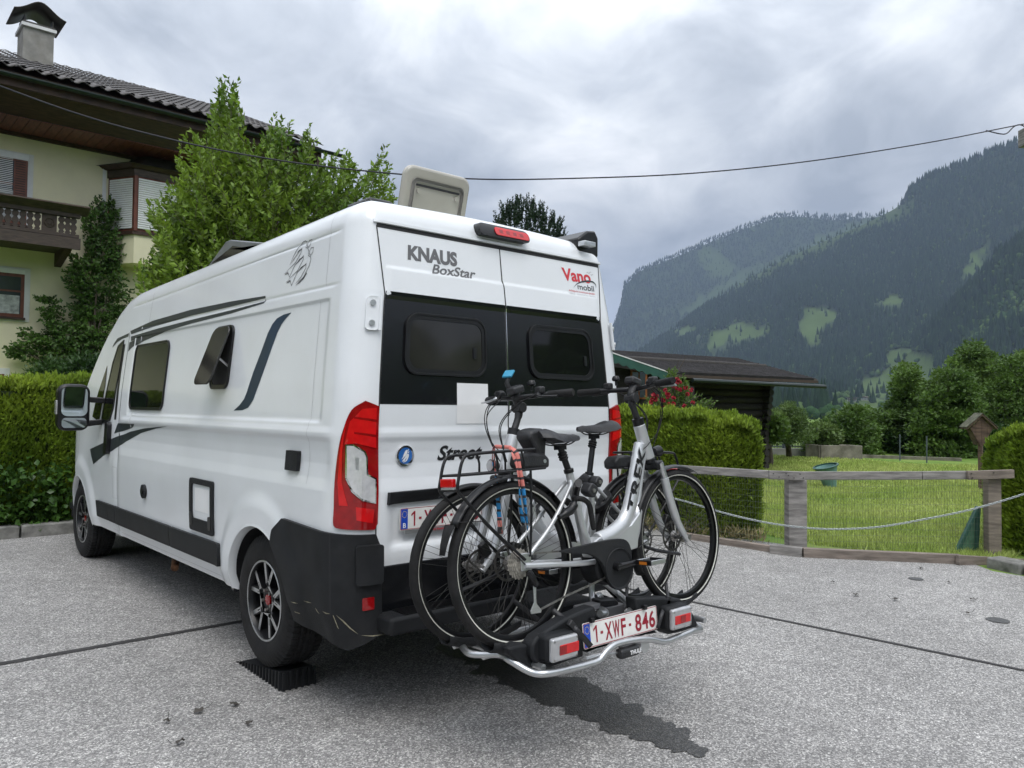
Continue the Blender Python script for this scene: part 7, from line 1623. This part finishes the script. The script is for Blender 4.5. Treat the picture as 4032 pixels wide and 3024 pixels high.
# rose bush
RS = mk('red_rose', (.45, .015, .045), .6, var=.3, scale=20); PK = mk('white_flower', (.75, .75, .7), .6)
RP = [(1398, 885), (1395, 858), (1420, 845), (1440, 800), (1462, 790), (1480, 815), (1500, 850), (1540, 862), (1548, 875), (1530, 890), (1505, 905), (1450, 900)]
rt_ = shoots('rose_bush', 'red flowering rose bush behind the hedge, before the log cabin', RP, 11.6, .35, 210, .22, 12, .055, MG, (7.3, 3.9, gz(3.9)), up=.5, lw=.6, trunk=False, cat='rose bush', crown='foliage')
m_ = MB()
for k in range(8): q = atD(random.uniform(1430, 1480)*1.8228, random.uniform(820, 860)*1.8228, 11.6); m_.tube([(7.3, 3.9, gz(3.9)), q], [.012, .005], 5)
for a, b in (((1450, 850), (1466, 778)), ((1466, 800), (1482, 770))): m_.tube([atD(a[0]*1.8228, a[1]*1.8228, 11.6), atD(b[0]*1.8228, b[1]*1.8228, 11.6)], [.006, .003], 5)
tag(m_.obj('stems', BARK, rt_), kind='stuff')
for k in range(30):
    X, Y = samp_poly([(1398, 885), (1410, 850), (1440, 830), (1462, 808), (1482, 820), (1500, 850), (1500, 895)], 1); c = rays_at_depth(X, Y, np.array([11.2]))[0]; P_ = []
    n_ = 26; o_ = unit(rng.normal(size=(n_, 3))); V_ = leaves(np.repeat(c[None], n_, 0)+o_*.008, o_, np.full(n_, .030), np.full(n_, .032), .2); link('rose', npmesh('rose', V_, 4, [(0, 1, 2), (0, 2, 3)]), RS, rt_)
# ivy and weeds along the left kerb
VX = rng.uniform(-1.6, 1.2, 420); VZ = rng.uniform(0, 1, 420)**1.6*.62; Pv = np.stack([VX, 6.48-.12*rng.uniform(0, 1, 420), gz(6.5)+.10+VZ], 1); nl = 9
Pb = np.repeat(Pv, nl, 0)+rng.normal(size=(420*nl, 3))*.045; LD = unit(np.array([[0, -.8, -.25]])+rng.normal(size=(420*nl, 3))*.55); L = .075*rng.uniform(.6, 1.3, 420*nl)
ivy = thing('ivy_plant', 'glossy green ivy and weeds along the foot of the left hedge', 'ivy', (-.3, 6.45, gz(6.5))); link('foliage', npmesh('foliage', leaves(Pb, LD, L, L*.8, .15), 4, [(0, 1, 2), (0, 2, 3)]), leafmat('ivy_leaf', (.06, .13, .022), (.03, .075, .014), .35, 2, .2, .35), ivy)
# weeds at the foot of the middle hedge
nW = 900; a = rng.uniform(0, 1, nW); Px = 6.25-.35*a+rng.normal(size=nW)*.10; Py = 1.6+1.6*a+rng.normal(size=nW)*.1; Pw = np.stack([Px, Py, gz(Py)+rng.uniform(0, .1, nW)], 1); LD = unit(rng.normal(size=(nW, 3))*.6+np.array([[0, 0, .8]])); L = rng.uniform(.05, .16, nW)
wd_ = thing('weeds', 'dry grass and weeds at the foot of the middle hedge', 'weeds', (6.1, 2.2, gz(2.2))); link('foliage', npmesh('foliage', leaves(Pw, LD, L, L*.14, .1), 4, [(0, 1, 2), (0, 2, 3)]), mk('dry_grass', (.26, .22, .10), .9, var=.3, scale=3, island=.4), wd_)
# ================================================================ MEADOW GRASS
nG = 230000; dd = np.sqrt(rng.uniform(8.2**2, 24**2, nG))*rng.uniform(.93, 1, nG)**1; dd = rng.uniform(8.3, 24, nG)**1; azg = np.radians(rng.uniform(50, 92, nG)); X = CAM[0]+dd*np.sin(azg); Y = CAM[1]+dd*np.cos(azg)
fx = np.interp(Y, [-6, -.6, -.38, .45, 1.1, 2.2], [7.6, 7.3, 7.25, 6.85, 6.65, 6.75]); ok = (X > fx+.05) & ~inpoly_np(X, Y, [(6.3, 1.9), (6.72, 1.60), (7.0, 2.2), (6.75, 4.5), (6.6, 7.5)]) & ~((X > 7.5) & (X < 9.3) & (Y < -.5)); X = X[ok]; Y = Y[ok]; dd = dd[ok]; n_ = len(X)
hgt_ = rng.uniform(.035, .11, n_)*(1+.4*np.sin(X*1.3)*np.cos(Y*1.7)); lean_ = rng.normal(size=(n_, 2))*.035; wv_ = rng.uniform(.006, .012, n_)*(dd/9); ang = rng.uniform(0, 3.14, n_); B_ = np.stack([X, Y, gz(Y)], 1)
off_ = np.stack([np.cos(ang)*wv_, np.sin(ang)*wv_, np.zeros(n_)], 1); V_ = np.stack([B_-off_, B_+off_, B_+np.stack([lean_[:, 0], lean_[:, 1], hgt_], 1)], 1)
GRm = leafmat('meadow_grass', (.42, .48, .15), (.27, .37, .08), .35, .9, .35, .7)
o = link('grass', npmesh('grass', V_, 3), GRm); tag(o, 'fresh green meadow grass behind the rail fence', 'grass', kind='stuff')
# ================================================================ KERBS
STN = mk('kerb_granite', (.22, .215, .20), .9, var=.35, scale=9, bump=.8, bscale=25, dirt=.6, dirtcol=(.07, .075, .05))
kb = thing('stone_kerb', 'weathered stone kerb in front of the left hedge', 'kerb', (-1, 6.35, gz(6.35))); x = -6
while x < 6:
    l = random.uniform(.7, 1.1); m_ = MB(); m_.box((x+l/2, 6.34, gz(6.34)+.05), (l-.015, .20, .17), (0, 0, random.uniform(-.01, .01))); m_.obj('kerb_stone', STN, kb, bevel=.018, seg=3); x += l
kb = thing('stone_kerb', 'low rough stone kerb at the right picture edge', 'kerb', (7.0, -1, gz(-1)))
for a, b in (((7.12, -.52), (7.02, -.85)), ((7.02, -.86), (6.98, -1.7)), ((6.98, -1.71), (6.96, -2.7)), ((6.96, -2.72), (6.95, -4))):
    m_ = MB(); m_.beam((a[0], a[1], gz(a[1])+.035), (b[0], b[1], gz(b[1])+.035), .22, .15); m_.obj('kerb_stone', STN, kb, bevel=.02, seg=3)
# ================================================================ RAIL FENCE
WD = mk('weathered_wood', (.27, .255, .24), .85, var=.35, scale=4, aniso=(1, 1, 8), bump=.5, bscale=30, dirt=.3, dirtcol=(.10, .085, .07))
WD2 = mk('brown_weathered_wood', (.235, .195, .165), .85, var=.3, scale=4, aniso=(1, 1, 8), bump=.5, bscale=30, dirt=.25, dirtcol=(.10, .08, .06))
fz = lambda x, y: (x*1.8228, y*1.8228)
fe = thing('rail_fence', 'grey weathered wooden rail fence with wire mesh before the meadow', 'fence', (6.2, 1.06, gz(1.06)))
P1 = atG(1720*1.8228, 1193*1.8228); P2 = np.array([7.78, -.33, gz(-.33)]); P0_ = np.array([5.45, 3.7, gz(3.7)])
def rail_pts(px_, py_, A, B):     # where a ray crosses the vertical plane through A and B
    r = ray(px_*1.8228, py_*1.8228); n_ = np.array([-(B-A)[1], (B-A)[0], 0]); return CAM+r*(((A-CAM)@n_)/(r@n_))
def railbeam(nm, a, b, w, h_, mat, lab=None, par=fe):
    m_ = MB(); m_.beam(a, b, w, h_); o = m_.obj(nm, mat, par, bevel=.005)
    if lab: o['label'] = lab
    return o
dS = (P2-P1)/np.linalg.norm(P2-P1); dL = (P0_-P1)/np.linalg.norm(P0_-P1)
def mid2(xa, ya, xb, yb, A, B): return rail_pts(xa, (ya), A, B), rail_pts(xb, yb, A, B)
hr_ = .085
a, b = mid2(1455, 1012, 1662, 1025, P1, P0_); railbeam('rail', a, b, .045, .088, WD)
a, b = mid2(1660, 1025, 1737, 1027.5, P1, P2); a = a-np.array([.03, .02, 0]); b = b-np.array([.03, .02, 0]); railbeam('rail', a, b, .05, .092, WD, 'short nailed rail piece over the post')
a, b = mid2(1736, 1027.5, 1990, 1027, P1, P2); railbeam('rail', a, b, .045, .088, WD)
a, b = mid2(1991, 1027, 2120, 1026, P1, P2); railbeam('rail', a, b, .045, .090, WD)
a, b = mid2(2085, 1026, 2184, 1023, P1, P2); a = a-np.array([.03, .03, 0]); b = b-np.array([.03, .03, 0]); railbeam('rail', a, b, .045, .095, WD2, 'newer brown rail end piece')
def post(P, w, d, z1, mat, lab=None):
    m_ = MB(); m_.box((P[0], P[1], (P[2]+z1)/2), (w, d, z1-P[2]), (0, 0, math.atan2(dS[1], dS[0]))); o = m_.obj('post', mat, fe, bevel=.006)
    if lab: o['label'] = lab
post(P1+np.array([.04, .03, -.02]), .20, .14, rail_pts(1720, 1036, P1, P2)[2], WD)
post(P2+np.array([.04, .03, -.05]), .145, .10, rail_pts(2145, 1034, P1, P2)[2], WD2, 'brown end post')
post(P0_+np.array([.0, .0, -.02]), .13, .10, .86, WD)
G0 = [atG(*fz(*p)) for p in ((1490, 1163), (1670, 1190))]; 
def gb(p, q, h_, w, mat, lab=None, sh=0.):
    a, b = atG(*fz(*p)), atG(*fz(*q)); a = a+np.array([0, 0, h_/2+sh]); b = b+np.array([0, 0, h_/2+sh]); o = railbeam('bottom_board', a, b, w, h_, mat); 
    if lab: o['label'] = lab
gb((1450, 1160), (1668, 1194), .075, .07, WD2); gb((1664, 1196), (1733, 1204), .10, .09, WD); gb((1734, 1204), (2075, 1219), .10, .09, WD2)
a = atG(*fz(2068, 1222))+np.array([0, 0, .06]); b = rail_pts(2185, 1200, P1, P2)-np.array([.25, .2, .03]); railbeam('bottom_board', a, b, .05, .10, WD2, 'tilted end board')
# nails
for px_, py_ in ((1668, 1022), (1680, 1029), (1695, 1022), (1712, 1031), (1725, 1023), (1732, 1031), (2092, 1022), (2094, 1031), (2140, 1020), (1700, 1026)):
    p = rail_pts(px_, py_, P1, P2)-np.array([.055, .045, 0]); m_ = MB(); m_.cyl(p, p-np.array([.006, .008, 0]), .006, 6); m_.obj('nail', M['seam'], fe)
# wire mesh
m_ = MB()
def meshpanel(A, B, hA, hB):
    L = np.linalg.norm(B-A); n_ = int(L/.030)
    for i in range(n_+1):
        p = A+(B-A)*i/n_; m_.tube([p+np.array([0, 0, .05]), p+np.array([0, 0, hA+(hB-hA)*i/n_])], .0015, 3, cap=False)
    for j in range(13):
        z = .05+(min(hA, hB)-.07)*j/12; m_.tube([A+np.array([0, 0, z]), B+np.array([0, 0, z+(hB-hA)*j/12])], .0012, 3, cap=False)
o3 = np.array([.05, .05, 0]); meshpanel(P1+o3, P2+o3, .84, .93); meshpanel(P0_+o3, P1+o3, .80, .84)
tag(m_.obj('wire_mesh', mk('galvanised_green_wire', (.16, .19, .15), .5, metal=.4), fe, fix=False), kind='stuff')
# chain hanging across in front of the fence
pc = [(1395, 1062, 8.2), (1480, 1083, 8.0), (1560, 1107, 7.8), (1640, 1126, 7.7), (1720, 1138, 7.6), (1800, 1143, 7.5), (1900, 1138, 7.4), (2000, 1121, 7.3), (2100, 1100, 7.2), (2212, 1067, 7.1), (2290, 1035, 7.0)]
CP = bez([atD(x*1.8228, y*1.8228, d) for x, y, d in pc], 20); cum = np.concatenate([[0], np.cumsum([np.linalg.norm(CP[i+1]-CP[i]) for i in range(len(CP)-1)])]); CPn = np.array(CP)
chn = thing('barrier_chain', 'galvanised steel chain sagging across the front of the fence', 'chain', tuple(CP[0]-np.array([0, 0, 1])))
s_ = 0; k = 0; pit = .026; lk0 = None; CHM = mk('galvanised_chain', (.40, .43, .43), .4, metal=.7, var=.15, scale=60)
lm = MB(); 
ell = [(.0165*math.cos(a), .0085*math.sin(a), 0) for a in np.linspace(0, 2*math.pi, 13)[:-1]]; lm.tube(ell, .0036, 5, closed=True); lme = lm.mesh('chain_link', 60); lme.materials.append(CHM)
while s_ < cum[-1]-pit:
    p = np.array([np.interp(s_+pit/2, cum, CPn[:, j]) for j in range(3)]); q = np.array([np.interp(s_+pit, cum, CPn[:, j]) for j in range(3)]); r_ = np.array([np.interp(s_, cum, CPn[:, j]) for j in range(3)])
    o = bpy.data.objects.new('chain_link', lme); COL.objects.link(o); o.parent = chn; o.location = Vector(p)-chn.location; d_ = Vector(q-r_).normalized(); o.rotation_mode = 'QUATERNION'; o.rotation_quaternion = d_.to_track_quat('X', 'Z') @ Euler((math.pi/2*(k % 2)+.5, 0, 0)).to_quaternion(); s_ += pit; k += 1
    if k > 295: break
# ================================================================ THINGS IN THE MEADOW
BIN = mk('pale_green_plastic', (.16, .30, .27), .5, var=.12); pb_ = atG(1795*1.8228, 1056*1.8228); bn = thing('garden_bin', 'pale turquoise plastic tub tilted in the meadow behind the fence', 'tub', tuple(pb_))
m_ = MB(); m_.lathe([(.0, .02), (.10, .0), (.20, .42), (.215, .43), (.20, .44)], tuple(pb_), (-.22, .12, .95), 24); m_.obj('tub', BIN, bn, sm=40); m_ = MB(); m_.lathe([(.205, .43), (.235, .435), (.235, .45), (.205, .455)], tuple(pb_), (-.22, .12, .95), 24, closed=True); m_.obj('rim', mk('dark_green_plastic', (.03, .09, .075), .4), bn, sm=40)
# green leaning frame by the end post
GF = mk('green_metal', (.035, .11, .085), .5, var=.2, scale=6); f0, f1, f2, f3 = [np.array(q) for q in (rail_pts(2126, 1098, P1, P2)+np.array([.12, .1, 0]), rail_pts(2082, 1198, P1, P2)+np.array([.10, .1, .02]), rail_pts(2124, 1207, P1, P2)+np.array([.16, .13, .02]), rail_pts(2150, 1110, P1, P2)+np.array([.6, .5, 0]))]
gf = thing('leaning_frame', 'dark green triangular metal frame leaning behind the brown end post', 'frame', tuple(f1))
for a, b in ((f0, f1), (f1, f2), (f0, f2)): m_ = MB(); m_.beam(a, b, .05, .035); m_.obj('frame_bar', GF, gf, bevel=.004)
m_ = MB(); m_.add([f0+(f1-f0)*.12, f1+(f2-f1)*.12, f2, f0], [(0, 1, 2, 3)]); m_.obj('panel', mk('green_cloth_panel', (.09, .20, .13), .8, var=.2, scale=20), gf)
# trough, low wall, metal fence
CON = mk('mossy_concrete', (.20, .185, .15), .95, var=.35, scale=4, bump=.6, dirt=.7, dirtcol=(.07, .065, .035)); q0 = atG(1772*1.8228, 993*1.8228); q1 = atG(1860*1.8228, 994*1.8228)
m_ = MB(); d_ = (q1-q0)/np.linalg.norm(q1-q0); nrm = np.array([-d_[1], d_[0], 0])
for a, b, o_ in ((q0, q1, 0), (q0+nrm*.7, q1+nrm*.7, 0), (q0, q0+nrm*.7, 0), (q1, q1+nrm*.7, 0)): m_.beam(a+np.array([0, 0, .2]), b+np.array([0, 0, .2]), .09, .42)
tg = m_.obj('concrete_trough', CON, bevel=.01); tag(tg, 'mossy concrete trough at the back of the meadow', 'trough')
w0 = atG(1640*1.8228, 987*1.8228); w1 = atG(1768*1.8228, 986*1.8228); m_ = MB(); m_.beam(w0+np.array([0, .3, .10]), w1+np.array([0, .3, .10]), .2, .26); lw_ = m_.obj('low_wall', mk('grey_concrete', (.25, .25, .24), .9, var=.2, scale=3, bump=.4), bevel=.01); tag(lw_, 'low grey concrete wall under the metal fence behind the apple tree', 'wall')
w2 = atG(1870*1.8228, 990*1.8228); w3 = atG(2100*1.8228, 998*1.8228); m_ = MB(); m_.beam(w2+np.array([0, .3, .03]), w3+np.array([0, .3, .03]), .14, .14); tag(m_.obj('garden_edging', CON, bevel=.01), 'thin concrete edging at the far side of the meadow', 'edging')
mf = thing('metal_fence', 'grey metal picket fence standing on the low concrete wall', 'fence', tuple(w0+np.array([0, .3, 0]))); MF = mk('grey_metal_paint', (.10, .12, .14), .5, metal=.3); A_ = w0+np.array([0, .3, .23]); B_ = w1+np.array([0, .3, .23])
for z in (.06, .38): m_ = MB(); m_.beam(A_+np.array([0, 0, z]), B_+np.array([0, 0, z]), .03, .035); m_.obj('rail', MF, mf)
n_ = int(np.linalg.norm(B_-A_)/.055)
for i in range(n_+1):
    p = A_+(B_-A_)*i/n_; big = i % 17 == 5; m_ = MB(); m_.box((p[0], p[1], p[2]+.21), (.09, .09, .5) if big else (.018, .018, .42)); m_.obj('post' if big else 'picket', MF, mf)
# mesh fence posts and shrine
for i, (x, y) in enumerate(((1944, 995), (2002, 1000))):
    p = atG(x*1.8228, y*1.8228); m_ = MB(); m_.tube([p, p+np.array([0, 0, .75])], .02, 6); tag(m_.obj('fence_post', MF), 'thin grey metal post at the foot of the tree row, %s' % ('left one' if i == 0 else 'right one'), 'post', 'thin posts at the meadow edge')
sp_ = atD(2121*1.8228, 1010*1.8228, 15); SHM = mk('shrine_wood', (.13, .085, .062), .85, var=.35, scale=5, aniso=(1, 1, 6), bump=.5, bscale=30); sh_ = thing('wayside_shrine', 'wooden kite-shaped wayside shrine with shingle roof on a post', 'shrine', (sp_[0], sp_[1], gz(sp_[1])))
zt_ = atD(2119*1.8228, 898*1.8228, 15)[2]; zm_ = atD(2119*1.8228, 925*1.8228, 15)[2]; zb_ = atD(2119*1.8228, 967*1.8228, 15)[2]; hwd = .20; ct, st = math.cos(-.9), math.sin(-.9)
def shp(u_, v_, o_): return (sp_[0]+u_*ct-o_*st, sp_[1]+u_*st+o_*ct, v_)
for k in range(4):
    u0, u1 = -hwd+k*hwd/2, -hwd+(k+1)*hwd/2-.004
    def top(u): return zm_+(zt_-.03-zm_)*(1-abs(u)/hwd)
    def bot(u): return zm_-(zm_-zb_)*(1-abs(u)/hwd)
    m_ = MB(); m_.prism([(u0, bot(u0)), (u1, bot(u1)), (u1, top(u1)), (u0, top(u0))], shp, 0, .02); m_.obj('board', SHM, sh_)
for sg_ in (-1, 1):
    m_ = MB(); m_.prism([(0, zt_), (sg_*(hwd+.06), zm_-.02), (sg_*(hwd+.06), zm_+.01), (0, zt_+.03)], shp, -.05, .32); m_.obj('roof', SHM, sh_); m_ = MB(); m_.prism([(sg_*hwd*.95, zm_), (sg_*.05, zb_+.05), (sg_*.03, zb_+.05), (sg_*hwd*.88, zm_)], shp, .02, .26); m_.obj('side_board', SHM, sh_)
for sg_ in (-1, 1):
    for k in range(5):
        a = k/5; m_ = MB(); m_.prism([(sg_*(hwd+.07)*a, zt_+.045-(zt_-zm_+.02)*a), (sg_*(hwd+.07)*(a+.22), zt_+.034-(zt_-zm_+.02)*(a+.22)), (sg_*(hwd+.07)*(a+.22), zt_+.048-(zt_-zm_+.02)*(a+.22)), (sg_*(hwd+.07)*a, zt_+.055-(zt_-zm_+.02)*a)], shp, -.06, .34); m_.obj('shingle', mk('mossy_shingle', (.12, .12, .08), .95, var=.4, scale=12, bump=.5) if 'mossy_shingle' not in bpy.data.materials else bpy.data.materials['mossy_shingle'], sh_)
m_ = MB(); q = shp(0, 0, .06); m_.box((q[0], q[1], (gz(sp_[1])+zb_)/2), (.07, .07, zb_-gz(sp_[1])+.1)); m_.obj('post', SHM, sh_)
# ================================================================ LOG CABIN
cb = thing('log_cabin', 'dark log cabin with low shingle roof and green bargeboard behind the middle hedge', 'cabin', (13.5, 8, gz(8)))
LOG = mk('dark_log', (.030, .026, .023), .8, var=.4, scale=5, aniso=(3, 3, 12), bump=.5, bscale=25); ROF = mk('brown_roof_shingle', (.034, .031, .032), .9, var=.25, scale=8, bump=.5, bscale=40, island=.2); GRB = mk('green_bargeboard', (.018, .085, .062), .6, var=.15)
dC = 18.0; eR = atD(*fz(1762, 818), dC); ca_ang = R_(-8); ex = np.array([math.cos(ca_ang), math.sin(ca_ang), 0]); ey = np.array([-math.sin(ca_ang), math.cos(ca_ang), 0])
def onrow(px_, py_, O, dirv, n_):   # ray with plane through O, normal n_
    r = ray(px_*1.8228, py_*1.8228); return CAM+r*(((O-CAM)@n_)/(r@n_))
eL = onrow(1452, 812, eR, ex, ey); u0 = (eL-eR)@ex; eL = eR+ex*u0
# ridge further back: roof pitch chosen so that its line meets the picture
pitch = .34; n_r = np.cross(ex, ey+np.array([0, 0, pitch])); rR = onrow(1582, 771, eR, ex, n_r); rL = onrow(1352, 761, eR, ex, n_r); depR = float((rR-eR)@ey); depL = float((rL-eR)@ey); dep_ = (depR+depL)/2
def RP_(u_, v_, o_=0): return eR+ex*u_+ey*v_+np.array([0, 0, v_*pitch+o_])
uRr = float((rR-eR)@ex); uL = float((rL-eR)@ex)-4; u_l0 = u0
rm_ = MB(); rm_.add([RP_(0, 0), RP_(u_l0, 0), RP_(uL, dep_), RP_(uL-.0, dep_), RP_(uRr, dep_)], [(0, 1, 2, 4)]); rm_.add([RP_(uL, dep_), RP_(uRr, dep_), RP_(uRr, dep_*2.2, -dep_*1.5*pitch), RP_(uL, dep_*2.2, -dep_*1.5*pitch)], [(0, 1, 2, 3)]); ro = rm_.obj('roof', ROF, cb); sdm = ro.modifiers.new('solid', 'SOLIDIFY'); sdm.thickness = .07; sdm.offset = -1
nrow = 22; st_ = MB()
for r_ in range(nrow):
    v0 = dep_*r_/nrow; v1 = dep_*(r_+1.06)/nrow; a0 = uL*(r_/nrow)+u_l0*(1-r_/nrow); a1 = uRr*(r_/nrow); w_ = .25; u_ = a0+random.uniform(0, w_)
    while u_ < a1:
        q = [RP_(u_, v0, .018+.004*random.random()), RP_(min(a1, u_+w_-.006), v0, .018), RP_(min(a1, u_+w_-.006), v1, .006), RP_(u_, v1, .006)]; st_.add(q+[p-np.array([0, 0, .014]) for p in q[:2]], [(0, 1, 2, 3), (0, 4, 5, 1)]); u_ += w_
tag(st_.obj('shingles', ROF, ro, fix=False), kind='stuff')
m_ = MB(); m_.beam(RP_(-.0, -.03, -.05), RP_(uRr+0, dep_, -.05), .05, .10); m_.obj('verge_board', mk('weathered_verge', (.12, .11, .10), .8), cb)
m_ = MB(); m_.beam(RP_(u_l0, -.05, -.06), RP_(-.0, -.05, -.06), .04, .06); m_.obj('eaves_board', mk('eaves_timber', (.06, .042, .03), .8), cb)
m_ = MB(); gA, gB = RP_(u_l0+.4, -.16, -.10), RP_(.12, -.16, -.13); m_.tube([gA, gB], .045, 8); m_.obj('gutter', GUT, cb)
# walls
wR = onrow(1652, 822, eR+ey*.85, ex, ey); uw = float((wR-eR)@ex); WL_ = eR+ex*uw+ey*.85
zg = gz(WL_[1]); ztw = RP_(0, .85)[2]-.05; nlog = int((ztw-zg)/.155)+1
m_ = MB(); A = WL_+np.array([0, 0, 0]); A[2] = 0; cr = [A+ey*.12-ex*.12, A+ey*.12-ex*6, A+ey*5-ex*6, A+ey*5-ex*.12]; m_.add([(p[0], p[1], zg) for p in cr]+[(p[0], p[1], ztw+(0 if i < 2 else .3)) for i, p in enumerate(cr)], [(0, 1, 5, 4), (1, 2, 6, 5), (2, 3, 7, 6), (3, 0, 4, 7)]); wal = m_.obj('wall', LOG, cb)
for k in range(nlog):
    z = zg+.08+.155*k; 
    for a, b in ((A+ex*.0, A-ex*4.6),):
        m_ = MB(); m_.tube([(a[0], a[1], z), ((a[0]+b[0])/2, (a[1]+b[1])/2, z+.004), (b[0], b[1], z)], .082, 10); m_.obj('log', LOG, wal, sm=60)
    ext_ = .05+.30*max(0, (k/nlog)-.35)**.8
    while ext_ > -.2 and z+.14 > RP_(0, .75-ext_-.12)[2]: ext_ -= .03
    m_ = MB(); a = A+ex*(-.10)-ey*(.10+ext_); b = A+ex*(-.10)+ey*5; m_.tube([(a[0], a[1], z+.03), (b[0], b[1], z+.03)], .080, 10); m_.obj('log', LOG, wal, sm=60)
# gable side with orange window and green carved bargeboard
bgA = atD(*fz(1350, 773), 14.9); bgB = atD(*fz(1452, 808), 14.9)
pts_t, pts_b = [], []
for k in range(41):
    t_ = -.3+1.3*k/40; p = bgA+(bgB-bgA)*t_; pts_t.append(p); ph = (k/40*1.3*6) % 1; pts_b.append(p-np.array([0, 0, .13+.045*abs(math.sin(math.pi*ph))]))
m_ = MB(); m_.grid([pts_t, pts_b]); o = m_.obj('bargeboard', GRB, cb, fix=False); q = o.modifiers.new('solid', 'SOLIDIFY'); q.thickness = .025
m_ = MB(); m_.beam(bgA+(bgB-bgA)*-.3+np.array([0, 0, .012]), bgB+np.array([0, 0, .012]), .07, .02); m_.obj('white_trim', WHT, cb)
q = [atD(*fz(x, y), 15.6) for x, y in ((1250, 782), (1352, 790), (1455, 826), (1500, 835), (1500, 960), (1250, 960))]; m_ = MB(); m_.add(q, [tuple(range(6))]); o = m_.obj('gable_wall', LOG, cb); sdm = o.modifiers.new('solid', 'SOLIDIFY'); sdm.thickness = .1
orw = mk('orange_window_timber', (.30, .10, .025), .5, var=.2); q = [atD(*fz(x, y), 15.45) for x, y in ((1362, 798), (1398, 799), (1398, 862), (1362, 862))]; m_ = MB(); m_.add(q, [(0, 1, 2, 3)]); wo_ = m_.obj('window', orw, cb); sdm = wo_.modifiers.new('solid', 'SOLIDIFY'); sdm.thickness = .05
for xa, xb in ((1366, 1379), (1382, 1394)):
    q = [atD(*fz(x, y), 15.38) for x, y in ((xa, 803), (xb, 804), (xb, 858), (xa, 858))]; m_ = MB(); m_.add(q, [(0, 1, 2, 3)]); m_.obj('pane', GLS, wo_)
# ================================================================ OVERHEAD CABLE
cbp = [(-60, 165, 7.6), (0, 186, 8.0), (150, 240, 8.4), (300, 284, 8.8), (500, 329, 9.2), (730, 363, 9.7), (1010, 386, 10.3), (1250, 385, 10.9), (1500, 374, 11.6), (1750, 348, 12.3), (2000, 309, 12.9), (2165, 277, 13.3), (2212, 268, 13.4), (2260, 262, 13.5)]
m_ = MB(); m_.tube(bez([atD(x*1.8228, y*1.8228, d) for x, y, d in cbp], 8), .0095, 6); cbl = m_.obj('overhead_cable', mk('cable_sheath', (.012, .012, .02), .6)); tag(cbl, 'black overhead cable crossing the sky from house to pole', 'cable')
m_ = MB(); m_.tube(bez([atD(x*1.8228, y*1.8228, 13.35) for x, y in ((2130, 282), (2160, 289), (2175, 288), (2190, 274), (2206, 270), (2230, 285))], 6), .010, 6); m_.obj('cable_loop', bpy.data.materials['cable_sheath'], cbl, world=False)
po_ = atD(2240*1.8228, 900*1.8228, 13.5); pt_ = atD(2214*1.8228, 297*1.8228, 13.5); pl_ = thing('utility_pole', 'wooden utility pole mostly beyond the right picture edge, its bracket in view', 'pole', (po_[0], po_[1], gz(po_[1])))
m_ = MB(); m_.tube([(po_[0], po_[1], gz(po_[1])), (po_[0], po_[1], pt_[2]+.25)], [.14, .10], 14); m_.obj('pole', WD, pl_, sm=50)
m_ = MB(); m_.box((pt_[0], pt_[1], pt_[2]), (.10, .22, .30), (0, 0, -YAW)); m_.obj('bracket', WD, pl_, bevel=.006)
